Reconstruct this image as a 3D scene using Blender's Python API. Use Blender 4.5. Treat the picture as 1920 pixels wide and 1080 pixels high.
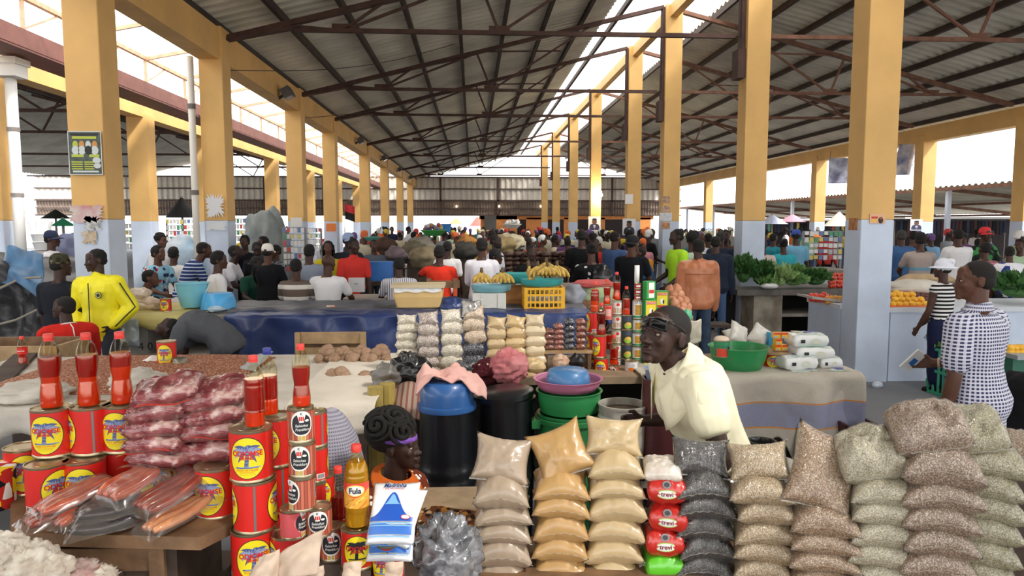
import bpy, bmesh, math, random
from mathutils import Vector, Matrix, noise
for _o in list(bpy.data.objects): bpy.data.objects.remove(_o)
SC = bpy.context.scene
COL = SC.collection
PI = math.pi
V = Vector
rnd = random.Random(11)

# ---------------------------------------------------------------- camera
FPX, CAMZ = 1350.0, 2.0
_ph = math.atan(122 / FPX); _th = math.atan(74 / FPX * math.cos(_ph))
C_R = V((math.cos(_th), -math.sin(_th), 0))
C_F = V((math.sin(_th) * math.cos(_ph), math.cos(_th) * math.cos(_ph), -math.sin(_ph)))
C_U = C_R.cross(C_F)
cam = bpy.data.objects.new('camera', bpy.data.cameras.new('camera')); COL.objects.link(cam)
cam.data.sensor_width = 36.0; cam.data.lens = FPX / 1920 * 36; cam.data.clip_end = 400
_m = Matrix((C_R, C_U, -C_F)).transposed().to_4x4(); _m.translation = V((0, 0, CAMZ)); cam.matrix_world = _m
SC.camera = cam

def P(px, py, Y):
    "world point seen at pixel (px, py) at distance Y down the hall"
    d = C_R * ((px - 960) / FPX) + C_U * ((540 - py) / FPX) + C_F
    t = Y / d.y
    return V((d.x * t, Y, CAMZ + d.z * t))
def PX(px, Y): return P(px, 418, Y).x
def PZ(py, Y, px=886): return P(px, py, Y).z

# ---------------------------------------------------------------- light
w = bpy.data.worlds.new('sky'); SC.world = w; w.use_nodes = True
_bg = w.node_tree.nodes['Background']; _bg.inputs[0].default_value = (0.98, 0.99, 1.0, 1); _bg.inputs[1].default_value = 1.25
def lamp(name, kind, loc, aim, energy, size=1, col=(1, 1, 1), sy=None):
    l = bpy.data.lights.new(name, kind); l.energy = energy; l.color = col
    if kind == 'AREA':
        l.size = size
        if sy: l.shape = 'RECTANGLE'; l.size_y = sy
    if kind == 'SUN': l.angle = size
    o = bpy.data.objects.new(name, l); COL.objects.link(o); o.location = loc
    o.rotation_euler = (V(aim) - V(loc)).to_track_quat('-Z', 'Y').to_euler()
    return o
lamp('sun', 'SUN', (30, -12, 40), (0, 12, 0), 2.2, 0.12, (1, 0.97, 0.92))
SC.view_settings.view_transform = 'Standard'; SC.view_settings.look = 'None'
SC.view_settings.exposure = 1.38; SC.view_settings.gamma = 1.0
SC.view_settings.use_curve_mapping = False
SC.cycles.max_bounces = 8; SC.cycles.diffuse_bounces = 5; SC.cycles.transparent_max_bounces = 12
SC.cycles.sample_clamp_indirect = 6.0

# ---------------------------------------------------------------- materials
def lin(h):
    h = h.lstrip('#')
    return tuple(((c / 12.92) if c <= .04045 else ((c + .055) / 1.055) ** 2.4) for c in (int(h[i:i + 2], 16) / 255 for i in (0, 2, 4)))
def C4(h): return (*lin(h), 1.0) if isinstance(h, str) else (*h, 1.0)
_mats = {}
class NT:
    def __init__(s, m): s.t = m.node_tree; s.n = s.t.nodes; s.b = s.n['Principled BSDF']
    def new(s, kind, **kw):
        n = s.n.new('ShaderNode' + kind)
        for k, v in kw.items():
            if k[0] == 'i' and k[1:].isdigit(): n.inputs[int(k[1:])].default_value = v
            else: setattr(n, k, v)
        return n
    def ln(s, a, b): s.t.links.new(a, b)
    def coord(s, out='Object', scale=None):
        c = s.new('TexCoord').outputs[out]
        if scale is not None:
            mp = s.new('Mapping'); mp.inputs['Scale'].default_value = scale if hasattr(scale, '__len__') else (scale,) * 3
            s.ln(c, mp.inputs[0]); return mp.outputs[0]
        return c
    def ramp(s, src, stops, const=False):
        r = s.new('ValToRGB'); e = r.color_ramp.elements
        if const: r.color_ramp.interpolation = 'CONSTANT'
        while len(e) < len(stops): e.new(.5)
        for q, (p, c) in zip(e, stops): q.position = p; q.color = C4(c)
        s.ln(src, r.inputs[0]); return r.outputs[0]
    def mix(s, f, a, b, mode='MIX'):
        m = s.new('MixRGB', blend_type=mode)
        for i, x in ((0, f), (1, a), (2, b)):
            if hasattr(x, 'links'): s.ln(x, m.inputs[i])
            elif i == 0: m.inputs[0].default_value = x
            else: m.inputs[i].default_value = C4(x)
        return m.outputs[0]
    def math(s, op, a, b=None):
        m = s.new('Math', operation=op)
        for i, x in ((0, a), (1, b)):
            if x is None: continue
            if hasattr(x, 'links'): s.ln(x, m.inputs[i])
            else: m.inputs[i].default_value = x
        return m.outputs[0]
    def noise(s, scale, det=4, co=None, rough=.55):
        n = s.new('TexNoise'); n.inputs['Scale'].default_value = scale; n.inputs['Detail'].default_value = det; n.inputs['Roughness'].default_value = rough
        s.ln(co if co is not None else s.coord(), n.inputs['Vector']); return n.outputs[0]
    def color(s, c): s.ln(c, s.b.inputs['Base Color'])
    def bump(s, h, strength=.4, dist=.01):
        b = s.new('Bump'); b.inputs['Strength'].default_value = strength; b.inputs['Distance'].default_value = dist
        s.ln(h, b.inputs['Height']); s.ln(b.outputs[0], s.b.inputs['Normal'])

def M(col, rough=.6, metal=0., var=0., vs=6., col2=None, bump=0., bs=40., coat=0., trans=0., emis=0., spec=.5, name=None, fn=None, vdet=5):
    key = (col, rough, metal, var, vs, col2, bump, bs, coat, trans, emis, spec, name, vdet)
    if key in _mats: return _mats[key]
    m = bpy.data.materials.new(name or 'paint'); m.use_nodes = True; t = NT(m); b = t.b
    b.inputs['Base Color'].default_value = C4(col); b.inputs['Roughness'].default_value = rough; b.inputs['Metallic'].default_value = metal
    b.inputs['Specular IOR Level'].default_value = spec
    b.inputs['Coat Weight'].default_value = coat; b.inputs['Coat Roughness'].default_value = .12
    b.inputs['Transmission Weight'].default_value = trans
    if emis: b.inputs['Emission Color'].default_value = C4(col); b.inputs['Emission Strength'].default_value = emis
    if col2 or var:
        c = lin(col) if isinstance(col, str) else col
        a = tuple(x * (1 - var) for x in c) if not col2 else c
        z = col2 or tuple(min(1, x * (1 + var)) for x in c)
        t.color(t.ramp(t.noise(vs, vdet), [(.36, a), (.66, z)]))
    if bump: t.bump(t.noise(bs, 3), bump)
    if fn: fn(t)
    m.diffuse_color = C4(col); _mats[key] = m
    return m

def thin(col='#f4f2e8', alpha=.06, name='clear_plastic', rough=.08, haze=.0, edge=.5):
    "thin clear plastic film or PET wall: clear, with a glossy sheen that grows at grazing angles and a little haze"
    key = (name, col, alpha, rough, haze, edge)
    if key in _mats: return _mats[key]
    m = bpy.data.materials.new(name); m.use_nodes = True; t = NT(m); t.n.remove(t.b)
    tr = t.new('BsdfTransparent'); tr.inputs[0].default_value = C4(col)
    gl = t.new('BsdfGlossy'); gl.inputs['Roughness'].default_value = rough
    df = t.new('BsdfDiffuse'); df.inputs[0].default_value = C4(col)
    lw = t.new('LayerWeight'); lw.inputs[0].default_value = .3
    f = t.math('ADD', t.math('MULTIPLY', t.math('POWER', lw.outputs[1], 2.0), edge), alpha)
    m1 = t.new('MixShader'); t.ln(f, m1.inputs[0]); t.ln(tr.outputs[0], m1.inputs[1]); t.ln(gl.outputs[0], m1.inputs[2])
    m2 = t.new('MixShader'); m2.inputs[0].default_value = haze; t.ln(m1.outputs[0], m2.inputs[1]); t.ln(df.outputs[0], m2.inputs[2])
    t.ln(m2.outputs[0], t.n['Material Output'].inputs[0])
    _mats[key] = m; return m

# ---------------------------------------------------------------- mesh building
class MB:
    def __init__(s): s.v = []; s.f = []; s.m = []
    def add(s, vs, fs, m=0, T=None):
        o = len(s.v)
        s.v += [tuple(T @ V(p)) for p in vs] if T is not None else [tuple(p) for p in vs]
        s.f += [tuple(i + o for i in f) for f in fs]; s.m += [m] * len(fs)
        return s
    def box(s, c, d, rot=None, m=0, taper=1.0):
        x, y, z = d[0] / 2, d[1] / 2, d[2] / 2
        q = [(-x, -y, -z), (x, -y, -z), (x, y, -z), (-x, y, -z)]
        q += [(a * taper, b * taper, z) for a, b, _ in q]
        T = Matrix.Translation(c) @ (rot if rot is not None else Matrix())
        return s.add(q, [(3, 2, 1, 0), (4, 5, 6, 7), (0, 1, 5, 4), (1, 2, 6, 5), (2, 3, 7, 6), (3, 0, 4, 7)], m, T)
    def bar(s, a, b, w, h=None, m=0, up=(0, 0, 1)):
        a, b = V(a), V(b); d = b - a; L = d.length; z = d.normalized(); u = V(up)
        if abs(z.dot(u)) > .98: u = V((0, 1, 0))
        x = u.cross(z).normalized(); y = z.cross(x)
        R = Matrix((x, y, z)).transposed().to_4x4()
        return s.box((a + b) / 2, (w, h or w, L), R, m)
    def rings(s, rs, m=0, cap=True, closed=False, T=None):
        n = len(rs[0]); vs = [p for r in rs for p in r]; fs = []
        k = len(rs)
        for i in range(k if closed else k - 1):
            for j in range(n):
                a, b = i * n, ((i + 1) % k) * n
                fs.append((a + j, a + (j + 1) % n, b + (j + 1) % n, b + j))
        if cap and not closed: fs += [tuple(range(n - 1, -1, -1)), tuple(range((k - 1) * n, k * n))]
        return s.add(vs, fs, m, T)
    def lathe(s, prof, n=24, m=0, T=None, cap=True, sq=1.0):
        return s.rings([[(r * math.cos(2 * PI * j / n), r * sq * math.sin(2 * PI * j / n), z) for j in range(n)] for r, z in prof], m, cap, T=T)
    def tube(s, pts, r, n=8, m=0, flat=1.0):
        pts = [V(p) for p in pts]; k = len(pts); rs = []
        rr = r if hasattr(r, '__len__') else [r] * k
        px = None
        for i, p in enumerate(pts):
            d = (pts[min(i + 1, k - 1)] - pts[max(i - 1, 0)]).normalized()
            u = V((0, 0, 1)) if abs(d.z) < .95 else V((0, 1, 0))
            x = u.cross(d).normalized() if px is None else (px - d * px.dot(d)).normalized()
            px = x; y = d.cross(x)
            rs.append([p + x * (rr[i] * math.cos(2 * PI * j / n)) + y * (rr[i] * flat * math.sin(2 * PI * j / n)) for j in range(n)])
        return s.rings(rs, m)
    def capsule(s, a, ra, b, rb, n=10, m=0):
        a, b = V(a), V(b); d = b - a
        if d.length < 1e-5: d = V((0, 0, 1e-4)); b = a + d
        d.normalize(); u = V((0, 0, 1)) if abs(d.z) < .95 else V((0, 1, 0)); x = u.cross(d).normalized(); y = d.cross(x); rs = []
        for c, r, th in [(a, ra, -80), (a, ra, -45), (a, ra, 0), (b, rb, 0), (b, rb, 45), (b, rb, 80)]:
            th = math.radians(th); q = r * math.cos(th); o = c + d * (r * math.sin(th))
            rs.append([o + x * (q * math.cos(2 * PI * j / n)) + y * (q * math.sin(2 * PI * j / n)) for j in range(n)])
        return s.rings(rs, m)
    def ball(s, c, r, n=12, m=0, T=None):
        r = r if hasattr(r, '__len__') else (r, r, r); k = max(6, n // 2 + 1); rs = []
        for i in range(k):
            th = -PI / 2 + PI * (i + .02) / (k - 1 + .04)
            rs.append([(c[0] + r[0] * math.cos(th) * math.cos(2 * PI * j / n), c[1] + r[1] * math.cos(th) * math.sin(2 * PI * j / n), c[2] + r[2] * math.sin(th)) for j in range(n)])
        return s.rings(rs, m, T=T)
    def grid(s, f, nu, nv, m=0, mf=None):
        "surface f(u, v), u and v in 0..1"
        o = len(s.v)
        s.v += [tuple(f(i / nu, j / nv)) for j in range(nv + 1) for i in range(nu + 1)]
        for j in range(nv):
            for i in range(nu):
                a = o + j * (nu + 1) + i; s.f.append((a, a + 1, a + nu + 2, a + nu + 1)); s.m.append(mf(i, j) if mf else m)
        return s
    def poly(s, pts, th=0.0, m=0):
        n = len(pts); p = [V(q) for q in pts]
        if not th: return s.add(p, [tuple(range(n))], m)
        nn = (p[1] - p[0]).cross(p[2] - p[0]).normalized() * th
        return s.rings([p, [q + nn for q in p]], m)
    def mesh(s, name):
        me = bpy.data.meshes.new(name); me.from_pydata(s.v, [], s.f)
        return me
    def build(s, name, mats, parent=None, smooth=False, loc=None, fix=True):
        me = s.mesh(name)
        mats = mats if isinstance(mats, (list, tuple)) else [mats]
        for q in mats: me.materials.append(q)
        if any(s.m): me.polygons.foreach_set('material_index', s.m)
        if fix:
            bm = bmesh.new(); bm.from_mesh(me); bmesh.ops.recalc_face_normals(bm, faces=bm.faces); bm.to_mesh(me); bm.free()
        if smooth: me.polygons.foreach_set('use_smooth', [True] * len(me.polygons))
        if smooth == 'auto':
            me.set_sharp_from_angle(angle=math.radians(40))
        o = bpy.data.objects.new(name, me); COL.objects.link(o)
        if parent is not None: o.parent = parent
        if loc is not None: o.location = loc
        return o

LABELS = {}
def tag(o, label=None, cat=None, group=None, kind=None):
    if label: o['label'] = label; LABELS.setdefault(label, []).append(o.name)
    if cat: o['category'] = cat
    if group: o['group'] = group
    if kind: o['kind'] = kind
    return o
def thing(name, label, cat, loc=(0, 0, 0), rz=0., group=None, kind=None):
    o = bpy.data.objects.new(name, None); COL.objects.link(o); o.location = loc; o.rotation_euler = (0, 0, rz); o.empty_display_size = .05
    return tag(o, label, cat, group, kind)
def dup(root, loc=None, rz=None, label=None, group=None, scale=None, rot=None):
    def cp(o, par):
        c = o.copy(); COL.objects.link(c); c.parent = par
        for ch in o.children: cp(ch, c)
        return c
    c = cp(root, root.parent)
    if loc is not None: c.location = loc
    if rz is not None: c.rotation_euler = (0, 0, rz)
    if rot is not None: c.rotation_euler = rot
    if scale is not None: c.scale = (scale,) * 3 if not hasattr(scale, '__len__') else scale
    if label: tag(c, label)
    if group: c['group'] = group
    return c
def setmat(o, m):
    for s_ in o.material_slots: s_.link = 'OBJECT'; s_.material = m
def solidify(me_mb, fn): pass
def nz(p, f=1.0): return noise.noise(V(p) * f)

WS = bpy.data.scenes.new('workbench')      # scratch scene for building meshes, removed at the end
def remesh(mb, voxel, smooth=3, fac=.5, wr=0., wf=9., name='m'):
    "union of the overlapping closed shells in mb as one continuous surface"
    me = mb.mesh(name); o = bpy.data.objects.new(name, me); WS.collection.objects.link(o)
    r = o.modifiers.new('r', 'REMESH'); r.mode = 'VOXEL'; r.voxel_size = voxel
    if smooth:
        q = o.modifiers.new('s', 'SMOOTH'); q.iterations = smooth; q.factor = fac
    WS.view_layers[0].update(); dg = WS.view_layers[0].depsgraph
    out = bpy.data.meshes.new_from_object(o.evaluated_get(dg))
    bpy.data.objects.remove(o); bpy.data.meshes.remove(me)
    if wr:
        ns = [v.normal.copy() for v in out.vertices]
        for v, n_ in zip(out.vertices, ns):
            p = v.co
            k = noise.noise(V((p.x * wf * 1.3, p.y * wf * 1.3, p.z * wf * .6))) + .3 * noise.noise(V((p.x * wf * 2.4, p.y * wf * 2.4, p.z * wf * 1.6 + 7)))
            v.co = p + n_ * (wr * k)
    out.polygons.foreach_set('use_smooth', [True] * len(out.polygons))
    out.name = name
    return out
def link_mesh(name, me, m, parent=None):
    me.materials.clear(); me.materials.append(m)
    o = bpy.data.objects.new(name, me); COL.objects.link(o)
    if parent is not None: o.parent = parent
    return o

_txt = {}
def text_geo(s, shear=0., bold=0.):
    k = (s, shear, bold)
    if k not in _txt:
        cu = bpy.data.curves.new('lettering', 'FONT'); cu.body = s; cu.size = 1; cu.align_x = 'CENTER'; cu.align_y = 'CENTER'; cu.shear = shear; cu.offset = bold; cu.resolution_u = 3
        o = bpy.data.objects.new('lettering', cu); WS.collection.objects.link(o)
        WS.view_layers[0].update(); dg = WS.view_layers[0].depsgraph
        me = bpy.data.meshes.new_from_object(o.evaluated_get(dg))
        _txt[k] = ([tuple(v.co) for v in me.vertices], [tuple(p.vertices) for p in me.polygons])
        bpy.data.objects.remove(o); bpy.data.curves.remove(cu); bpy.data.meshes.remove(me)
    return _txt[k]
def text(mb, s, size, fn, m=0, sx=1.0, shear=0., bold=.02, c=(0, 0)):
    "lettering mapped through fn(x, y) -> point"
    vs, fs = text_geo(s, shear, bold)
    mb.add([fn(c[0] + v[0] * size * sx, c[1] + v[1] * size) for v in vs], fs, m)
def cyl(r): return lambda x, z: (r * math.sin(x / r), -r * math.cos(x / r), z)
def flat(y=0.): return lambda x, z: (x, y, z)
def disc(mb, fn, cx, cy, rx, ry, m, n=28, k=4, pw=1.0):
    "filled oval through fn"
    pts = [fn(cx, cy)]; fs = []
    for i in range(1, k + 1):
        for j in range(n):
            a = 2 * PI * j / n; ca, sa = math.cos(a), math.sin(a)
            ca = math.copysign(abs(ca) ** pw, ca); sa = math.copysign(abs(sa) ** pw, sa)
            pts.append(fn(cx + rx * i / k * ca, cy + ry * i / k * sa))
    for j in range(n):
        fs.append((0, 1 + j, 1 + (j + 1) % n))
        for i in range(k - 1):
            a = 1 + i * n; b = a + n; fs.append((a + j, b + j, b + (j + 1) % n, a + (j + 1) % n))
    mb.add(pts, fs, m)
def patch(mb, fn, x0, y0, x1, y1, m, nx=4, ny=1):
    mb.grid(lambda u, v: fn(x0 + (x1 - x0) * u, y0 + (y1 - y0) * v), nx, ny, m)
ORD = ['topmost', 'second', 'third', 'fourth', 'fifth', 'sixth', 'seventh', 'eighth', 'ninth', 'tenth', 'eleventh', 'twelfth']
def from_top(i): return 'topmost' if i == 0 else ORD[i] + ' from the top'
# ================================================================ the hall
D = [8.86, 12.88, 18.4, 22.7, 29.8, 36.4, 43.9, 51.0]          # bays along the hall
XL, XC, XR = -4.13, 5.20, 14.2  # inner face left row, right face middle row, inner face right row
YEL = M('#dcb06c', .62, var=.09, vs=1.3, bump=.06, bs=8, name='yellow_paint')
GRY = M('#c6d2e6', .5, var=.07, vs=2.2, bump=.05, bs=9, name='grey_paint')
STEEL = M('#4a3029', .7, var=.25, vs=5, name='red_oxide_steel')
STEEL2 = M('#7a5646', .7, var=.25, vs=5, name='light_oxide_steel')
PURL = M('#3b2f2b', .75, var=.2, vs=4, name='purlin_steel')
CONC = M('#6f7074', .85, var=.12, vs=1.1, bump=.15, bs=30, name='concrete')
CONCD = M('#86807a', .85, col2='#a39d94', vs=3.5, bump=.2, bs=20, name='stained_concrete')
SHEET = M('#d3cfc0', .55, metal=.0, var=.16, vs=.9, name='zinc_sheet')
WOOD = M('#7d5f44', .7, var=.28, vs=9, bump=.2, bs=30, name='brown_wood')
WOODL = M('#a98c66', .7, var=.2, vs=9, bump=.2, bs=30, name='pale_wood')
WOODD = M('#43352b', .75, var=.3, vs=8, name='dark_wood')
WHITE = M('#e9e9e7', .45, name='white_plastic')
BLK = M('#15151a', .45, name='black_plastic')
def struct(o, label=None, cat=None): return tag(o, label, cat, None, 'structure')

struct(MB().box((-6, 26, -.06), (64, 70, .12)).build('floor', CONC))
struct(MB().box((0, 60, -.2), (400, 400, .1)).build('ground', M('#b9b0a2', .9, var=.1, vs=.4)))

def column(x0, x1, y0, y1, zt, label, zp=2.04, plate=False):
    g = .5 * (x1 - x0)
    b = MB(); b.box(((x0 + x1) / 2, (y0 + y1) / 2, zp / 2), (x1 - x0, y1 - y0, zp), m=1)
    b.box(((x0 + x1) / 2, (y0 + y1) / 2, (zp + zt) / 2), (x1 - x0, y1 - y0, zt - zp), m=0)
    o = b.build('column', [YEL, GRY]); bv = o.modifiers.new('b', 'BEVEL'); bv.width = .012; bv.segments = 2
    struct(o, label, 'column')
    if plate:
        MB().box((x0 - .035, (y0 + y1) / 2, 6.0), (.06, .2, 2.6)).box((x0 - .06, (y0 + y1) / 2, 4.78), (.16, .3, .5), taper=1.0).build('steel_bracket', STEEL, o)
    return o
ords = ['nearest', 'second nearest', 'third', 'fourth', 'fifth', 'sixth', 'seventh', 'farthest']
leftcols = []
for k, d in enumerate(D):
    leftcols.append(column(XL - .39, XL, d - .42, d, 5.24, f'{ords[k]} yellow and grey column of the left row beside the beam'))
    column(XC - .42, XC, d * .977, d * .977 + .39, 7.35, f'{ords[k]} tall yellow and grey column of the middle row under the skylight', plate=k > 0)
    column(XR, XR + .45, d - .45, d, 4.75, f'{ords[k]} column of the right row against the bright open side')
    if k != 0: column(-8.25, -7.77, d - .45, d, 4.6, f'{ords[k]} column of the outer left row under the gutter')
struct(MB().box((XL - .22, 28, 4.96), (.34, 56, .52)).build('trim_left_beam', YEL))
struct(MB().box((-8.02, 28, 4.68), (.36, 56, .32)).build('trim_outer_left_beam', YEL))
struct(MB().box((XR + .22, 28, 4.78), (.34, 56, .48)).build('trim_right_beam', YEL))
struct(MB().box((XC - .22, 28, 7.2), (.2, 56, .3)).build('trim_ridge_beam', YEL))
struct(MB().box((-6.9, 28, 4.82), (.12, 56, .28)).box((-7.15, 28, 4.67), (.6, 56, .05)).build('gutter', M('#7b4c44', .6, var=.15, vs=3)))

# corrugated roof slopes; ribs run down the slope
def slope(name, xa, za, xb, zb, y0=-16., y1=56., m=SHEET, pitch=.3):
    b = MB(); n = int((y1 - y0) / pitch * 4); top = []; bot = []
    for i in range(n + 1):
        y = y0 + (y1 - y0) * i / n; h = (0, .055, .055, 0)[i % 4]
        top.append((xa, y, za + h)); bot.append((xb, y, zb + h))
    o = len(b.v); b.v += top + bot
    for i in range(n): b.f.append((i, i + 1, n + 2 + i, n + 1 + i)); b.m.append(0)
    ob = b.build(name, m); struct(ob); return ob
ZE, ZR = 5.26, 7.62
zx = lambda x: ZE + (ZR - ZE) * (x + 4.6) / 9.5 if x <= 4.9 else ZE - .1 + (ZR - ZE + .1) * (14.4 - x) / 9.5
sky_sheet = bpy.data.materials.new('translucent_sheet'); sky_sheet.use_nodes = True; t = NT(sky_sheet)
a_ = t.new('BsdfTranslucent'); a_.inputs[0].default_value = (.95, .93, .88, 1); b_ = t.new('BsdfTransparent'); b_.inputs[0].default_value = (.95, .93, .9, 1)
mx = t.new('MixShader'); mx.inputs[0].default_value = .55; t.ln(a_.outputs[0], mx.inputs[2]); t.ln(b_.outputs[0], mx.inputs[1]); t.ln(mx.outputs[0], t.n['Material Output'].inputs[0])
slope('roof_left_slope', -4.9, zx(-4.9), 3.45, zx(3.45))
slope('roof_right_slope', 6.15, zx(6.15), 14.9, zx(14.9))
slope('skylight_left', 3.4, zx(3.45) + .05, 4.9, ZR + .1, m=sky_sheet)
slope('skylight_right', 4.9, ZR + .1, 6.2, zx(6.15) + .05, m=sky_sheet)
slope('canopy_left', -4.75, 5.9, -6.9, 5.5, m=sky_sheet)
slope('roof_far_left_slope', -8.2, 5.0, -17.5, 7.3)
slope('roof_farthest_left_slope', -17.5, 7.3, -27, 5.0)
slope('roof_outside_right', 16.6, 3.25, 24.5, 2.42, y0=2, y1=60)
for x in (16.6, 20.5, 24.4): struct(MB().box((x, 30, zx(14.9) * 0 + 3.25 - (x - 16.6) * .105 - .07), (.1, 56, .1)).build('rafter', STEEL2))
for i in range(9):
    y = 6 + i * 6.2; struct(MB().bar((16.6, y, 3.17), (24.5, y, 2.35), .09, .12).build('rafter', STEEL2))
    struct(MB().box((16.7, y, 1.57), (.14, .14, 3.15)).build('post', GRY))
# edge frame of the left canopy
b = MB(); b.box((-6.9, 28, 5.47), (.08, 56, .08)); b.box((-4.85, 28, 5.86), (.08, 56, .08))
for i in range(24):
    y = 5.5 + i * 2.1; b.bar((-6.9, y, 4.95), (-6.9, y, 5.45), .05); b.bar((-6.9, y, 5.45), (-4.8, y, 5.86), .05, .07); b.bar((-6.9, y + .05, 5.0), (-6.9, y + 1.0, 5.44), .03)
struct(b.build('trim_canopy_frame', M('#c9a88c', .7, var=.15)))

for side in (-1, 1):
    for k in range(9):
        if side < 0: x = -4.25 + k * 1.0
        else: x = 6.2 + k * 1.0
        struct(MB().box((x, 25, zx(x) - .065), (.08, 62, .13)).build('purlin', PURL))
for k in range(7):
    x = -9 - k * 1.3; struct(MB().box((x, 25, 5.0 + (-8.2 - x) * .247 - .1), (.09, 62, .16)).build('purlin', PURL))

def truss(y, label):
    r = thing('roof_truss', label, 'roof truss', (0, y, 0), kind='structure', group='steel roof trusses')
    T = 5.27
    for sgn in (0, 1):
        X = (lambda x: x) if not sgn else (lambda x: 9.55 - x + .0)
        Z = lambda x: zx(X(x)) - .26
        MB().bar((X(-4.35), 0, Z(-4.35)), (X(4.76), 0, Z(4.76)), .09, .13, up=(0, 1, 0)).build('top_chord', STEEL if not sgn else STEEL2, r)
        MB().bar((X(-3.0), 0, T), (X(4.62), 0, T), .07, .075, up=(0, 1, 0)).build('tie', STEEL if not sgn else STEEL2, r)
        b = MB()
        for a, c in ((-2.2, -3.2), (-2.2, -1.45), (-2.2, .25), (.48, .12), (.48, 3.0)):
            b.bar((X(a), 0, T), (X(c), 0, Z(c)), .045, .05, up=(0, 1, 0))
        b.bar((X(.3), 0, Z(.3) - .02), (X(2.2), 0, Z(.3) + .02), .035, .04, up=(0, 1, 0))
        b.bar((X(4.73), 0, T), (X(4.73), 0, Z(4.7)), .05, .05, up=(0, 1, 0))
        b.build('web', STEEL if not sgn else STEEL2, r)
        g = MB()
        for a in (-2.2, .48): g.box((X(a), 0, T + .04), (.36, .03, .15))
        g.bar((X(-4.3), 0, Z(-4.3) - .02), (X(-2.9), 0, Z(-2.9) - .09), .04, .17, up=(0, 1, 0)); g.bar((X(2.8), 0, Z(2.8) - .04), (X(3.2), 0, Z(3.2) - .04), .03, .16, up=(0, 1, 0)); g.bar((X(-.75), 0, Z(-.75) - .04), (X(-.35), 0, Z(-.35) - .04), .03, .14, up=(0, 1, 0))
        g.build('gusset', STEEL if not sgn else STEEL2, r)
for k, d in enumerate(D[1:]): truss(d * .977 + .2, f'brown steel roof truss, {ORD[k] if k else "nearest"} one down the hall'.replace('topmost', 'nearest'))
# left hall trusses, seen between the columns
for k, d in enumerate((18.6, 22.9, 30.1, 36.6, 44)):
    r = thing('side_roof_truss', f'dark truss under the left side roof, {["nearest", "second", "third", "fourth", "fifth"][k]} one', 'roof truss', (0, d, 0), kind='structure', group='side hall trusses')
    MB().bar((-8.4, 0, 4.8), (-17.4, 0, 7.05), .1).build('top_chord', STEEL, r)
    MB().bar((-8.6, 0, 4.75), (-26, 0, 4.75), .08).build('tie', STEEL, r)
    b = MB()
    for a, c in ((-10.5, -9.5), (-10.5, -12), (-13, -12.4), (-13, -16)): b.bar((a, 0, 4.75), (c, 0, 4.8 + (-8.4 - c) * .25), .05)
    b.build('web', STEEL, r)

# far end wall
def ribs(b, x0, x1, y, z0, z1, pitch, m=0, dep=.05):
    n = int((x1 - x0) / pitch * 4); o = len(b.v)
    for z in (z0, z1): b.v += [(x0 + (x1 - x0) * i / n, y - (0, dep, dep, 0)[i % 4], z) for i in range(n + 1)]
    for i in range(n): b.f.append((o + i, o + i + 1, o + n + 2 + i, o + n + 1 + i)); b.m.append(m)
b = MB(); ribs(b, -32, 15.5, 55, 3.72, 5.42, .42, 0, .09); ribs(b, -32, 15.5, 55.05, 2.58, 3.7, .21, 1)
b.box((-8, 54.95, 5.43), (48, .2, .1), m=2); b.box((-8, 54.9, 4.55), (48, .12, .09), m=2); b.box((-8, 54.9, 3.68), (48, .14, .12), m=2); b.box((-8, 54.9, 3.1), (48, .1, .07), m=2); b.box((-8, 54.9, 2.58), (48, .14, .1), m=2)
for i in range(11): b.box((-28.5 + i * 4.35, 54.9, 4.0), (.16, .14, 2.9), m=2)
struct(b.build('wall_back', [M('#ddd6cc', .6, var=.08, name='pale_sheet'), M('#857468', .7, var=.2, vs=3, name='brown_sheet'), M('#54433d', .7)]))  # upper sheets lightened: glow of light coming through is in their colour
b = MB(); b.box((2.0, 55.1, 1.27), (2.8, .2, 2.55)); b.box((7.2, 55.1, 2.42), (13.4, .2, .3))
for x, w_ in ((4.9, 1.6), (7.5, 1.0), (9.9, .5), (13.2, 1.0)): b.box((x, 55.1, 1.2), (w_, .2, 2.4))
struct(b.build('wall_back_lower', M('#d98d4b', .7, var=.12, name='orange_paint')))
struct(MB().box((7.5, 56.5, 1.3), (13, .2, 2.6)).build('door_1', M('#2b2a30', .8)))
struct(MB().box((1.35, 54.9, 1.27), (.9, .2, 2.55)).build('door_2', M('#55524f', .7)))

# pipe, lamps and papers fixed to the columns
p = thing('drain_pipe', 'thick white drain pipe with a square hopper at the far left column', 'pipe', (PX(36, 12.2), 12.2, 0))
MB().tube([(0, 0, .3), (.0, 0, 4.3)], .085, 14).build('pipe', WHITE, p, True)
MB().box((0, 0, 4.42), (.36, .34, .2)).box((0, 0, 4.56), (.42, .4, .1)).build('hopper', WHITE, p)
for z in (2.45, 3.5): MB().lathe([(.095, -.03), (.095, .03)], 14, T=Matrix.Translation((0, 0, z))).build('clip', M('#8b8580'), p)
p = thing('drain_pipe', 'thin white drain pipe down the left edge of the second left column', 'pipe', (XL - .455, 12.28, 0))
MB().tube([(0, 0, .2), (0, 0, 4.7)], .055, 12).build('pipe', M('#d8d4cc', .5), p, True)
for z in (2.5, 3.9): MB().lathe([(.064, -.04), (.064, .04)], 12, T=Matrix.Translation((0, 0, z))).build('clip', M('#6b6560'), p)
fl = thing('floodlight', 'grey floodlight on the left yellow beam, nearest one', 'floodlight', (XL - .02, 16.2, PZ(178, 16.2)))
MB().box((.16, -.02, 0), (.2, .3, .22), Matrix.Rotation(-.5, 4, 'Y')).build('housing', M('#5b5a5a', .5, metal=.3), fl)
MB().bar((-.04, 0, -.12), (.12, 0, 0), .05).build('bracket', BLK, fl)
MB().box((.19, -.02, -.1), (.17, .26, .02), Matrix.Rotation(-.5, 4, 'Y')).build('glass', M('#b9bcbc', .15), fl)
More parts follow.
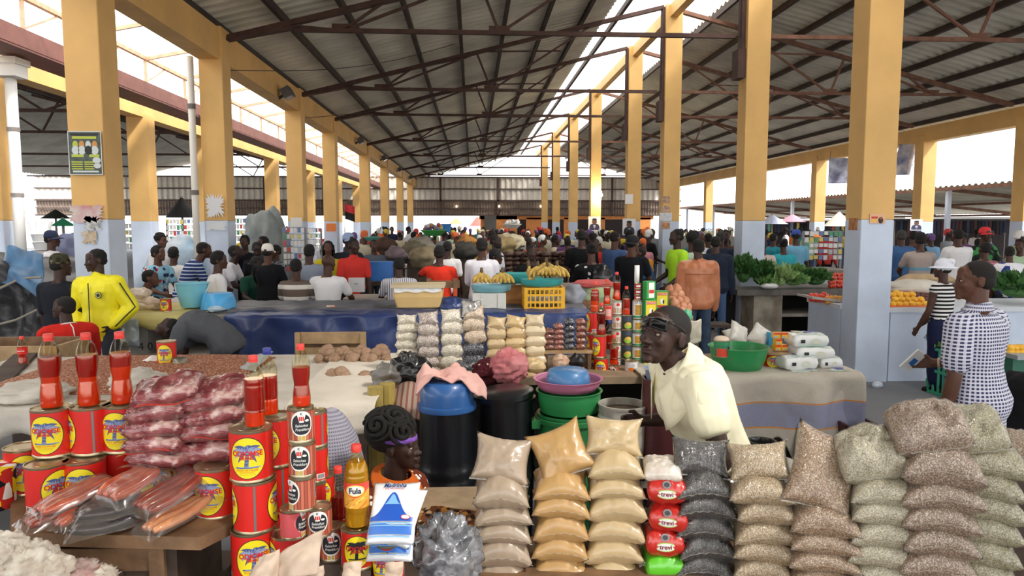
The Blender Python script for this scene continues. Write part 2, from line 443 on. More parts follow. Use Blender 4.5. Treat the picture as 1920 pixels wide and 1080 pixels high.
for k, (y, lab) in enumerate(((26.5, 'second one down the hall'), (33.5, 'third one down the hall'), (40.5, 'fourth one down the hall'), (47.5, 'farthest one'))):
    dup(fl, (XL - .02, y, 4.95), label=f'grey floodlight on the left yellow beam, {lab}')

def paper(name, label, cat, px0, py0, px1, py1, y, m, parent=None, th=.006):
    a, c = P(px0, py1, y), P(px1, py0, y)
    o = MB().box(((a.x + c.x) / 2, y - th / 2, (a.z + c.z) / 2), (abs(c.x - a.x), th, abs(c.z - a.z))).build(name, m)
    return tag(o, label, cat)
def scrap(name, label, cat, px0, py0, px1, py1, y, m, seed=1, n=40, rag=.5):
    a, c = P(px0, py1, y), P(px1, py0, y); r = random.Random(seed)
    pts = []
    for i in range(n):
        t_ = 2 * PI * i / n; q = 1 - rag * r.random() * (i % 2)
        x, z = math.cos(t_), math.sin(t_); s_ = min(1 / max(abs(x), 1e-3), 1 / max(abs(z), 1e-3)) * q
        pts.append(((a.x + c.x) / 2 + x * s_ * (c.x - a.x) / 2, y - .001, (a.z + c.z) / 2 + z * s_ * (c.z - a.z) / 2))
    ctr = ((a.x + c.x) / 2, y - .001, (a.z + c.z) / 2); k = len(pts)
    b = MB(); b.add([ctr] + pts, [(0, i + 1, (i + 1) % k + 1) for i in range(k)])
    return tag(b.build(name, m), label, cat)
pa = thing('event_poster', 'dark printed poster with yellow blocks high on the nearest left column', 'poster', P(160, 287, 8.41))
W2, H2 = .172, .232
MB().box((0, -.004, 0), (W2 * 2, .006, H2 * 2)).build('sheet', M('#4c5754', .6, var=.3, vs=14), pa)
b = MB()
def rect(x, z, w_, h_, m): b.box((x, -.009, z), (w_, .004, h_), m=m)
rect(0, .205, .30, .022, 2); rect(0, .17, .26, .03, 0)
for x, m_ in ((-.1, 0), (-.03, 1), (.04, 3), (.11, 1)):
    disc(b, flat(-.011), x, .09, .03, .045, m_); disc(b, flat(-.0112), x, .03, .04, .05, 3 if m_ != 3 else 2)
rect(-.08, -.03, .13, .03, 0); rect(.1, -.03, .11, .03, 0)
for z in (-.1, -.125, -.15, -.175): rect(-.09, z, .12, .014, 0); rect(.04, z, .1, .014, 0)
disc(b, flat(-.012), .125, -.08, .045, .035, 3); disc(b, flat(-.012), .13, -.14, .04, .03, 3); rect(0, -.205, .28, .02, 3)
b.build('print', [M('#b7c24a'), M('#c98f4a'), M('#1d2426'), M('#c9d2d2')], pa)
MB().box((0, -.003, 0), (W2 * 2 + .02, .004, H2 * 2 + .02)).build('white_border', M('#d4d6d4'), pa)
scrap('torn_paper', 'torn white and pink bill remains on the nearest left column above the grey paint', 'paper', 131, 384, 194, 418, 8.417, M('#cfc4c0', .8, col2='#c58e92', vs=9), 3, 36, .35)
scrap('torn_paper', 'brown peeling paper patch on the grey base behind the yellow jacket', 'paper', 153, 432, 181, 458, 8.417, M('#b79a72', .8, col2='#c6bdb2', vs=20), 4, 30, .6)
scrap('torn_paper', 'pale scraped paper strip where grey paint begins on the nearest left column', 'paper', 158, 405, 190, 432, 8.417, M('#d3d3d2', .8, col2='#8f9094', vs=22), 5, 34, .5)
scrap('torn_paper', 'jagged white paper patch on the second left column', 'paper', 386, 363, 420, 408, 12.373, M('#d6d8dc', .8), 6, 44, .55)
scrap('torn_paper', 'faint white paper streaks on the grey part of the second left column', 'paper', 386, 416, 424, 432, 12.373, M('#d0d3d6', .8), 7, 40, .6)
paper('handbill', 'orange handbill on the fourth left column', 'paper', 612, 419, 630, 434, 22.036, M('#e07b35'))
paper('notice', 'white paper notice on the third left column', 'paper', 545, 408, 566, 425, 17.805, M('#d9d7d2'))
paper('notice', 'single white sheet taped to the fifth middle column', 'paper', 1172, 364, 1187, 382, 22.17, M('#f0efec'))
for i, (y0, y1, lab, c_) in enumerate(((368, 380, 'small printed card highest on the third middle column', '#c9a58a'), (386, 398, 'small printed card second highest on the third middle column', '#d7b9a0'), (399, 414, 'pale notice below two cards on the third middle column', '#dcdde0'), (417, 429, 'small orange card lowest on the third middle column', '#d99b62'))):
    paper('card', lab, 'card', 1240 - (i == 2) * 3, y0, 1256 + (i == 2) * 4, y1, 17.97, M(c_, .6, col2='#8d6a58' if i != 2 else '#c2c6cc', vs=20))
def mini_ad(px0, py0, px1, py1, y, label):
    a, c = P(px0, py1, y), P(px1, py0, y); t_ = thing('printed_card', label, 'card', ((a.x + c.x) / 2, y - .004, (a.z + c.z) / 2)); w_, h_ = (c.x - a.x), (c.z - a.z)
    MB().box((0, 0, 0), (w_, .006, h_)).build('sheet', M('#e3b18b', .5), t_)
    b = MB(); disc(b, flat(-.005), .2 * w_, -.02, .16 * w_, .34 * h_, 0); disc(b, flat(-.006), .22 * w_, .05 * h_, .08 * w_, .15 * h_, 1); b.box((-.2 * w_, -.004, .12 * h_), (.4 * w_, .004, .2 * h_), m=2); b.box((-.2 * w_, -.004, -.2 * h_), (.42 * w_, .004, .16 * h_), m=3)
    b.build('print', [M('#3c2a26'), M('#8a5a40'), M('#c23a2e'), M('#e8c23c')], t_)
mini_ad(1630, 401, 1660, 419, 8.65, 'colourful printed card on the front of the nearest middle column')
def portrait(px0, py0, px1, py1, y, label):
    a, c = P(px0, py1, y), P(px1, py0, y); t_ = thing('portrait_poster', label, 'poster', ((a.x + c.x) / 2, y - .006, (a.z + c.z) / 2)); w_, h_ = c.x - a.x, c.z - a.z
    MB().box((0, 0, 0), (w_, .01, h_)).build('sheet', M('#e9e8ea', .5), t_)
    b = MB(); disc(b, flat(-.008), 0, -.42 * h_, .42 * w_, .42 * h_, 0, pw=.6); disc(b, flat(-.009), 0, .14 * h_, .2 * w_, .2 * h_, 1); disc(b, flat(-.0095), 0, .3 * h_, .2 * w_, .08 * h_, 2)
    b.poly([(-.1 * w_, -.010, -.1 * h_), (.1 * w_, -.010, -.1 * h_), (0, -.010, -.42 * h_)], 0, 3); b.box((0, -.011, -.28 * h_), (.04 * w_, .002, .26 * h_), m=4)
    b.box((0, -.0125, -.47 * h_), (w_, .003, .06 * h_), m=3)
    b.build('print', [M('#333c5c'), M('#6b4a3a'), M('#2a211e'), M('#dfe2ea'), M('#a8343a')], t_)
portrait(1103, 406, 1126, 433, 29.11, 'portrait poster of a person in a suit on the fifth middle column')
portrait(1167, 410, 1192, 441, 22.17, 'larger portrait poster of a person in a suit on the fourth middle column')
portrait(1706, 411, 1730, 432, 22.24, 'white portrait poster low on a right row column')
tag(MB().box((XC - .423, 8.84, 1.985), (.006, .2, .15)).build('flyer', M('#c98a50', .6, col2='#7a4a35', vs=14)), 'orange flyer at the grey paint edge of the nearest middle column side', 'paper')
bn = thing('hanging_banner', 'grey printed banner hanging in the open right side', 'banner', P(1575, 320, 27))
MB().grid(lambda u, v: (-.45 + .9 * u, .05 * math.sin(5 * u), -.48 + .96 * v), 12, 4).build('cloth', M('#aeb0c0', .7, col2='#62627a', vs=3), bn, True)
for x in (-.4, .4): MB().bar((x, 0, .46), (x, 0, .75), .012).build('string', BLK, bn)
bn = thing('hanging_banner', 'blue and white banner twisted behind the nearest middle column', 'banner', P(1688, 305, 23.0))
MB().grid(lambda u, v: (-.3 + .7 * u + .25 * v, .08 * math.sin(7 * u), -.4 + 1.0 * v), 12, 6).build('cloth', M('#4d62a0', .7, col2='#e4e2e4', vs=2.2), bn, True)
# sagging wires
for i, (a, c, lab) in enumerate(((P(411, 131, 12.9), P(860, 80, 18), 'thin dark wire from the second left column to the roof'), (P(563, 222, 18.4), P(900, 150, 24), 'thin dark wire from the third left column to the roof'), (P(372, 215, 12.9), P(437, 248, 12.9), 'loop of thin wire tied round the second left column'))):
    pts = [a.lerp(c, u / 10) - V((0, 0, .25 * math.sin(PI * u / 10))) for u in range(11)]
    tag(MB().tube(pts, .008, 5).build('wire', BLK), lab, 'wire')
# light bulbs along the back wall and on a middle column
blb = M('#fff0cc', emis=6., name='lit_bulb')
lb = thing('light_bulb', 'lit bulb on the fifth middle column', 'light bulb', P(1122, 366, 29.1) + V((.1, -.06, 0)))
MB().ball((0, 0, 0), .07, 12).build('glass', blb, lb, True); MB().lathe([(.03, .06), (.03, .14)], 10).build('socket', WHITE, lb)
for x, lab in ((856, 'left lit bulb on the dark band of the back wall'), (936, 'middle lit bulb on the dark band of the back wall'), (1014, 'right lit bulb on the dark band of the back wall')): dup(lb, P(x, 387, 54.78), label=lab)
l = lamp('bulb_light', 'POINT', P(1122, 366, 28.8) + V((.15, 0, 0)), (0, 0, 0), 60, .05, (1, .8, .5)); l.data.shadow_soft_size = .07
# ================================================================ people
SKIN = ['#3a2620', '#4a2f25', '#5a3a2c', '#33221d', '#6a4634']
def skin(i): return M(SKIN[i], .5, var=.12, vs=14, bump=.04, bs=160, name='skin', spec=.35)
HAIR = M('#14110f', .85, bump=.6, bs=260, name='black_hair')
HAIRG = M('#3a3735', .85, bump=.6, bs=260, name='grey_hair')
EYEW = M('#a89c90', .3, name='eye_white'); EYEB = M('#120c0a', .15, name='eye_brown'); LIP = M('#5a3432', .45, name='lip')
def fab(col, **k): return M(col, k.pop('rough', .85), name='fabric', bump=.12, bs=k.pop('bs', 220), spec=.2, **k)

class Fig:
    """posed figure in its own frame: x to its left as seen facing it, facing -y, z up, feet at 0.
    arms: [(upper pitch, upper out, fore pitch, fore out), ...] degrees, first the arm on -x; pitch 0 hangs down, 90 points forward"""
    def __init__(s, h=1.72, pelvis=.93, lean=0, twist=0, side=0, head=(0, 0, 0), arms=None, legs=None, wide=1., hands=.35, slump=0., fat=1., drop=0., hs=1.):
        k = h / 1.72; s.k = k; s.wide = wide; s.fat = fat
        s.pel = V((0, 0, pelvis)); s.arms = arms or [(5, 8, 12, 4)] * 2; s.legs = legs or [(0, 3, -2, 1)] * 2
        R = lambda v, a: Matrix.Rotation(math.radians(a), 3, 'Z') @ v
        s.sp = []; p = s.pel.copy(); n = 14; L = .53 * k
        for i in range(n + 1):
            u = i / n; a = math.radians(lean * (.35 + .9 * u)); b = math.radians(side * (.3 + u))
            d = V((math.sin(b), -math.sin(a) * math.cos(b), math.cos(a) * math.cos(b)))
            f = V((0, -math.cos(a), -math.sin(a))); x = d.cross(-f).normalized() * -1
            x = V((1, 0, 0)) - d * d.x; x.normalize(); f = d.cross(x); f = -f if f.y > 0 and abs(lean) < 80 else f
            q = Matrix.Rotation(math.radians(twist * u), 3, d); s.sp.append((p.copy(), d, q @ x, q @ f))
            p = p + d * (L / n)
        s.L = L
        # head frame
        _, d, x, f = s.sp[-1]; yaw, pit, rol = head
        base = Matrix((x, -f, d)).transposed()
        up = max(0., min(1., 1.0)); 
        hm = Matrix.Rotation(math.radians(yaw), 3, 'Z') @ Matrix.Rotation(math.radians(pit), 3, 'X') @ Matrix.Rotation(math.radians(rol), 3, 'Y')
        flatx = V((x.x, x.y, 0)).normalized(); fl = V((0, 0, 1)).cross(flatx); B2 = Matrix((flatx, fl, V((0, 0, 1)))).transposed()
        nb = s.sp[-1][0]; s.nb = nb
        nd = (d * .7 + V((0, 0, .5))).normalized() if lean < 75 else d
        s.hc = nb + nd * ((.135 - drop) * k) + (B2 @ hm) @ V((0, -.012, .035)) * k
        s.H = Matrix.Translation(s.hc) @ (B2 @ hm).to_4x4() @ Matrix.Scale(k * hs, 4)
        # limbs
        s.sh = []; s.el = []; s.wr = []; s.fd = []
        c, d, x, f = s.at(.455)
        for i, sg in enumerate((-1, 1)):
            sh = c + x * (sg * .172 * k * wide) + d * (-.01)
            up_, uo, fp, fo = s.arms[i]
            D_ = lambda pt, ou: (V((sg * math.sin(math.radians(ou)), -math.sin(math.radians(pt)) * math.cos(math.radians(ou)), -math.cos(math.radians(pt)) * math.cos(math.radians(ou)))))
            tw = Matrix.Rotation(math.radians(twist), 3, 'Z')
            e = sh + tw @ D_(up_, uo) * (.30 * k); w_ = e + tw @ D_(fp, fo) * (.26 * k)
            s.sh.append(sh); s.el.append(e); s.wr.append(w_); s.fd.append((tw @ D_(fp, fo)).normalized())
        s.hp = []; s.kn = []; s.an = []
        for i, sg in enumerate((-1, 1)):
            tp, to, cp, co = s.legs[i]
            D_ = lambda pt, ou: V((sg * math.sin(math.radians(ou)), -math.sin(math.radians(pt)) * math.cos(math.radians(ou)), -math.cos(math.radians(pt)) * math.cos(math.radians(ou))))
            hp = s.pel + V((sg * .09 * k, 0, -.03)); kn = hp + D_(tp, to) * (.42 * k); an = kn + D_(cp, co) * (.40 * k)
            s.hp.append(hp); s.kn.append(kn); s.an.append(an)
        s.curl = hands if hasattr(hands, '__len__') else (hands, hands); s.grip = [None, None]
    def at(s, t):
        t = t * s.k; i = t / s.L * 14
        if i <= 0:
            p, d, x, f = s.sp[0]; return p + d * t, d, x, f
        j = min(13, int(i)); a, b = s.sp[j], s.sp[j + 1]; u = min(i - j, 1.0)
        return a[0].lerp(b[0], u) + (b[1] * max(0, t - s.L)), b[1], b[2], b[3]
    RINGS = [(-.11, .115, .09, .0), (-.05, .155, .115, -.005), (0, .165, .12, -.01), (.08, .155, .11, .0), (.18, .142, .1, .0), (.28, .155, .11, .0), (.36, .17, .118, .0), (.42, .172, .112, -.004), (.465, .15, .09, -.008), (.5, .10, .07, -.01), (.53, .066, .06, -.005)]
    def torso(s, mb, t0, t1, inf=0., flare=0., n=20, rings=None):
        rs = []; R = rings or s.RINGS
        ts = [t0] + [r[0] for r in R if t0 < r[0] < t1] + [t1]
        for t in ts:
            for a, b in zip(R, R[1:]):
                if a[0] <= t <= b[0]: u = (t - a[0]) / (b[0] - a[0]); break
            else: a = b = R[0] if t < R[0][0] else R[-1]; u = 0
            hw = a[1] + (b[1] - a[1]) * u; hd = a[2] + (b[2] - a[2]) * u; of = a[3] + (b[3] - a[3]) * u
            g = inf + flare * max(0, (.2 - t))
            hw = (hw * s.wide + g) * s.k; hd = (hd * s.fat + g) * s.k; c, d, x, f = s.at(t); c = c + f * (of * s.k)
            rs.append([c + x * (hw * math.cos(2 * PI * j / n)) + f * (hd * math.sin(2 * PI * j / n)) for j in range(n)])
        mb.rings(rs)
    def arm(s, mb, i, inf=0., a=0., b=2., n=12, taper=0.):
        k = s.k; q = [(0, .058), (.35, .05), (.9, .042), (1.0, .041), (1.25, .043), (1.6, .036), (2., .027)]
        pos = lambda t: s.sh[i].lerp(s.el[i], t) if t <= 1 else s.el[i].lerp(s.wr[i], t - 1)
        def rad(t):
            for (t0, r0), (t1, r1) in zip(q, q[1:]):
                if t <= t1: return r0 + (r1 - r0) * (t - t0) / (t1 - t0)
            return q[-1][1]
        ts = sorted(set([a] + [t for t, _ in q if a < t < b] + [b]))
        for t0, t1 in zip(ts, ts[1:]):
            mb.capsule(pos(t0), (rad(t0) + inf + taper * t0) * k, pos(t1), (rad(t1) + inf + taper * t1) * k, n)
    def leg(s, mb, i, inf=0., a=0., b=2., n=12, taper=0.):
        k = s.k; q = [(0, .088), (.5, .072), (.95, .056), (1.05, .054), (1.35, .056), (1.75, .040), (2., .036)]
        pos = lambda t: s.hp[i].lerp(s.kn[i], t) if t <= 1 else s.kn[i].lerp(s.an[i], t - 1)
        def rad(t):
            for (t0, r0), (t1, r1) in zip(q, q[1:]):
                if t <= t1: return r0 + (r1 - r0) * (t - t0) / (t1 - t0)
            return q[-1][1]
        ts = sorted(set([a] + [t for t, _ in q if a < t < b] + [b]))
        for t0, t1 in zip(ts, ts[1:]):
            mb.capsule(pos(t0), (rad(t0) + inf + taper * t0) * k, pos(t1), (rad(t1) + inf + taper * t1) * k, n)
    def hand(s, mb, i, detail=True):
        k = s.k; sg = (-1, 1)[i]; d = s.fd[i]; w_ = s.wr[i]
        inn = V((-sg, 0, 0)); inn = inn - d * inn.dot(d)
        if inn.length < .2: inn = V((0, 0, -1)) - d * -d.z
        inn.normalize(); side = d.cross(inn) * 1.0           # palm faces inn; thumb side
        th = V((0, -1, .35)); sd = side if side.dot(th) > 0 else -side
        if s.grip[i] is not None:
            inn = V(s.grip[i]); inn = (inn - d * inn.dot(d)).normalized(); sd = d.cross(inn); sd = sd if sd.dot(V((0, -.4, 1))) > 0 else -sd
        c = s.curl[i]
        p0 = w_ + d * .012 * k; p1 = w_ + d * .085 * k
        for o in (-.026, -.009, .009, .026): mb.capsule(p0 + sd * (o * .6 * k), .0155 * k, p1 + sd * (o * k), .0125 * k, 8)
        for o, L in ((.029, .070), (.010, .08), (-.010, .074), (-.029, .060)):
            q = p1 + sd * (o * k); r = .0088 * k; dd = d
            for a_, l_ in ((.5, .42), (.9, .33), (.6, .25)):
                dd = (dd * math.cos(c * a_) + inn * math.sin(c * a_)).normalized(); 
                e = q + dd * (L * l_ * k); mb.capsule(q, r, e, r * .94, 8); q = e; r *= .93
                dd = (dd * math.cos(c * a_ * .5) + inn * math.sin(c * a_ * .5)).normalized()
        q = w_ + d * .03 * k + sd * .022 * k; a1 = q + (sd * .75 + d * .6 + inn * .35).normalized() * .042 * k; a2 = a1 + (d * .85 + sd * .15 + inn * (.3 + c * .4)).normalized() * .034 * k
        mb.capsule(q, .0135 * k, a1, .0105 * k, 8); mb.capsule(a1, .0105 * k, a2, .0085 * k, 8)
    def skull(s, mb, fine=True):
        T = s.H
        B = lambda c, r, n=14: mb.ball((0, 0, 0), r, n, 0, T @ Matrix.Translation(c))
        B((0, .012, .03), (.075, .095, .086), 20); B((0, -.03, -.022), (.062, .062, .088), 18); B((0, -.042, -.073), (.046, .046, .042)); B((0, -.078, -.1), (.024, .017, .017))
        B((0, -.078, .022), (.05, .015, .012)); B((0, -.062, .045), (.052, .03, .04))
        for x in (-1, 1):
            B((x * .038, -.066, -.024), (.023, .02, .021)); B((x * .031, -.0775, .009), (.017, .012, .007)); B((x * .031, -.0755, -.011), (.016, .011, .005))
            B((x * .0775, .014, -.008), (.009, .021, .032), 10); B((x * .08, .022, .008), (.008, .012, .014), 8); B((x * .014, -.094, -.037), (.0105, .011, .009), 10)
        B((0, -.089, -.012), (.011, .013, .03)); B((0, -.104, -.034), (.015, .013, .0115)); B((0, -.091, -.061), (.026, .012, .0075)); B((0, -.088, -.0745), (.022, .0125, .0085))
        a = T @ V((0, .018, -.05)); _, d, x, f = s.at(.47); nb = s.at(.46)[0]
        mb.capsule(a, .055 * s.k, nb, .062 * s.k, 14)
    def body(s, voxel=.009, hands=True):
        mb = MB(); s.torso(mb, -.11, .53)
        for i in (0, 1):
            s.arm(mb, i); s.leg(mb, i)
            if hands: s.hand(mb, i)
            a = s.an[i]; fd = s.foot(i)
            mb.capsule(a + V((0, 0, -.03)), .036 * s.k, a + fd * .12 * s.k + V((0, 0, -.055)), .03 * s.k, 10)
        s.skull(mb)
        return remesh(mb, voxel, 3)
    def foot(s, i):
        f = V((0, -1, 0)); return f

def hair_mesh(F, kind, voxel):
    mb = MB(); T = F.H
    B = lambda c, r, n=20: mb.ball((0, 0, 0), r, n, 0, T @ Matrix.Translation(c))
    if kind == 'buzz':
        B((0, .0185, .037), (.0772, .094, .0838), 24); B((0, .045, -.005), (.0735, .066, .055), 18)
    elif kind in ('short', 'flat'):
        q = {'short': .0, 'flat': .008}[kind]
        B((0, .021, .038), (.0785 + q, .093 + q, .085 + q), 22); B((0, .05, -.012), (.069 + q, .062 + q, .05), 16)
        if kind == 'flat': B((0, .01, .095), (.068, .075, .042), 16)
    elif kind == 'afro':
        B((0, .03, .06), (.098, .104, .098), 24)
        for i in range(40):
            a = rnd.random() * 6.28; e = rnd.random() * 1.5; r = .09
            B((math.cos(a) * math.cos(e) * r, .03 + math.sin(a) * math.cos(e) * r, .06 + math.sin(e) * r), (.02,) * 3, 8)
    elif kind in ('braids', 'long'):
        B((0, .022, .04), (.083, .097, .088), 22)
        for i in range(16):
            a = PI * (-.05 + 1.1 * i / 15); x, y = math.cos(a) * .083, .02 + math.sin(a) * .085; L = .24 if kind == 'braids' else .3
            p = [T @ V((x, y, .05)), T @ V((x * 1.1, y * 1.12 + .01, -.06)), T @ V((x * 1.05, y * 1.1 + .012, -.06 - L * .5)), T @ V((x * .9, y + .01, -.06 - L))]
            mb.tube(p, [.016, .017, .015, .009], 8)
    elif kind == 'bun':
        B((0, .022, .04), (.081, .096, .087), 22); B((0, .1, .09), (.05, .045, .045), 14)
    return remesh(mb, voxel, 2, .5, .0025 if kind != 'buzz' else 0, 60)

def cap_obj(F, m, parent, back=False, name='cap', brim=True, knit=False):
    T = F.H; b = MB()
    prof = [(.098, .022), (.099, .045), (.094, .08), (.078, .112), (.05, .13), (.01, .137)]
    b.lathe(prof, 24, T=T @ Matrix.Translation((0, .012, .0)) @ Matrix.Scale(.9, 4, (1, 0, 0)))
    o = b.build(name, m, parent, True)
    if brim:
        s_ = -1 if not back else 1
        def f(u, v):
            a = PI * (u - .5) * .9; r = .095 + .075 * v * math.cos(a * .9)
            return T @ V((math.sin(a) * r * .86, .012 + s_ * math.cos(a) * r, .034 - .02 * v - .02 * (abs(math.sin(a)) ** 2) * v))
        g = MB(); g.grid(f, 14, 4); q = g.build('visor', m, o, True); sd = q.modifiers.new('t', 'SOLIDIFY'); sd.thickness = .005
    return o
def headwrap(F, m, parent, big=1.):
    mb = MB(); T = F.H
    mb.ball((0, 0, 0), (.092 * big, .108 * big, .09 * big), 22, 0, T @ Matrix.Translation((0, .022, .05)))
    mb.ball((0, 0, 0), (.05 * big, .05, .045), 14, 0, T @ Matrix.Translation((0, .1, .1)))
    return link_mesh('headwrap', remesh(mb, .009, 2, .5, .006, 26), m, parent)
def beard(F, m, parent):
    mb = MB(); T = F.H
    for c, r in (((0, -.045, -.078), (.051, .05, .042)), ((0, -.083, -.1), (.027, .016, .02)), ((.052, -.01, -.05), (.014, .03, .035)), ((-.052, -.01, -.05), (.014, .03, .035))): mb.ball((0, 0, 0), r, 14, 0, T @ Matrix.Translation(c))
    return link_mesh('beard', remesh(mb, .006, 1), m, parent)

def shirt_mesh(F, sleeve=.62, hem=-.1, inf=.014, flare=.02, voxel=.011, wr=.007, collar=False, vneck=False, neck=.505):
    mb = MB(); F.torso(mb, hem, neck, inf, flare)
    for i in (0, 1):
        if sleeve: F.arm(mb, i, inf, 0, sleeve, 12, .006 if sleeve < 1 else .0)
        c = F.sh[i]; mb.capsule(F.at(.45)[0], (.075 + inf) * F.k, c, (.056 + inf) * F.k, 12)
    if collar: mb.capsule(F.at(.485)[0], .078 * F.k, F.at(.53)[0], .07 * F.k, 16)
    return remesh(mb, voxel, 3, .5, wr, 9)
def trouser_mesh(F, inf=.012, b=1.93, voxel=.012, wr=.006, top=.07, taper=.0):
    mb = MB(); F.torso(mb, -.11, top, inf)
    for i in (0, 1): F.leg(mb, i, inf, 0, b, 12, taper); mb.ball(F.hp[i], (.1 + inf) * F.k, 14)
    return remesh(mb, voxel, 3, .5, wr, 8)
def skirt_mesh(F, z=.35, inf=.03, voxel=.013):
    mb = MB(); F.torso(mb, -.11, .08, .016)
    for i in (0, 1): F.leg(mb, i, .03, 0, 1.8, 12, .02)
    mb.capsule((F.hp[0] + F.hp[1]) / 2, .15, (F.kn[0] + F.kn[1]) / 2, .14, 14); mb.capsule((F.kn[0] + F.kn[1]) / 2, .14, (F.an[0] + F.an[1]) / 2 + V((0, 0, .1)), .15, 14)
    return remesh(mb, voxel, 4, .5, .008, 7)
def eyes(F, parent):
    for x in (-1, 1):
        T = F.H @ Matrix.Translation((x * .031, -.0765, -.001))
        e = MB().ball((0, 0, 0), (.0115, .0098, .0068), 14, 0, T).build('eye', EYEW, parent, True)
        MB().ball((0, 0, 0), (.0056, .003, .0056), 10, 0, T @ Matrix.Translation((0, -.0084, 0))).build('iris', EYEB, e, True)
def shoes(F, m, parent):
    for i in (0, 1):
        b = MB(); a = F.an[i]; f = F.foot(i); z0 = a.z - .085 * F.k
        b.capsule(a + V((0, 0, -.04)) - f * .02, .046 * F.k, a + f * .15 * F.k + V((0, 0, -.058 * F.k)), .042 * F.k, 12)
        link_mesh('shoe', remesh(b, .012, 2), m, parent)

def person(label, x, y, rz, F, sk=1, shirt='#ffffff', sleeve=.62, pants='#2a2d36', hair='short', hat=None, vox=.010, eye=False, shoe='#222226', group=None, hem=-.1, inf=.014, collar=False, skirt=False, hairm=None, shirtname='shirt', wr=.007, z=0., flare=.02, beardy=False, neck=.505, svox=None, split=False):
    r = thing('person', label, 'person', (x, y, z), math.radians(rz), group)
    link_mesh('body', F.body(vox), skin(sk), r)
    sm = fab(shirt) if isinstance(shirt, str) else shirt
    if sm: link_mesh(shirtname, shirt_mesh(F, .2 if split else sleeve, hem, inf, flare, svox or max(.009, vox * 1.1), wr, collar, neck=neck), sm, r)
    if sm and split:
        for i in (0, 1):
            q = MB(); F.arm(q, i, inf + .004, .0, sleeve, 14, .016); e = F.sh[i].lerp(F.el[i], sleeve) if sleeve <= 1 else F.el[i]; ax = (F.el[i] - F.sh[i]).normalized(); q.capsule(e - ax * .02, .056 * F.k + inf, e, .06 * F.k + inf, 16)
            link_mesh('sleeve', remesh(q, svox or .009, 2, .5, wr, 8), sm, r)
    pm = fab(pants) if isinstance(pants, str) else pants
    if pm: link_mesh('skirt' if skirt else 'trousers', skirt_mesh(F) if skirt else trouser_mesh(F), pm, r)
    if hair: link_mesh('hair', hair_mesh(F, hair, .007), hairm or HAIR, r)
    if hat:
        k, hm = hat
        if k == 'cap': cap_obj(F, hm, r)
        elif k == 'backcap': cap_obj(F, hm, r, True)
        elif k == 'knit': cap_obj(F, hm, r, brim=False)
        elif k == 'wrap': headwrap(F, hm, r)
        elif k == 'sunhat':
            q = headwrap(F, hm, r, 1.08); MB().lathe([(.088, .045), (.17, .022), (.172, .017), (.088, .037)], 28, T=F.H @ Matrix.Translation((0, .015, .0)), cap=False).build('brim', hm, q, True)
        elif k == 'bigwrap': headwrap(F, hm, r, 1.25)
    if beardy: beard(F, HAIR, r)
    if eye is not None: eyes(F, r)
    if shoe: shoes(F, fab(shoe), r)
    return r
# ---------------------------------------------------------------- pattern fabrics
def stripes(a, b, period, axis='z', duty=.5, name='striped_fabric', base=0., third=None):
    key = ('st', a, b, period, axis, duty)
    if key in _mats: return _mats[key]
    m = M(a, .85, name=name, bump=.1, bs=200, spec=.2, fn=None, vs=period + hash(key) % 97 * .001, col2=a); t = NT(m)
    sp = t.new('SeparateXYZ'); t.ln(t.coord(), sp.inputs[0]); v = t.math('FRACT', t.math('DIVIDE', sp.outputs['xyz'.index(axis)], period))
    t.color(t.ramp(v, [(0, a), (duty, b)], True)); _mats[key] = m; return m
def checks(a, b, period, name='checked_fabric', w_=.58, c=None):
    key = ('ck', a, b, period)
    if key in _mats: return _mats[key]
    m = bpy.data.materials.new(name); m.use_nodes = True; t = NT(m); t.b.inputs['Roughness'].default_value = .85; t.b.inputs['Specular IOR Level'].default_value = .2
    nm = t.new('TexCoord'); sp = t.new('SeparateXYZ'); t.ln(nm.outputs['Object'], sp.inputs[0])
    ax = t.math('MULTIPLY', t.math('ARCTAN2', sp.outputs[0], t.math('ADD', sp.outputs[1], .03)), .17)
    f = lambda o: t.math('LESS_THAN', t.math('ABSOLUTE', t.math('SUBTRACT', t.math('FRACT', t.math('DIVIDE', o, period)), .5)), w_ / 2)
    fx, fz = f(ax), f(sp.outputs[2]); g = t.mix(t.math('MULTIPLY', fx, fz), a, b)
    thinl = t.math('LESS_THAN', t.math('ABSOLUTE', t.math('SUBTRACT', t.math('FRACT', t.math('DIVIDE', sp.outputs[2], period)), .5)), .14)
    t.color(t.mix(t.math('MULTIPLY', thinl, .3), g, b)); _mats[key] = m; return m
def blotch(base, cols, scale, thr=.42, name='printed_fabric', rough=.85):
    key = ('bl', base, tuple(cols), scale, thr)
    if key in _mats: return _mats[key]
    m = bpy.data.materials.new(name); m.use_nodes = True; t = NT(m); t.b.inputs['Roughness'].default_value = rough; t.b.inputs['Specular IOR Level'].default_value = .2
    vo = t.new('TexVoronoi'); vo.inputs['Scale'].default_value = scale; t.ln(t.coord(), vo.inputs['Vector'])
    wn = t.new('TexWhiteNoise'); t.ln(vo.outputs['Position'], wn.inputs[0])
    k = len(cols); pick = t.ramp(wn.outputs[0], [(i / k, c) for i, c in enumerate(cols)], True)
    edge = t.math('ADD', vo.outputs['Distance'], t.math('MULTIPLY', t.math('SUBTRACT', t.noise(scale * 3, 2), .5), .35))
    t.color(t.mix(t.math('LESS_THAN', edge, thr), base, pick)); _mats[key] = m; return m

# ---------------------------------------------------------------- the figures nearest the camera
CREAM = M('#f2edcf', .7, name='cream_shirt', var=.04, vs=5, bump=.1, bs=300, spec=.2)
def at_px(px, y): return PX(px, y)
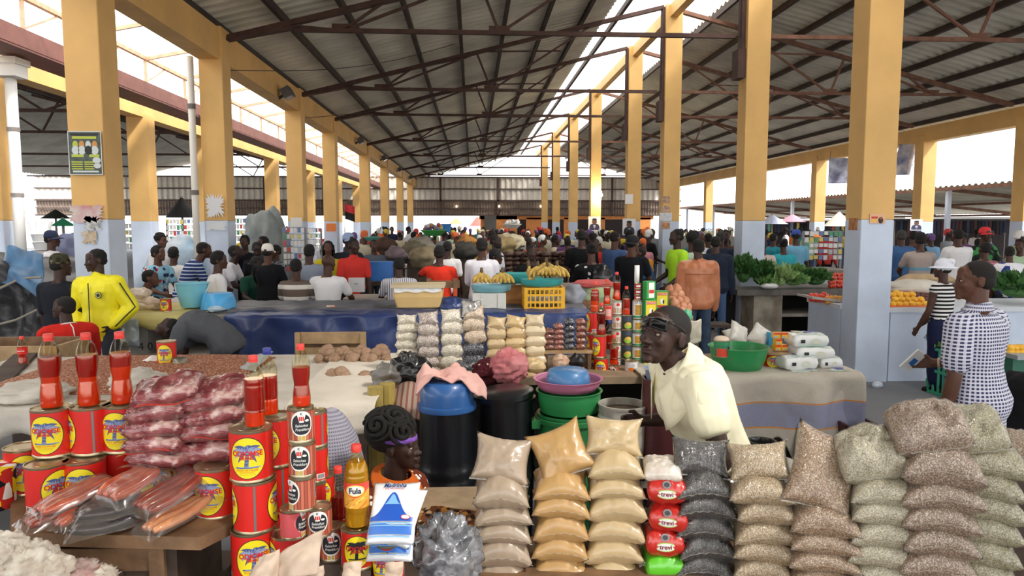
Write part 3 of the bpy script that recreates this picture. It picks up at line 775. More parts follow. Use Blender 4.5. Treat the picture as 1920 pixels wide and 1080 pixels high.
# seller in the cream shirt: leaning forward to our left
KW = dict(lean=31, twist=0, head=(26, -12, 0), drop=.035, hs=1.13, arms=[(-35, 6, 88, 6), (-10, 22, 46, -4)], legs=[(24, 4, -22, 2), (16, 4, -24, 2)], wide=1.12, hands=(1.1, 1.0), fat=1.18)
F = Fig(1.8, pelvis=.9, **KW); F = Fig(1.8, pelvis=.9 + PZ(571, 3.26, 1248) - F.hc.z - .118 * 1.13 * F.k, **KW)
r = person('bald person in a cream short-sleeved shirt bending over the goods, dark glasses on the forehead', PX(1354, 3.26), 3.26, -84, F, 0, CREAM, .42, '#2d2b2e', 'buzz', vox=.0055, eye=True, hem=-.24, inf=.030, flare=.05, collar=False, wr=.013, svox=.007, split=True, neck=.49, hairm=M('#1d1816', .8))
seller, FS = r, F
T = F.H
g = MB(); fr = M('#2b2624', .3, name='glasses_frame')
gl = thing('sunglasses', 'dark wrap sunglasses resting on the forehead of the person in cream', 'sunglasses', (0, 0, 0)); gl.matrix_world = r.matrix_basis
GT = T @ Matrix.Translation((0, -.005, .032)) @ Matrix.Rotation(math.radians(-8), 4, 'X')
for x in (-1, 1):
    q = MB(); q.grid(lambda u, v: GT @ V((x * (.008 + .06 * u), -.094 + .03 * u * u + .004 * math.sin(PI * v), -.022 + .04 * v - .006 * u)), 8, 5)
    o = q.build('lens', M('#050608', .2, spec=.3, name='dark_lens'), gl, True); sd = o.modifiers.new('t', 'SOLIDIFY'); sd.thickness = .003
    MB().tube([GT @ V((x * .066, -.066, .012)), GT @ V((x * .079, -.03, .01)), GT @ V((x * .082, .02, 0)), GT @ V((x * .08, .045, -.02))], .0032, 8).build('temple', fr, gl, True)
MB().tube([GT @ V((x, y_, z_)) for x, y_, z_ in ((-.068, -.064, .016), (-.04, -.086, .021), (0, -.097, .012), (.04, -.086, .021), (.068, -.064, .016))], .0019, 8).build('rim', M('#8d8a86', .3, metal=.7), gl, True)
# shirt collar, placket and pocket of the seller
q = MB(); 
for sx in (-1, 1):
    def cf(u, v, sx=sx):
        c, d, x, f = F.at(.50); a = PI * (.08 + .92 * u) ; rr = .085 + .02 * v
        g = (1 + math.cos(a)) / 2; open_ = .05 * g * v
        return c + x * (sx * (math.sin(a) * (rr + .012 + .03 * v) + .012 + open_)) + f * (math.cos(a) * (rr + .015 + .06 * v * g) * 1.15 + .03 * g) + d * (.085 - .06 * v - .085 * g - .09 * g * v)
    q.grid(cf, 16, 5)
o = q.build('collar', CREAM, r, True); sd = o.modifiers.new('t', 'SOLIDIFY'); sd.thickness = .004

# woman with coiled black hair sitting low, facing right
F = Fig(1.62, pelvis=.42, lean=12, head=(12, -6, 0), arms=[(30, 8, 70, -10), (25, 8, 60, -10)], legs=[(85, 12, 5, 4), (85, 12, 5, 4)], wide=.98)
DRESS = blotch('#6b2f1c', ['#e9e2da', '#d9cbbb'], 26, .30)
pw = PZ(828, 3.35) ; zoff = pw - F.hc.z
r = person('person with coiled black hair, purple band and orange collared dotted dress, sitting low', PX(708, 3.35), 3.35, 58, F, 0, DRESS, .9, '#5a2a1a', None, vox=.0055, eye=True, z=zoff, hem=-.1, inf=.02, skirt=True, svox=.009)
woman = r; T = F.H
mb = MB()
mb.ball((0, 0, 0), (.105, .125, .11), 22, 0, T @ Matrix.Translation((0, .05, .08)))
hair = link_mesh('hair', remesh(mb, .006, 2, .5, .004, 50), HAIR, r)
for k, cd in enumerate(((-.35, -.55, .75), (.55, -.2, .8), (-.85, .1, .45), (.1, .6, .8), (.75, -.6, .2), (.8, .45, .35), (-.5, -.85, .1))):
    cd = V(cd).normalized(); tx = cd.cross(V((0, 0, 1))).normalized(); tz = tx.cross(cd); pts = []
    for i in range(44):
        a = i * .36 + k; rr = .06 + .0165 * i; n_ = (cd + (tx * math.cos(a) + tz * math.sin(a)) * rr).normalized()
        pts.append(T @ V((n_.x * .112, .05 + n_.y * .132, .08 + n_.z * .116)))
    MB().tube(pts, [.0125 * (1 - .4 * (i / 43) ** 3) for i in range(44)], 8).build('braid', HAIR, hair, True)
mb = MB(); mb.tube([T @ V((math.sin(a) * .083, .02 - math.cos(a) * .102, .052 - .015 * math.cos(a))) for a in [i * .3 - 1.9 for i in range(13)]], .012, 10, flat=1.4)
mb.build('hair_band', M('#7b4fb0', .8, var=.3, vs=60, name='purple_band'), r, True)
q = MB()
ORG = fab('#c9601f')
for sx in (-1, 1):
    def cf(u, v, sx=sx):
        c, d, x, f = F.at(.49); a = PI * u; rr = .072 + .055 * v
        return c + x * (sx * math.sin(a) * rr * 1.1) + f * (math.cos(a) * rr + .02 * v) + d * (.07 - .055 * v - .05 * math.cos(a) * v)
    q.grid(cf, 14, 5)
o = q.build('collar', ORG, r, True); sd = o.modifiers.new('t', 'SOLIDIFY'); sd.thickness = .005
mb = MB(); c, d, x, f = F.at(.44); mb.ball(c + f * .13, (.035, .03, .03), 12); mb.capsule(c + f * .13, .02, c + f * .14 + x * .08 - d * .03, .03, 10); mb.capsule(c + f * .13, .02, c + f * .14 - x * .08 - d * .03, .03, 10)
link_mesh('bow', remesh(mb, .008, 2, .5, .003, 40), ORG, r)

# checked shirt, right edge, seen from behind holding a phone
F = Fig(1.74, pelvis=.95, lean=4, head=(44, 0, 0), arms=[(16, 14, 84, -24), (-4, 12, 8, 4)], legs=[(2, 3, -4, 2)] * 2, wide=1.05, hands=(.7, .4))
CHK = checks('#d2d2e0', '#3d3f66', .021)
ck = person('person in a white and navy checked shirt and jeans at right, holding a phone', PX(1850, 4.1), 4.1, 206, F, 2, CHK, .68, M('#3f5f86', .8, var=.3, vs=6, bump=.1, bs=200, name='denim'), 'buzz', vox=.006, eye=True, hem=-.17, inf=.022, flare=.10, collar=True, wr=.011, svox=.008, split=True, hairm=M('#15110f', .85))
FCK = F
ph = thing('phone', 'white phone held out by the person in the checked shirt', 'phone', (0, 0, 0)); 
hp_ = ck.matrix_basis @ (F.wr[0] + F.fd[0] * .13 * F.k); ph.location = hp_
MB().box((-.035, -.03, .02), (.085, .012, .16), Matrix.Rotation(.5, 4, 'Y') @ Matrix.Rotation(.5, 4, 'X')).build('case', WHITE, ph); MB().box((-.036, -.037, .012), (.04, .004, .05), Matrix.Rotation(.5, 4, 'Y') @ Matrix.Rotation(.5, 4, 'X')).build('screen', M('#2a6ab0', .3), ph); ph.rotation_euler = (0, 0, .3)
b = MB(); b.lathe([(.034, -.006), (.034, .006)], 16); o = b.build('bracelet', M('#b9a68a', .4), ck); o.matrix_local = Matrix.Translation(F.wr[0] - F.fd[0] * .02) @ F.fd[0].to_track_quat('Z', 'Y').to_matrix().to_4x4()
q = MB()
def cf(u, v):
    c, d, x, f = F.at(.50); a = 2 * PI * u; rr = .078 + .016 * v
    return c + x * (math.sin(a) * rr) + f * (math.cos(a) * rr) + d * (.055 - .05 * v - .02 * math.cos(a))
q.grid(cf, 24, 4); o = q.build('collar', CHK, ck, True); sd = o.modifiers.new('t', 'SOLIDIFY'); sd.thickness = .004

# yellow track jacket leaning on the nearest left column
F = Fig(1.70, pelvis=.92, lean=-3, side=-3, head=(-40, 4, 0), arms=[(-8, 22, 20, -18), (-6, 30, 28, -36)], legs=[(6, 4, -4, 2)] * 2, wide=1.1, hands=.9)
YJ = M('#f2e61f', .5, name='yellow_nylon', bump=.15, bs=60, var=.03, spec=.4)
yx = PX(180, 7.75)
yj = person('person in a bright yellow zipped track jacket leaning against the nearest left column', yx, 7.75, -8, F, 0, YJ, 1.95, '#3b424e', 'short', vox=.007, eye=True, hem=-.16, inf=.035, flare=-.05, collar=True, wr=.014, svox=.009)
def onf(t, xo, out, F=F):
    c, d, x, f = F.at(t); a = max(-1, min(1, xo / .19)); return c + x * xo + f * ((.135 + out) * math.sqrt(max(.05, 1 - a * a)) + .01)
MB().tube([onf(t / 20 * .62 - .13, -.005 + .01 * (t / 20), .03) for t in range(20)], .006, 6).build('zip', M('#2a2c30', .5), yj, True)
b = MB(); c0 = onf(.33, .095, .034); 
for rr, mm, dz in ((.036, 0, 0), (.028, 1, .002), (.02, 0, .004)):
    disc(b, lambda u, v, dz=dz: (c0.x + u, c0.y - dz, c0.z + v), 0, 0, rr, rr, mm)
b.build('crest', [M('#2c3a20', .6), M('#d9d68a', .6)], yj)
b = MB(); c1 = onf(.36, -.085, .03); b.poly([c1 + V(q_) for q_ in ((-.016, 0, 0), (.0, -.002, -.004), (.018, 0, .006), (.004, -.002, .004))]); b.build('logo', BLK, yj)
for i, sg in ((0, -1), (1, 1)):
    pts = [F.sh[i].lerp(F.el[i], u / 6) + V((sg * .088 * .9, -.055, .01)) * (1 - .1 * u / 6) for u in range(7)] + [F.el[i].lerp(F.wr[i], u / 5) + V((sg * .06, -.055, -.0)) for u in range(1, 6)]
    MB().tube(pts, .011, 6, flat=.5).build('sleeve_stripe', M('#2a2c30', .6), yj, True)

# red shirt bending at far left, facing left
F = Fig(1.68, pelvis=.80, lean=22, head=(42, -8, 0), arms=[(20, 14, 50, 0), (25, 10, 45, 0)], legs=[(30, 5, -25, 2)] * 2, wide=1.08)
rs_ = person('person in a red shirt with white collar trim stooping beside the yellow jacket', PX(124, 7.1), 7.1, -135, F, 0, '#c8281f', 1.0, '#2a2a30', 'buzz', vox=.008, eye=True, inf=.03, wr=.012, z=0)
rs_.location.z = PZ(575, 7.1) - F.hc.z
MB().tube([F.at(.5)[0] + F.at(.5)[2] * (.088 * math.sin(a)) + F.at(.5)[3] * (.08 * math.cos(a)) + V((0, 0, .012)) for a in [i * .4 for i in range(16)]], .009, 6).build('collar_trim', M('#dcd9d2', .8), rs_, True)
MB().tube([F.at(.5 - .02 * i)[0] - F.at(.5 - .02 * i)[3] * (.10 + .02 * min(i, 3)) for i in range(8)], .006, 6).build('seam', M('#dcd9d2', .8), rs_, True)
# grey shirt bending over, head down to the left
F = Fig(1.70, pelvis=.78, lean=88, head=(0, -40, 0), arms=[(25, 8, 15, 0), (20, 8, 12, 0)], legs=[(8, 5, -6, 2)] * 2, wide=1.1, fat=1.12)
gs = person('person in a grey shirt and dark trousers bent double beside the blue tarpaulin', PX(418, 7.3), 7.3, -88, F, 0, '#56585e', .7, '#26262b', 'buzz', vox=.009, inf=.03, wr=.014, flare=.06)
gs.location.z = 0
# black shirt and camo cap from behind
F = Fig(1.70, lean=3, head=(-30, 0, 0), arms=[(6, 9, 14, 3)] * 2, wide=1.08)
person('person in a black shirt and camouflage cap seen from behind at far left', PX(104, 7.85), 7.85, 170, F, 0, '#1d2028', .75, '#1b1b20', 'buzz', ('knit', blotch('#4a4334', ['#2c2a22', '#6e6450', '#39402c'], 22, .6)), .010, inf=.022, z=PZ(476, 7.85) - 1.735)
# ================================================================ goods: builders
def grain(a, b, c, scale, name='bagged_grain', film=.55, rough=.3):
    m = M(a, rough, name=name, coat=film, bump=0, vs=scale + hash((a, b, c)) % 89 * .01, col2=b); t = NT(m)
    vo = t.new('TexVoronoi'); vo.inputs['Scale'].default_value = scale; t.ln(t.coord(), vo.inputs['Vector'])
    wn = t.new('TexWhiteNoise'); t.ln(vo.outputs['Position'], wn.inputs[0])
    col = t.ramp(wn.outputs[0], [(0, a), (.55, b), (.93, c)])
    edge = t.ramp(vo.outputs['Distance'], [(.45, (1, 1, 1)), (.85, (.45, .42, .40))])
    t.color(t.mix(1.0, col, edge, 'MULTIPLY'))
    bp = t.new('Bump'); bp.inputs['Strength'].default_value = .5; bp.inputs['Distance'].default_value = .004; t.ln(vo.outputs['Distance'], bp.inputs['Height']); bp.invert = True
    wr = t.new('Bump'); wr.inputs['Strength'].default_value = .5; wr.inputs['Distance'].default_value = .01
    t.ln(t.noise(34, 3, t.coord('Object', (1, .35, .35))), wr.inputs['Height']); t.ln(bp.outputs[0], wr.inputs['Normal']); t.ln(bp.outputs[0], t.b.inputs['Normal'])
    t.ln(wr.outputs[0], t.b.inputs['Coat Normal'])
    return m
def flour(a, name='bagged_flour', film=.5):
    m = M(a, .38, name=name, coat=film, var=.05, vs=9.1); t = NT(m)
    wr = t.new('Bump'); wr.inputs['Strength'].default_value = .35; wr.inputs['Distance'].default_value = .01
    t.ln(t.noise(26, 3, t.coord('Object', (1, .4, .4))), wr.inputs['Height']); t.ln(wr.outputs[0], t.b.inputs['Coat Normal'])
    return m
BEANS = ('black_beans', 'tan_beans', 'brown_beans', 'white_beans', 'speckled_beans', 'greenish_beans')
WRINK = thin('#f6f4f0', alpha=.07, name='wrinkled_film', rough=.13, haze=.03, edge=.35)
t = NT.__new__(NT); t.t = WRINK.node_tree; t.n = t.t.nodes
bp_ = t.new('Bump'); bp_.inputs['Strength'].default_value = .9; bp_.inputs['Distance'].default_value = .02; t.ln(t.noise(30, 3, t.coord('Object', (2.2, .35, .8))), bp_.inputs['Height'])
for n_ in list(t.n):
    if n_.type == 'BSDF_GLOSSY': t.ln(bp_.outputs[0], n_.inputs['Normal'])
CLEAR = thin('#f1efe9', alpha=.1, name='clear_film', haze=.25)

def pillow_mb(w, d, t, seed=0, pinch=.10, sag=.0, nu=20, nv=16, ears=0., noise_=.05, m=0, sq=.5):
    "flat-lying filled bag: seams left and right (x) and front and back (y)"
    b = MB(); o = seed * 3.7
    def f(side):
        def g(u, v):
            a, c = 2 * u - 1, 2 * v - 1
            x = w / 2 * a * (1 - pinch * (1 - c * c)); y = d / 2 * c * (1 - pinch * (1 - a * a))
            h = (max(0, 1 - abs(a) ** 2.6) * max(0, 1 - abs(c) ** 2.6)) ** sq
            k = noise.noise(V((a * 1.6 + o, c * 1.6, side * 2))) * noise_ * t * 1.6 * h
            wr = noise.noise(V((a * 5 + o, c * 5, side))) * noise_ * t * .5 * (.3 + h)
            e = (abs(a) * abs(c)) ** 4
            seam = noise.noise(V((a * 6 + o, c * 6, 3))) * t * .06
            return (x, y, side * t / 2 * h + k + wr * side + seam - sag * (a * a) * t + ears * e)
        return g
    n0 = len(b.v); b.grid(f(1), nu, nv, m); b.grid(f(-1), nu, nv, m)
    return b
def weld(o, dist=.0015):
    bm = bmesh.new(); bm.from_mesh(o.data); bmesh.ops.remove_doubles(bm, verts=bm.verts, dist=dist); bmesh.ops.recalc_face_normals(bm, faces=bm.faces); bm.to_mesh(o.data); bm.free(); return o
def bag(name, label, cat, group, loc, w, d, t, mat, rot=(0, 0, 0), seed=0, pinch=.10, sag=.12, ears=0., noise_=.06, sq=.5, nu=22, nv=18, seam=True):
    o = pillow_mb(w, d, t, seed, pinch, sag, nu, nv, ears, noise_, 0, sq).build(name, mat, None, True); weld(o)
    o.location = loc; o.rotation_euler = rot; tag(o, label, cat, group)
    if mat.name.split('.')[0] in BEANS and nu > 16:
        q = pillow_mb(w * 1.02, d * 1.02, t * 1.03 + .004, seed, pinch, sag, nu, nv, ears, noise_, 0, sq).build('film', WRINK, o, True); weld(q)
    if seam:
        s_ = MB()
        def edge(u, v):
            a = 2 * u - 1; return ((w / 2 * a), -d / 2 * (1 - pinch * (1 - a * a)) - .007 * v + .002, noise.noise(V((a * 6 + seed * 3.7, -6, 3))) * t * .06 - sag * a * a * t + .002 * math.sin(a * 22 + seed) * v + ears * (abs(a) ** 4))
        s_.grid(edge, 24, 1); s_.build('seam', CLEAR, o, True)
    return o

# -- tin cans
TIN = M('#b8ab8c', .28, metal=.85, var=.1, vs=8, name='tin')
TINL = M('#a0876a', .5, metal=.3, var=.25, vs=12, name='dusty_tin_lid')
RED = M('#d8221a', .35, var=.04, vs=5, coat=.3, name='red_print')
PYEL = M('#f2dd22', .4, name='yellow_print'); PDRK = M('#20222a', .5, name='dark_print'); PBLU = M('#8f9cc0', .5, name='blue_print'); PBLU2 = M('#4b5a8c', .5, name='deep_blue_print'); PWHT = M('#ecebe6', .45, name='white_print'); PRED = M('#d3261c', .45, name='red_lettering'); PORG = M('#e0701c', .45, name='orange_print'); PGRN = M('#2f8f4a', .45, name='green_print'); PGLD = M('#c8a64a', .4, name='gold_print')
def can_body(r, h, red=RED, n=40):
    b = MB()
    b.lathe([(r * .96, .003), (r * 1.02, .0), (r * 1.02, .006), (r, .009)], n, 1)
    b.lathe([(r, .009), (r, h - .009)], n, 0, cap=False)
    b.lathe([(r, h - .009), (r * 1.02, h - .006), (r * 1.02, h), (r * .97, h), (r * .95, h - .005), (r * .6, h - .005), (r * .58, h - .0035), (.001, h - .0035)], n, 1)
    o = b.build('can', [red, TIN], None, 'auto'); return o
def palm_label(b, fn, h, k=1.0, dark=False):
    "oval label with palm tree and lettering; materials: 0 yellow 1 dark 2 pale blue 3 deep blue 4 red 5 orange 6 white"
    c = h * .49
    disc(b, fn(.0006), 0, c, .061 * k, h * .41, 1, 36, 5); disc(b, fn(.0010), 0, c, .0585 * k, h * .395, 0, 36, 5)
    q = fn(.0016); tp = c + h * .17
    leaf = 3 if not dark else 1; leaf2 = 2 if not dark else 1
    for a, L, w_ in ((150, .052, .013), (168, .054, .012), (196, .045, .014), (222, .042, .013), (30, .052, .013), (12, .054, .012), (-16, .045, .014), (-42, .042, .013), (100, .030, .015), (70, .034, .015)):
        ar = math.radians(a); dx, dz = math.cos(ar) * k, math.sin(ar) * k; pts = []
        n_ = 6
        for s_ in (1, -1):
            for i in (range(n_ + 1) if s_ > 0 else range(n_, -1, -1)):
                u = i / n_; wd = w_ * .5 * math.sin(PI * (.15 + .85 * u)) * s_ * k
                pts.append(q(dx * L * u - dz * wd / k, tp + dz * L * u + dx * wd / k - .018 * u * u * k))
        m_ = len(pts); o = len(b.v); b.v += pts
        for i in range(n_): b.f.append((o + i, o + i + 1, o + m_ - 2 - i, o + m_ - 1 - i)); b.m.append(leaf2 if abs(a) % 4 < 2 else leaf)
    q = fn(.0014); patch(b, lambda x, z: q(x + .004 * k * math.sin((z - c) * 30), z), -.0065 * k, c - h * .17, .0065 * k, tp, leaf, 1, 6)
    for i in range(5): patch(b, fn(.0019), -.0065 * k, c - h * (.15 - .06 * i), .0065 * k, c - h * (.135 - .06 * i), 2 if not dark else 1, 1, 1)
    patch(b, fn(.0016), -.038 * k, c - h * .20, .036 * k, c - h * .17, leaf, 8); patch(b, fn(.0018), -.03 * k, c - h * .185, .044 * k, c - h * .165, leaf2, 8)
    text(b, 'ODJOMSE', .0235 * k, fn(.0024), 4, 1.0, 0, .03, (.0, c + h * .085)); text(b, 'BRAND', .0135 * k, fn(.0024), 4, 1.05, 0, .03, (0, c + h * .0))
    text(b, 'NOIX DE PALME', .009 * k, fn(.0018), 5, 1.05, 0, .01, (0, c - h * .235))
    for i in range(3): patch(b, fn(.0016), -.026 * k, c - h * (.275 + .025 * i), .026 * k, c - h * (.268 + .025 * i), 5 if i == 0 else 7, 6)
LABM = [PYEL, PDRK, PBLU, PBLU2, PRED, PORG, PWHT, M('#cdb41e', .5, name='ochre_print')]
_protos = {}
def palm_can(label, loc, rz, group, r=.07, h=.175, dark=False, dusty=False, seam=True, cat='can'):
    key = ('palm', r, h, dark)
    if key not in _protos:
        o = can_body(r, h); o.name = 'palm_nut_can'
        b = MB(); palm_label(b, lambda e: cyl(r + e), h, r / .07, dark); b.build('label', LABM, o, fix=False)
        b = MB(); palm_label(b, lambda e: (lambda x, z: (-cyl(r + e)(x, z)[0], -cyl(r + e)(x, z)[1], z)), h, r / .07, dark); b.build('label', LABM, o, fix=False)
        b = MB(); q = lambda x, z: cyl(r + .0008)(x + r * PI / 2 + .01, z); patch(b, q, -.004, .01, .004, h - .01, 0, 2, 1); b.build('seam', M('#8d8a88', .35, metal=.6, name='tin_seam'), o, fix=False)
        b = MB(); q = lambda x, z: cyl(r + .0008)(x - r * PI / 2 + .004, z); patch(b, q, -.02, .014, .012, .034, 0, 4, 1)
        for i in range(9): patch(b, lambda x, z: cyl(r + .0012)(x - r * PI / 2 + .004, z), -.017 + i * .003, .017, -.0155 + i * .003, .032, 1, 1)
        b.build('barcode', [PWHT, PDRK], o, fix=False)
        _protos[key] = o; o['_used'] = 0
    p = _protos[key]
    if not p['_used']: p['_used'] = 1; c = p; c.location = loc; c.rotation_euler = (0, 0, rz)
    else: c = dup(p, loc, rz); del c['_used']
    return tag(c, label, cat, group)

def frank_can(label, loc, rz, group, r=.0425, h=.115):
    key = ('frank', r, h)
    if key not in _protos:
        SAUS = M('#b9634a', .4, var=.12, vs=20, name='sausage_print')
        o = can_body(r, h, M('#7a3a2c', .4, name='brown_print')); o.name = 'sausage_can'
        b = MB()
        for i in range(22):
            x = -PI * r + (i + .5) * 2 * PI * r / 22
            b.grid(lambda u, v, x=x: cyl(r + .0006 + .0012 * math.sin(PI * u))(x + (u - .5) * .0105, .011 + (h - .022) * v), 4, 1, i % 2)
        b.build('sausage_picture', [M('#c77058', .4, name='pink_sausage'), M('#a95440', .4, name='dark_sausage')], o, fix=False, smooth=True)
        for s_ in (0, 1):
            F_ = lambda e: (lambda x, z: cyl(r + e)(x + s_ * PI * r * .98, z))
            b = MB(); k = h / .115
            disc(b, F_(.0026), 0, .066 * k, .036, .042 * k, 1, 32, 5, .9); disc(b, F_(.0030), 0, .064 * k, .0315, .034 * k, 0, 32, 5, .85)
            b.grid(lambda u, v: F_(.0034)((u - .5) * (.014 + .018 * v), (.070 + .034 * v) * k), 6, 3, 1)
            for i, x in enumerate((-.006, .0, .006)): b.grid(lambda u, v, x=x: F_(.0040)(x + (u - .5) * .0045, (.076 + .014 * v) * k), 1, 1, 2)
            text(b, 'K', .012, F_(.0042), 4, 1, 0, .03, (0, .099 * k))
            text(b, 'Salsichas', .0125, F_(.0040), 1, 1.0, .25, .01, (0, .060 * k)); text(b, 'Frankfurt', .0125, F_(.0040), 1, 1.0, .25, .01, (.002, .047 * k))
            disc(b, F_(.0038), .018, .076 * k, .007, .004, 1, 12, 2)
            for sx in (-1, 1): b.grid(lambda u, v: F_(.0030)(sx * (.0005 + .0125 * u), (.010 + .018 * v - (0.005 * u if v < .5 else 0)) * k), 2, 2, 1); b.grid(lambda u, v: F_(.0034)(sx * (.0015 + .010 * u), (.012 + .014 * v - (0.004 * u if v < .5 else 0)) * k), 2, 2, 3)
            b.build('label', [PDRK, PWHT, PRED, PGLD, PBLU2], o, fix=False)
        _protos[key] = o; o['_used'] = 0
    p = _protos[key]
    if not p['_used']: p['_used'] = 1; c = p; c.location = loc; c.rotation_euler = (0, 0, rz)
    else: c = dup(p, loc, rz); del c['_used']
    return tag(c, label, 'can', group)

# -- bottles of red palm oil
PET = thin('#f6f2e0', alpha=.03, name='clear_bottle', rough=.05)
OIL = M('#a80e08', .12, trans=.12, coat=.6, name='dark_red_oil'); OILB = M('#e8380a', .12, trans=.12, coat=.6, name='orange_red_oil'); OILK = M('#6d0a0c', .12, trans=.05, coat=.6, name='deep_red_oil')
CAPR = M('#e8433a', .4, name='red_cap'); CAPB = M('#26338f', .4, name='blue_cap')
def prof_at(pr, z):
    for (r0, z0), (r1, z1) in zip(pr, pr[1:]):
        if z0 <= z <= z1: return r0 + (r1 - r0) * ((z - z0) / max(1e-6, z1 - z0))
    return pr[-1][0]
def smooth_prof(pr, n=60):
    out = []
    k = len(pr)
    for i in range(k - 1):
        p0, p1, p2, p3 = pr[max(0, i - 1)], pr[i], pr[i + 1], pr[min(k - 1, i + 2)]
        for j in range(6):
            u = j / 6; h = lambda a: .5 * ((2 * p1[a]) + (-p0[a] + p2[a]) * u + (2 * p0[a] - 5 * p1[a] + 4 * p2[a] - p3[a]) * u * u + (-p0[a] + 3 * p1[a] - 3 * p2[a] + p3[a]) * u ** 3)
            out.append((max(.001, h(0)), h(1)))
    return out + [pr[-1]]
COKE = smooth_prof([(.018, .006), (.030, .0), (.034, .012), (.034, .04), (.030, .075), (.0285, .09), (.033, .12), (.0345, .15), (.033, .175), (.024, .205), (.0135, .225), (.0125, .236)])
STRT = smooth_prof([(.018, .006), (.032, .0), (.034, .012), (.034, .05), (.0325, .06), (.034, .07), (.034, .13), (.033, .145), (.034, .155), (.030, .18), (.018, .205), (.0125, .222), (.0125, .236)])
def bottle(label, loc, s, level, split, cap=CAPR, prof=COKE, group=None, rz=0., top=OIL, low=OILB, name='oil_bottle', brand=False):
    t_ = thing(name, label, 'bottle', loc, rz, group); t_.scale = (s, s, s)
    n = 28; z1 = .236
    b = MB()
    rs = []
    for r, z in prof:
        rs.append([(r * (1 + (.07 * math.cos(5 * 2 * PI * j / n) if z < .02 else 0)) * math.cos(2 * PI * j / n), r * (1 + (.07 * math.cos(5 * 2 * PI * j / n) if z < .02 else 0)) * math.sin(2 * PI * j / n), z) for j in range(n)])
    b.rings(rs); b.build('bottle', PET, t_, True)
    zs = [z for _, z in prof]
    def fill(a, c, m_, nm):
        pr = [(r * .95, z) for r, z in prof if a + .001 < z < c - .001]; pr = [(prof_at(prof, a) * .95, a)] + pr + [(prof_at(prof, c) * .95, c)]
        MB().lathe(pr, n, cap=True).build(nm, m_, t_, 'auto')
    fill(.004, split, low, 'oil_sediment'); fill(split, level, top, 'oil')
    MB().lathe([(.0145, .226), (.015, .228), (.015, .243), (.0135, .245), (.001, .245)], 24).lathe([(.0155, .222), (.0155, .226)], 24).build('cap', cap, t_, 'auto')
    if brand:
        b = MB(); b.lathe([(.0345, .11), (.0347, .16)], 28, cap=False, m=0); text(b, 'Coca-Cola', .014, cyl(.0353), 1, 1, .3, .02, (0, .135)); b.build('label', [RED, PWHT], t_, fix=False)
    return t_
# ================================================================ foreground stall, right: stacks of filled bags
G1 = flour('#a5937f', 'pale_meal'); G2 = flour('#b8935f', 'yellow_meal'); G3 = flour('#bda67e', 'cream_meal')
BK = grain('#1c1e26', '#2a2d36', '#4a4c54', 300, 'black_beans', .9, .25)
TAN = grain('#a88f70', '#c2ac8a', '#e2d5bd', 250, 'tan_beans'); BRN = grain('#93735a', '#ae8f74', '#d9c7b0', 240, 'brown_beans')
WHT = grain('#b8b298', '#cbc6ae', '#e6e3d4', 260, 'white_beans'); SPK = grain('#7d6657', '#a58a77', '#d6c6b8', 250, 'speckled_beans'); GRN = grain('#9f9b7c', '#b6b294', '#dcdac6', 260, 'greenish_beans')
TBL = thing('market_table', 'low wooden table under the front row of filled bags', 'table', (1.15, 2.55, 0))
MB().box((0, 0, .60), (3.1, 1.0, .05)).build('table_top', WOOD, TBL)
for x in (-1.45, 1.45):
    for y in (-.42, .42): MB().box((x, y, .29), (.08, .08, .58)).build('leg', WOODD, TBL)
ZT = .625
def stack(nm, cx, ys, y, wpx, mat, jit=(), top=('up', 52), seed=0, kind='bag', dep=.2):
    """bags of one stack, boundaries ys in pixels from the top down, built down to the table"""
    wd = wpx * y / FPX; zs = [PZ(q, y, cx) for q in ys]; n = len(zs) - 1
    while zs[-1] > ZT + .04: zs.append(max(ZT, zs[-1] - (zs[-2] - zs[-1])))
    x0 = P(cx, ys[0], y).x; k = len(zs) - 1
    for i in range(k):
        zc = (zs[i] + zs[i + 1]) / 2; t_ = (zs[i] - zs[i + 1]); j = jit[i] if i < len(jit) else (0, 0, 0)
        lab = f'{from_top(i)} {nm}' if i else f'topmost {nm}'
        r = random.Random(seed * 31 + i)
        yaw = math.radians(-math.degrees(math.atan2(x0, y)) * .6 + j[2] + r.uniform(-4, 4))
        loc = (x0 + j[0] * wd, y + dep * .35 + j[1], zc)
        if i == 0 and top[0] == 'up':
            a = math.radians(top[1]); hh = t_ * 1.18
            bag('grain_bag', lab, 'bag', nm, (loc[0], y + .08, zc), wd * 1.0, hh / math.sin(a) , .09, mat, (a, math.radians(top[2] if len(top) > 2 else 0), yaw), seed * 7 + i, .13, .0, .02, .08)
        elif i == 0 and top[0] == 'lump':
            bag('grain_bag', lab, 'bag', nm, (loc[0], y + .1, zc), wd * .92, dep, t_ * 1.5, mat, (math.radians(28), math.radians(-12), yaw), seed * 7 + i, -.06, 0, 0, .12, .4)
        else:
            bag('grain_bag', lab, 'bag', nm, loc, wd * r.uniform(.95, 1.04), dep * 1.12, t_ * 1.5, mat, (math.radians(r.uniform(2, 9)), math.radians(r.uniform(-3, 3)), yaw), seed * 7 + i, .10, .18, 0, .07)
stack('bag in the pale meal stack left of the yellow meal', 943, [842, 905, 948, 978, 1012, 1056, 1098], 2.75, 116, G1, seed=1, top=('up', 55, 8))
stack('bag in the yellow meal stack between two paler stacks', 1056, [822, 896, 930, 966, 1008, 1046, 1084], 2.75, 114, G2, seed=2, top=('up', 60, -22))
stack('bag in the tall cream meal stack by the red packs', 1158, [802, 857, 895, 928, 973, 1012, 1052, 1090], 2.75, 116, G3, [(0, 0, 0), (.02, 0, 0), (.02, 0, 0), (.05, 0, 0), (.05, 0, 0)], seed=3, top=('up', 62, 4))
stack('bag in the stack of black beans', 1336, [843, 897, 930, 968, 1006, 1044, 1082], 2.68, 116, BK, [(-.1, 0, 0), (-.06, 0, 0)], seed=4, top=('up', 60, 4))
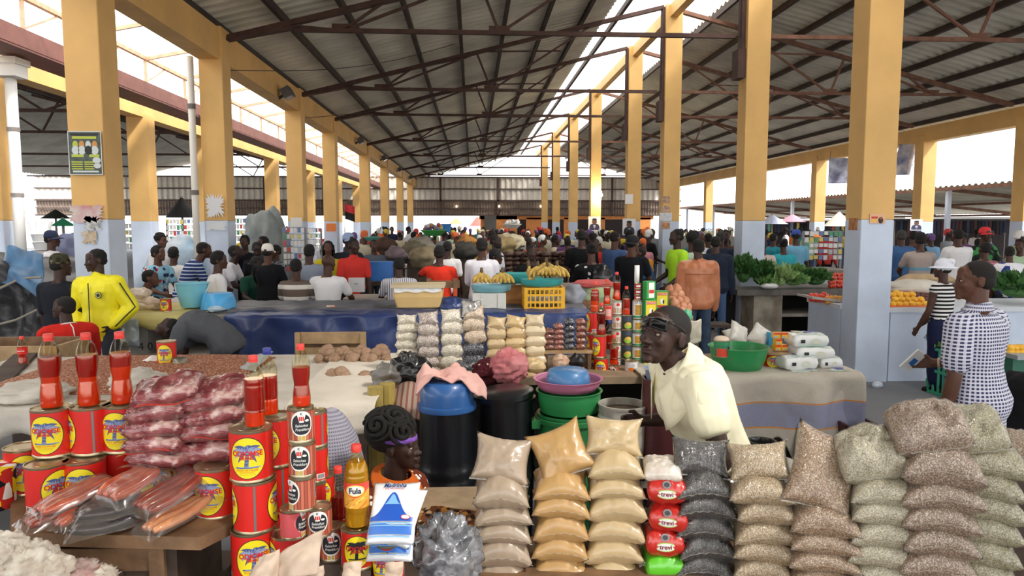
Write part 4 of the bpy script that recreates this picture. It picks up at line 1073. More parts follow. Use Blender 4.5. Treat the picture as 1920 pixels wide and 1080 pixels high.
stack('bag in the tan bean stack right of the black beans', 1450, [852, 904, 940, 978, 1014, 1050, 1086], 2.58, 122, TAN, [(-.1, 0, 0), (-.1, 0, 0)], seed=5, top=('up', 56, -6))
stack('bag in the brown bean stack with one tall pointed bag', 1566, [836, 955, 1000, 1034, 1068, 1104], 2.48, 136, BRN, seed=6, top=('up', 60, 16))
stack('bag in the white bean stack under a rounded bag', 1680, [838, 902, 942, 981, 1021, 1060, 1098], 2.42, 138, WHT, [(-.15, 0, 0)], seed=7, top=('lump',))
stack('bag in the speckled brown bean stack near the right edge', 1790, [790, 848, 906, 950, 992, 1036, 1080], 2.34, 150, SPK, [(-.12, .02, 0)], seed=8, top=('lump',))
stack('bag in the greenish bean stack at the right edge', 1876, [798, 848, 888, 930, 972, 1014, 1056, 1098], 2.36, 140, GRN, [(-.2, 0, 0), (.05, 0, 0)], seed=9, top=('lump',))
for bx_, lab in ((P(1690, 845, 2.62), 'low wooden crate hidden behind the white bean stack'), (P(1916, 840, 2.55), 'low wooden crate at the right edge behind the greenish stack')):
    q = thing('wooden_crate', lab, 'crate', (bx_.x, bx_.y + .03, ZT)); MB().box((0, 0, (bx_.z - .045 - ZT) / 2), (.17, .15, bx_.z - .045 - ZT)).build('panel', WOODD, q)
bag('grain_bag', 'brown bean bag with a raised corner behind the white bean stack', 'bag', None, P(1690, 845, 2.62), .24, .2, .11, SPK, (.7, .1, -.3), 71, .12, 0, .02)
bag('grain_bag', 'reddish bean bag cut by the right edge behind the greenish stack', 'bag', None, P(1916, 840, 2.55), .2, .18, .1, BRN, (.5, 0, -.5), 72, .12, 0, .02)
bag('grain_bag', 'crumpled clear bag between the tan and brown bean stacks', 'bag', None, P(1494, 885, 2.62), .09, .1, .10, M('#d9d4cc', .25, coat=.6, name='film'), (1.2, .2, 0), 73, .1, 0, 0, .3)
# red printed packs
TREV = M('#c22a22', .3, coat=.7, bump=.25, bs=26, name='red_film'); OVG = M('#a9cf6a', .5, name='light_green_print')
def trevi(label, loc, rz, body=TREV, lettering=True):
    t_ = thing('sugar_pack', label, 'pack', loc, rz, 'stack of shiny packs')
    o = weld(pillow_mb(.15, .17, .118, rz * 10, -.03, 0, 22, 18, 0, .07, 0, .32).build('pack', body, t_, True))
    if lettering:
        q = lambda e: (lambda x, z: (x, -.0835 - e + (x / .075) ** 2 * .012 + (z / .06) ** 2 * .014 , z))
        b = MB(); disc(b, q(.004), .0, -.002, .042, .019, 0, 28, 3); disc(b, q(.005), .0, -.002, .037, .0155, 1, 28, 3); text(b, 'trevi', .026, q(.0065), 2, 1, 0, .02, (0, -.001))
        disc(b, q(.004), -.002, .036, .017, .014, 3, 18, 2); disc(b, q(.005), -.002, .036, .011, .009, 4, 18, 2)
        b.build('label', [OVG, PWHT, M('#7a1f3a', .5), M('#8a8a8e', .5), M('#3a3a40', .5)], t_, fix=False)
    for sx in (-1, 1): MB().grid(lambda u, v: (sx * (.07 + .028 * u), (-.05 + .1 * v), .03 * math.sin(v * 3 + u) * (1 - u)), 3, 6).build('film_end', thin('#f2efe8', alpha=.1, name='film_end', haze=.3), t_, True)
    return t_
ty = 2.70
trevi('topmost of the red lettered packs, under the clear pack', P(1256, 922, ty) + V((0, .06, 0)), -.2)
trevi('middle one of the three red lettered packs', P(1262, 975, ty) + V((0, .06, 0)), -.32)
trevi('lowest of the three red lettered packs', P(1250, 1020, ty) + V((0, .06, 0)), -.12)
trevi('bright green pack under the red lettered packs', P(1248, 1066, ty) + V((0, .06, 0)), -.05, M('#5fc32a', .3, coat=.7, bump=.2, bs=26, name='green_film'), False)
trevi('second green pack lowest in the stack of packs', P(1250, 1116, ty) + V((0, .06, 0)), .1, M('#57b52a', .3, coat=.7, bump=.2, bs=26, name='green_film'), False)
bag('clear_pack', 'clear pack with white and green print on top of the red packs', 'pack', None, P(1250, 890, ty) + V((0, .07, 0)), .15, .16, .08, M('#cbbfb2', .25, coat=.7, col2='#dfd8d0', vs=14, bump=.2, bs=30, name='rice_film'), (.15, 0, -.2), 41, 0, 0, 0, .1, .4)

# ================================================================ foreground stall, left: cans, bottles, meat
ZB = .965
BRD = thing('wooden_board', 'thick brown wooden board carrying the red cans and sausage packs', 'board', (0, 0, 0))
pl = [P(20, 1012, 2.42), P(376, 1030, 2.35), P(448, 962, 2.50), P(445, 900, 2.85), P(20, 900, 2.95)]
pl = [V((p.x, p.y, ZB)) for p in pl]
MB().rings([[p - V((0, 0, .045)) for p in pl], pl]).build('plank', WOOD, BRD)
BX = thing('wooden_box', 'brown wooden box under the board at lower left', 'box', (P(210, 1050, 2.5).x, 2.62, 0))
MB().box((0, 0, .455), (.52, .42, .91)).build('panel', WOODD, BX); MB().box((.20, -.215, .455), (.05, .03, .91)).build('post', WOOD, BX)
MB().box((-.05, -.21, .87), (.5, .02, .08)).build('rail', WOOD, BX)
def cz(px, y): return P(px, 900, y).x
group = 'red palm nut cans'
R_, H_ = .0715, .176
low = [(50, 2.82, .5, 'far left red can partly behind another in the lower row'), (90, 2.62, 1.05, 'red can at front left of the lower row, label turned right'), (160, 2.66, .25, 'red can in the lower row behind the left sausage pack'), (226, 2.78, 1.9, 'red can with grey seam in the lower row under the third bottle'), (290, 2.70, .45, 'red can in the lower row behind the middle sausage pack'), (352, 2.76, -1.0, 'red can in the lower row under the right meat stack'), (406, 2.56, -.15, 'red can at the right end of the lower row, label to front')]
for px, y, rz, lab in low: palm_can(lab, (cz(px, y), y, ZB), rz, group, R_, H_)
up = [(106, 2.72, .1, 'upper red can under the first bottle from the left'), (177, 2.74, -1.15, 'upper red can with grey seam under the second bottle'), (236, 2.76, .05, 'upper red can under the third bottle, beside the meat')]
for px, y, rz, lab in up: palm_can(lab, (cz(px, y), y, ZB + H_ + .002), rz, group, R_, H_)
for px, y, lv, sp, lab, tp, lw in ((106, 2.72, .170, .105, 'first red oil bottle from the left, standing on a can', OIL, OILB), (175, 2.74, .172, .100, 'second red oil bottle from the left, standing on a can', OIL, OILB), (237, 2.76, .176, .13, 'third red oil bottle from the left, brightest orange of the three', OIL, OILB)):
    bottle(lab, (cz(px, y), y, ZB + 2 * H_ - .001), 1.13, lv, sp, CAPR, COKE, 'red oil bottles', px * .1, tp, lw)
# the middle tower of cans stands on a lower shelf
SHELF = thing('display_shelf', 'low wooden shelf under the can towers and rice packs', 'shelf', (cz(590, 2.6), 2.62, 0))
ZS = .62
MB().box((0, 0, ZS - .02), (.98, .75, .04)).build('shelf_board', WOODD, SHELF)
for x in (-.44, .44):
    for y in (-.32, .32): MB().box((x, y, (ZS - .04) / 2), (.05, .05, ZS - .04)).build('leg', WOODD, SHELF)
zk = PZ(892, 2.46, 473) - .003 - 2 * H_ 
zk0 = max(ZS, zk - .0)
kk = [(470, 2.46, .35, 'lowest red can of the front tower, cut by the frame'), (477, 2.46, -1.42, 'middle red can of the front tower, grey seam to front'), (473, 2.46, .1, 'topmost red can of the front tower, full label to front')]
z0 = PZ(893, 2.46, 473) - 2 * (H_ + .002)
for i, (px, y, rz, lab) in enumerate(kk): palm_can(lab, (cz(px, y), y, z0 + i * (H_ + .002)), rz, group, R_, H_)
MB().box((0, 0, 0), (.2, .3, z0 - ZS)).build('block', WOODD, SHELF).location = (cz(480, 2.55) - SHELF.location.x, -.12, (ZS + z0) / 2)
bottle('red oil bottle with red cap on the front can tower', (cz(482, 2.46), 2.46, z0 + 3 * (H_ + .002)), 1.0, .165, .05, CAPR, STRT, 'red oil bottles', .4)
z1 = PZ(866, 2.62, 520) - 2 * (H_ + .002)
for i, (px, y, rz, lab) in enumerate([(510, 2.64, -1.9, 'lowest red can of the rear tower'), (516, 2.63, -1.05, 'middle red can of the rear tower, half hidden'), (518, 2.62, -.35, 'topmost red can of the rear tower under the blue cap')]):
    palm_can(lab, (cz(px, y), y, z1 + i * (H_ + .002)), rz, group, R_, H_)
bottle('red oil bottle with dark blue cap on the rear can tower', (cz(508, 2.63), 2.63, z1 + 3 * (H_ + .002) - .001), 1.0, .145, .06, CAPB, STRT, 'red oil bottles', .4)
MB().box((0, 0, 0), (.16, .2, z1 - ZS)).build('block', WOODD, SHELF).location = (cz(514, 2.64) - SHELF.location.x, .06, (ZS + z1) / 2)
# sausage tins
hf = .1165; yf = 2.40; zf = PZ(952, yf, 566)
for i, (px, rz, lab) in enumerate(((566, -.75, 'lowest sausage tin of the tower, label turned right'), (568, .0, 'middle sausage tin of the tower, label to front'), (567, .28, 'topmost sausage tin of the tower, under a bottle'))):
    frank_can(lab, (cz(px, yf), yf, zf + i * (hf + .001)), rz, 'sausage tins', .0425, hf)
bottle('tall red oil bottle on the sausage tin tower', (cz(570, yf), yf, zf + 3 * (hf + .001) - .001), .86, .155, .045, CAPR, COKE, 'red oil bottles', .9)
z2 = zf - hf * .88 - .003
frank_can('sausage tin to front at the lower right of the tower', (cz(596, 2.43), 2.43, z2), .12, 'sausage tins', .0425, hf * .88)
bk = frank_can('pink printed back of a sausage tin at the lower left of the tower', (cz(548, 2.42), 2.42, z2), 1.57, 'sausage tins', .0425, hf * .88)
PINK = M('#c9545a', .4, coat=.3, name='pink_print'); b = MB()
b.lathe([(.0452, .01), (.0452, hf * .88 - .01)], 40, 0, cap=False)
fa = lambda x, z: (lambda q: (q[1], -q[0], q[2]))(cyl(.0459)(x, z))
fb = lambda x, z: (lambda q: V((q[0], q[1], q[2])))(cyl(.0459)(x - .07, z))
for i in range(8): patch(b, fb, -.026, .05 + i * .005, .024 - (i % 3) * .006, .0525 + i * .005, 1, 6)
patch(b, fb, -.02, .013, .004, .026, 1, 4); [patch(b, lambda x, z: (lambda q: V((q[0] * 1.01, q[1] * 1.01, q[2])))(fb(x, z)), -.018 + i * .003, .014, -.0165 + i * .003, .024, 2, 1) for i in range(7)]
b.build('back_label', [PINK, PWHT, PBLU2], bk, fix=False)
bk.rotation_euler.z = -1.57 - .2
for px, y, h0, lab in ((612, 2.50, .0, 'dark sausage tin lowest at right, half in shade'), (536, 2.46, .0, 'dusty red can lid below the pink printed tin')):
    if px == 612: frank_can(lab, (cz(px + 8, y), y, z2 - .118), .1, 'sausage tins', .0425, hf)
    else: palm_can(lab, (cz(px, y), y, z2 - H_ * .8 - .004), 2.0, group, .058, H_ * .8)
MB().box((0, 0, 0), (.12, .12, z2 - .118 - ZS)).build('block', WOODD, SHELF).location = (cz(620, 2.5) - SHELF.location.x, -.12, (ZS + z2 - .118) / 2)
MB().box((0, 0, 0), (.12, .12, z2 - H_ * .8 - .004 - ZS)).build('block', WOODD, SHELF).location = (cz(536, 2.46) - SHELF.location.x, -.16, (ZS + z2 - H_ * .8 - .004) / 2)
zo = PZ(985, 2.44, 668) - .14
for px, y, z, rz, r_, h_, lab in ((604, 2.62, PZ(886, 2.62, 604) - .13, .1, .045, .128, 'small red can with yellow label behind the sausage tin tower'), (592, 2.60, PZ(768, 2.6, 592) - .13, -.9, .045, .128, 'small red can mostly hidden behind the tallest tins')):
    palm_can(lab, (cz(px, y), y, z), rz, group, r_, h_)
for i in range(3): palm_can(f'small red can hidden behind the sausage tins, {["upper", "middle", "lower"][i]} one', (cz(592, 2.6), 2.6, PZ(768, 2.6, 592) - .13 * (i + 2)), 2.2, group, .045, .128)
for i in range(1): palm_can('small red can under another at the right of the tins', (cz(604, 2.62), 2.62, PZ(886, 2.62, 604) - .26), .6, group, .045, .128)
o_ = palm_can('red can with a dark palm on yellow under the cooking oil', (cz(668, 2.44), 2.44, zo), .12, group, .056, .14, True)
palm_can('red can with yellow label under the white and blue packs', (cz(726, 2.44), 2.44, zo - .055), -.3, group, .056, .14)
MB().box((0, 0, 0), (.3, .2, zo - .055 - ZS)).build('block', WOODD, SHELF).location = (cz(700, 2.44) - SHELF.location.x, -.18, (ZS + zo - .055) / 2)
MB().box((0, 0, 0), (.1, .1, .055)).build('block', WOODD, SHELF).location = (cz(668, 2.44) - SHELF.location.x, -.18, zo - .0275)
bottle('dark red oil bottle behind the cooking oil bottle', (cz(634, 2.62), 2.62, PZ(998, 2.62, 634)), 1.03, .14, .02, CAPR, STRT, 'red oil bottles', .3, OILK, OILK)
# cooking oil
ck_ = thing('cooking_oil_bottle', 'golden cooking oil bottle with a red and yellow label', 'bottle', (cz(669, 2.44), 2.44, zo + .141))
FP = smooth_prof([(.03, .004), (.041, .0), (.043, .02), (.041, .05), (.043, .07), (.043, .165), (.041, .185), (.040, .2), (.032, .225), (.018, .248), (.0145, .258), (.0145, .268)])
MB().lathe(FP, 28).build('bottle', thin('#f7efc8', alpha=.03, name='clear_bottle_gold', rough=.05), ck_, True)
pr = [(r * .955, z) for r, z in FP if .005 < z < .232]
MB().lathe(pr, 28).build('oil', M('#e3b21c', .08, trans=.55, coat=.6, name='golden_oil'), ck_, 'auto')
MB().lathe([(.0165, .262), (.0175, .264), (.0175, .284), (.0155, .287), (.001, .287)], 24).build('cap', CAPR, ck_, 'auto')
b = MB(); f1 = cyl(.0438); b.grid(lambda u, v: f1(-.058 + .116 * u, .075 + .088 * v), 16, 1, 1); b.grid(lambda u, v: cyl(.0442)(-.058 + .116 * u, .163 - (.034 + .016 * math.cos((u - .5) * 5)) * (1 - v)), 20, 2, 0)
disc(b, cyl(.0448), 0, .138, .034, .020, 2, 28, 4); disc(b, cyl(.0452), 0, .138, .029, .0165, 3, 28, 4); text(b, 'Fula', .027, cyl(.0460), 4, 1.0, 0, .03, (0, .137))
for i in range(7): b.grid(lambda u, v, i=i: cyl(.0446 + .001 * math.sin(PI * v))(-.038 + i * .011 + (u - .5) * .03, .083 + .008 * (i % 3) + (u - .5) * .02 + .007 * v), 4, 2, 5 if i % 2 else 6)
b.build('label', [M('#e2473c', .4), M('#e8a83a', .4), M('#f2d45a', .4), PWHT, PDRK, M('#f0c860', .4), M('#c9782a', .4)], ck_, fix=False)
# white and blue packs
for k, (px, py, y, w_, h_, rot, lab) in enumerate(((738, 962, 2.38, .165, .215, (.86, -.05, -.16), 'upper white and blue pack leaning in front of the seated person'), (734, 1008, 2.44, .16, .17, (.75, .03, .0), 'lower white and blue pack under another one'), (745, 965, 2.46, .16, .21, (.9, .1, -.35), 'white pack with its edge showing behind the blue pack'))):
    t_ = thing('salt_pack', lab, 'pack', P(px, py, y), 0, 'white and blue packs'); t_.rotation_euler = rot
    weld(pillow_mb(w_, h_, .045, k + 5, .04, 0, 20, 20, 0, .05).build('pack', M('#e9ebf0', .3, coat=.5, bump=.1, bs=22, name='white_film'), t_, True))
    q = lambda e: (lambda x, z: (x, z, .0225 * (max(0, 1 - abs(x / (w_ / 2)) ** 2.6) * max(0, 1 - abs(z / (h_ / 2)) ** 2.6)) ** .5 + .004 + e))
    b = MB()
    b.grid(lambda u, v: q(.0)(-w_ * .44 + w_ * .88 * u, -h_ * .16 + h_ * (.06 + .40 * math.exp(-((u - .5) / .24) ** 2)) * v), 24, 6, 0)
    b.grid(lambda u, v: q(.0012)(-w_ * .22 + w_ * .44 * u, h_ * .10 + h_ * (.17 * math.exp(-((u - .5) / .2) ** 2)) * v), 18, 3, 1)
    b.grid(lambda u, v: q(.0)(-w_ * .44 + w_ * .88 * u, -h_ * .36 + h_ * (.15 + .03 * math.sin(u * 7)) * v), 24, 4, 2); 
    for z in (-.40, -.24, -.20): patch(b, q(.0016), -w_ * .42, h_ * z, w_ * .42, h_ * (z + .018), 1, 20)
    disc(b, q(.003), w_ * .3, -h_ * .1, .016, .008, 3, 16, 2); disc(b, q(.004), w_ * .3, -h_ * .1, .013, .006, 4, 16, 2)
    text(b, 'Madrinha', .021, q(.004), 5, 1.0, .2, .03, (0, h_ * .41)); text(b, 'SAL REFINADO', .009, q(.004), 3, 1.1, 0, .0, (0, h_ * .35))
    b.build('print', [M('#2456b8', .35), M('#7db4e4', .35), M('#3f74c8', .35), M('#d8444a', .4), PWHT, M('#22366e', .4)], t_, fix=False)

# vacuum packs of meat
MEAT = bpy.data.materials.new('meat'); MEAT.use_nodes = True; t = NT(MEAT)
t.b.inputs['Roughness'].default_value = .3; t.b.inputs['Coat Weight'].default_value = .9; t.b.inputs['Coat Roughness'].default_value = .1
n1 = t.noise(9, 5, t.coord('Object', (1, 1, 1.6))); n2 = t.noise(22, 4, t.coord('Object', (1.4, 1, 1)))
c1 = t.ramp(n1, [(.30, '#4a1a20'), (.46, '#7c3238'), (.56, '#a05c5c'), (.66, '#d9bcb2')]); t.color(t.mix(t.ramp(n2, [(.55, (0, 0, 0)), (.7, (.6, .6, .6))]), c1, '#dcc6be'))
wr_ = t.new('Bump'); wr_.inputs['Strength'].default_value = .6; wr_.inputs['Distance'].default_value = .012; t.ln(t.noise(30, 3, t.coord('Object', (.5, 2, 1))), wr_.inputs['Height']); t.ln(wr_.outputs[0], t.b.inputs['Coat Normal']); t.ln(wr_.outputs[0], t.b.inputs['Normal'])
FILM = thin('#f2eeea', alpha=.05, name='vacuum_film', rough=.16, haze=.05)
def meat(label, loc, w_, d_, t_, rot, seed, grp):
    r = thing('meat_pack', label, 'meat pack', loc, 0, grp); r.rotation_euler = rot
    weld(pillow_mb(w_, d_, t_, seed, -.02, 0, 20, 16, 0, .16, 0, .3).build('meat', MEAT, r, True))
    b = MB(); 
    b.grid(lambda u, v: (-w_ * .62 + w_ * 1.24 * u, -d_ * .56 + d_ * 1.12 * v, -t_ * .18 + .010 * noise.noise(V((u * 5 + seed, v * 5, 0))) - .02 * (abs(2 * u - 1) ** 3)), 16, 12)
    b.build('vacuum_film', FILM, r, True)
    MB().grid(lambda u, v: (-w_ * .4 + w_ * .8 * u, -d_ * .5 - .006 - .012 * v, -.01 + .01 * math.sin(5 * u + seed)), 10, 1).build('red_edge', M('#d23a2c', .4, coat=.4), r, True) if seed % 3 == 1 else None
lz = [735, 770, 802, 832, 860]
for i, py in enumerate(lz):
    meat(f'{from_top(i)} vacuum-packed meat of the left pile', P((304, 292, 290, 292, 298)[i], py, 2.60) + V((0, .05, 0)), .23 - .02 * (i > 0), .17, .078, ((.25 if i == 0 else .05), -.17 + .05 * i, .12 - .08 * i), i + 1, 'left meat pile')
rz_ = [742, 778, 808, 846]
for i, py in enumerate(rz_):
    meat(f'{from_top(i)} vacuum-packed meat of the right pile', P((396, 398, 396, 392)[i], py, 2.62) + V((0, .05, 0)), .225, .17, .082 if i < 3 else .09, ((.3 if i == 0 else .05), -.15 + .03 * i, .1 - .05 * i), i + 11, 'right meat pile')
# sausage packs
SAU = M('#a8402c', .28, col2='#c9694a', vs=26, coat=.8, bump=.15, bs=60, name='sausage'); SAUD = M('#7d2c22', .28, col2='#a14a36', vs=26, coat=.8, bump=.15, bs=60, name='dark_sausage_skin'); BLKS = M('#17161b', .3, coat=.7, col2='#3b3238', vs=18, bump=.3, bs=30, name='black_pudding'); SAUO = M('#c9703a', .28, col2='#d99a6a', vs=20, coat=.8, name='orange_sausage')
def sausages(label, px, py, y, n, L, r, mat, yaw, tilt=.3, seed=0, w_=None, film=True, z=0):
    p = P(px, py, y); q = thing('sausage_pack', label, 'sausage pack', (p.x, y, p.z + z), 0, 'vacuum-packed sausages on the board'); q.rotation_euler = (tilt, 0, yaw)
    for i in range(n):
        x = (i - (n - 1) / 2) * r * 1.85; rr = random.Random(seed + i)
        pts = [(x + .012 * math.sin(u * 2.4 + seed), (u - .5) * L, .006 * math.sin(u * 5 + i) + r) for u in [k / 10 for k in range(11)]]
        MB().tube(pts, [r * (.45 + .55 * min(1, 4 * min(k / 10, 1 - k / 10) + .25)) for k in range(11)], 12).build('sausage', mat, q, True)
    W = (w_ or n * r * 2.3)
    MB().grid(lambda u, v: ((u - .5) * W * 1.15, (v - .5) * L * 1.22, r * 2.1 * (max(0, 1 - abs(2 * u - 1) ** 3) * max(0, 1 - abs(2 * v - 1) ** 5)) ** .6 + .006 * noise.noise(V((u * 6 + seed, v * 6, 1))) + .002), 16, 18).build('vacuum_film', FILM, q, True)
    return q
sausages('sausage pack at left of the board with red straight sausages', 140, 935, 2.47, 3, .22, .018, SAU, -.75, .25, 1)
sausages('sausage pack lying under the left pack near the board edge', 112, 962, 2.43, 3, .2, .017, SAUD, -.75, .1, 2, z=-.012)
sausages('sausage pack with an empty film flap at the front of the board', 150, 968, 2.40, 2, .15, .016, SAU, -.45, .1, 3, z=-.01)
sausages('sausage pack on top in the middle with chunky red links', 248, 922, 2.46, 3, .17, .021, SAU, -.55, .3, 4, z=.012)
sausages('black pudding pack under the middle sausages, upper one', 206, 962, 2.42, 3, .19, .02, BLKS, -1.15, .12, 5, z=.002)
sausages('black pudding pack under the middle sausages, lower one', 196, 984, 2.39, 3, .19, .02, BLKS, -1.1, .08, 6, z=-.005)
sausages('brown red sausage pack at the right of the board on top', 322, 930, 2.47, 4, .23, .017, SAUD, -.62, .25, 7, z=.008)
sausages('pale orange sausage pack at the right under the brown one', 338, 965, 2.42, 3, .24, .016, SAUO, -.6, .15, 8, z=-.005)
# pale ragged food at lower left
RAG = M('#d9d2c4', .8, col2='#b8a898', vs=22, bump=.5, bs=60, name='pale_dried_flesh')
def lump(name, label, cat, c, r, mat, seed, amp=.35, f=2.2, flat_=1.0, n=26, parent=None, ridge=False):
    b = MB(); k = n
    rs = []
    for i in range(k):
        th = -PI / 2 + PI * (i + .02) / (k - .96)
        row = []
        for j in range(n):
            a = 2 * PI * j / n; d = V((math.cos(th) * math.cos(a), math.cos(th) * math.sin(a), math.sin(th)))
            q = noise.noise(d * f + V((seed * 5.1, 0, 0))) ; q = (1 - abs(q) * 2) * .6 if ridge else q
            s_ = 1 + amp * q + amp * .5 * noise.noise(d * f * 2.6 + V((seed, 9, 0))); row.append((d.x * r[0] * s_, d.y * r[1] * s_, d.z * r[2] * s_))
        rs.append(row)
    o = b.rings(rs).build(name, mat, parent, True)
    if parent is None: o.location = c; tag(o, label, cat)
    return o
for i, (px, py, r_, lab) in enumerate(((18, 1036, .05, 'pale ragged dried piece at the far left bottom corner'), (62, 1068, .07, 'largest pale ragged dried piece at the lower left'), (8, 1082, .06, 'pale ragged dried piece below the corner one'), (98, 1068, .045, 'pale ragged dried piece right of the largest one'))):
    lump('dried_fish', lab, 'dried fish', P(px, py, 2.2), (r_ * 1.1, r_ * .9, r_), RAG, i + 3, .55, 1.7, ridge=True, n=40)
TR = thing('low_crate', 'dark low crate below the board at lower left', 'crate', (P(60, 1080, 2.2).x, 2.22, 0)); MB().box((0, 0, .42), (.36, .34, .84)).build('panel', WOODD, TR)
lump('dried_fish', 'small pinkish white dried piece before the wooden box', 'dried fish', P(150, 1074, 2.25), (.05, .05, .03), M('#cdbcb6', .7, col2='#a98078', vs=30, name='pink_flesh'), 9, .6, 3, ridge=True)
lump('dried_fish', 'small pale dried piece cut by the bottom edge left of the box post', 'dried fish', P(190, 1084, 2.25), (.04, .04, .03), RAG, 10, .6, 3, ridge=True)
# folded beige sheet-like dried fish before the tins
FISH = M('#cbb6a2', .6, col2='#b39b8a', vs=9, bump=.1, bs=40, name='beige_skin')
def sheet(name, label, cat, corners, mat, amp, seed, nu=16, nv=16, th=.006, cat2=None):
    a, b_, c, d = [V(q) for q in corners]; nn = (b_ - a).cross(d - a).normalized(); g = MB()
    def f(u, v):
        p = a.lerp(b_, u).lerp(d.lerp(c, u), v); return p + nn * (amp * (math.sin(u * PI) * .8 + noise.noise(V((u * 2.5 + seed, v * 2.5, 0))) * .7))
    g.grid(f, nu, nv); o = g.build(name, mat, None, True); sd = o.modifiers.new('t', 'SOLIDIFY'); sd.thickness = th
    return tag(o, label, cat)
sheet('dried_fish', 'large folded beige dried fish piece standing before the sausage tins', 'dried fish', (P(520, 1090, 2.22), P(596, 1078, 2.22), P(604, 994, 2.27), P(522, 1045, 2.26)), FISH, .03, 1)
sheet('dried_fish', 'curled beige dried fish piece left of the large folded one', 'dried fish', (P(462, 1095, 2.2), P(520, 1090, 2.22), P(524, 1030, 2.26), P(488, 1045, 2.24)), FISH, .03, 2)
for i, (px, py, lab) in enumerate(((660, 1066, 'small pale chip before the can with the dark palm'), (738, 1066, 'small pale chip before the can under the packs'), (590, 1075, 'small pale chip at the foot of the folded fish'))):
    sheet('dried_chip', lab, 'dried fish', (P(px - 16, py + 18, 2.22), P(px + 14, py + 18, 2.22), P(px + 17, py - 14, 2.24), P(px - 13, py - 10, 2.24)), FISH, .02, i + 6)
FB = thing('front_shelf', 'plank just below the frame carrying the pale dried pieces', 'shelf', (cz(620, 2.22), 2.2, 0)); MB().box((0, 0, .66), (.75, .14, .05)).build('shelf_board', WOODD, FB)
for x in (-.3, .3): MB().box((x, 0, .32), (.05, .05, .64)).build('leg', WOODD, FB)
# dark plastic bag and cloth right of the packs
FOIL = M('#4a4c52', .22, coat=.9, col2='#8c8e94', vs=16, bump=.5, bs=26, name='crumpled_film')
o = lump('plastic_bag', 'crumpled clear plastic bag of dark goods right of the white packs', 'plastic bag', P(838, 1045, 2.62), (.115, .12, .13), FOIL, 5, .5, 2.4, ridge=True, n=44)
CLO = blotch('#7a4a2e', ['#c98a3c', '#2c2320', '#b5793e', '#d9b98c'], 40, .5)
sheet('printed_cloth', 'brown patterned cloth behind the crumpled plastic bag', 'cloth', (P(780, 1010, 2.85), P(895, 1010, 2.9), P(892, 958, 3.05), P(785, 955, 3.05)), CLO, .02, 4)
PK = thing('plank_bench', 'plank bench end in front of the blue-lidded barrel', 'bench', (P(838, 946, 3.25).x, 3.25, 0)); zp_ = PZ(946, 3.2, 838)
MB().box((0, 0, zp_ - .02), (.32, .34, .04)).build('plank', M('#9a8468', .7, var=.2, vs=9), PK)
for x in (-.12, .12): MB().box((x, 0, (zp_ - .04) / 2), (.05, .2, zp_ - .04)).build('leg', WOODD, PK)
# striped bin edge at far left
b = thing('printed_tub', 'tub with red, yellow, black and white patches cut by the left edge', 'tub', (P(2, 945, 2.7).x - .03, 2.7, ZB - .02))
pt = blotch('#e8e8ea', ['#c8302a', '#efd21e', '#1c1c24', '#f2f2f2', '#efd21e'], 22, 9.0)
MB().lathe([(.07, 0), (.075, .02), (.078, .14), (.082, .15), (.08, .155), (.001, .155)], 28).build('tub', pt, b, 'auto')
# ================================================================ second row: peanut table, small bags, barrels
SACK = M('#bdb6aa', .9, col2='#cfc9bf', vs=4, bump=.35, bs=90, name='sack_cloth')
ZT1 = .9
def table(name, label, x0, x1, y0, y1, z, mat, legm=WOODD, th=.05, legs=True, group=None):
    t_ = thing(name, label, 'table', ((x0 + x1) / 2, (y0 + y1) / 2, 0), 0, group)
    MB().box((0, 0, z - th / 2), (x1 - x0, y1 - y0, th)).build('table_top', mat, t_)
    if legs:
        for x in (-(x1 - x0) / 2 + .06, (x1 - x0) / 2 - .06):
            for y in (-(y1 - y0) / 2 + .06, (y1 - y0) / 2 - .06): MB().box((x, y, (z - th) / 2), (.08, .08, z - th)).build('leg', legm, t_)
    return t_
xl, xr = P(0, 700, 5.0).x - .5, P(716, 700, 5.0).x
pt_ = table('peanut_table', 'long wooden table spread with peanuts and potatoes at left', xl, xr, 4.35, 6.0, ZT1, WOOD)
MB().box((0, .78, .42), (xr - xl - .1, .03, .84)).build('back_panel', M('#2a2622', .85, var=.3, vs=4, name='under_table_shade'), pt_)  # added dark sheet; its colour makes the shade under the table
def drape(name, label, x0, x1, y0, y1, z, drop, mat, seed=1, cat='cloth', amp=.02, front=True, ex=.06, nu=60, nv=34, ragged=.06, ends=0.):
    "cloth lying on a table top and hanging over its front edge"
    b = MB(); L = (y1 - y0) + drop
    def f(u, v):
        s_ = v * L; x = x0 + (x1 - x0) * u; d = y1 - y0
        w_ = amp * noise.noise(V((x * 2.2 + seed, s_ * 2.2, 1))) + amp * .5 * noise.noise(V((x * 7 + seed, s_ * 6, 2)))
        if s_ < d: return (x, y1 - s_, z + .006 + abs(w_) * .8)
        q = (s_ - d) * (1 + ragged * noise.noise(V((x * 4 + seed, 0, 3))) * 3)
        fold = .5 * ex * math.sin(x * 9 + seed + 2 * noise.noise(V((x * 2, seed, 0)))) * min(1, q / .15)
        return (x, y0 - .015 - ex * .5 + fold - w_ - ex * .2 * q, z + .006 - q + min(.0, -.0))
    b.grid(f, nu, nv); o = b.build(name, mat, None, True); sd = o.modifiers.new('t', 'SOLIDIFY'); sd.thickness = .006; sd.offset = 1
    return tag(o, label, cat)
drape('sack_cloth', 'grey sacking spread over the peanut table with its edge hanging in front', xl, P(560, 740, 4.4).x, 4.33, 5.98, ZT1, .16, SACK, 2, ragged=.2)
drape('sack_cloth', 'pale sacking under the potatoes, hanging over the table corner', P(545, 740, 4.4).x, xr + .05, 4.3, 5.95, ZT1 + .012, .17, M('#cfc6b8', .9, col2='#ded6c8', vs=3, bump=.3, bs=90, name='pale_sacking'), 5, ragged=.3)
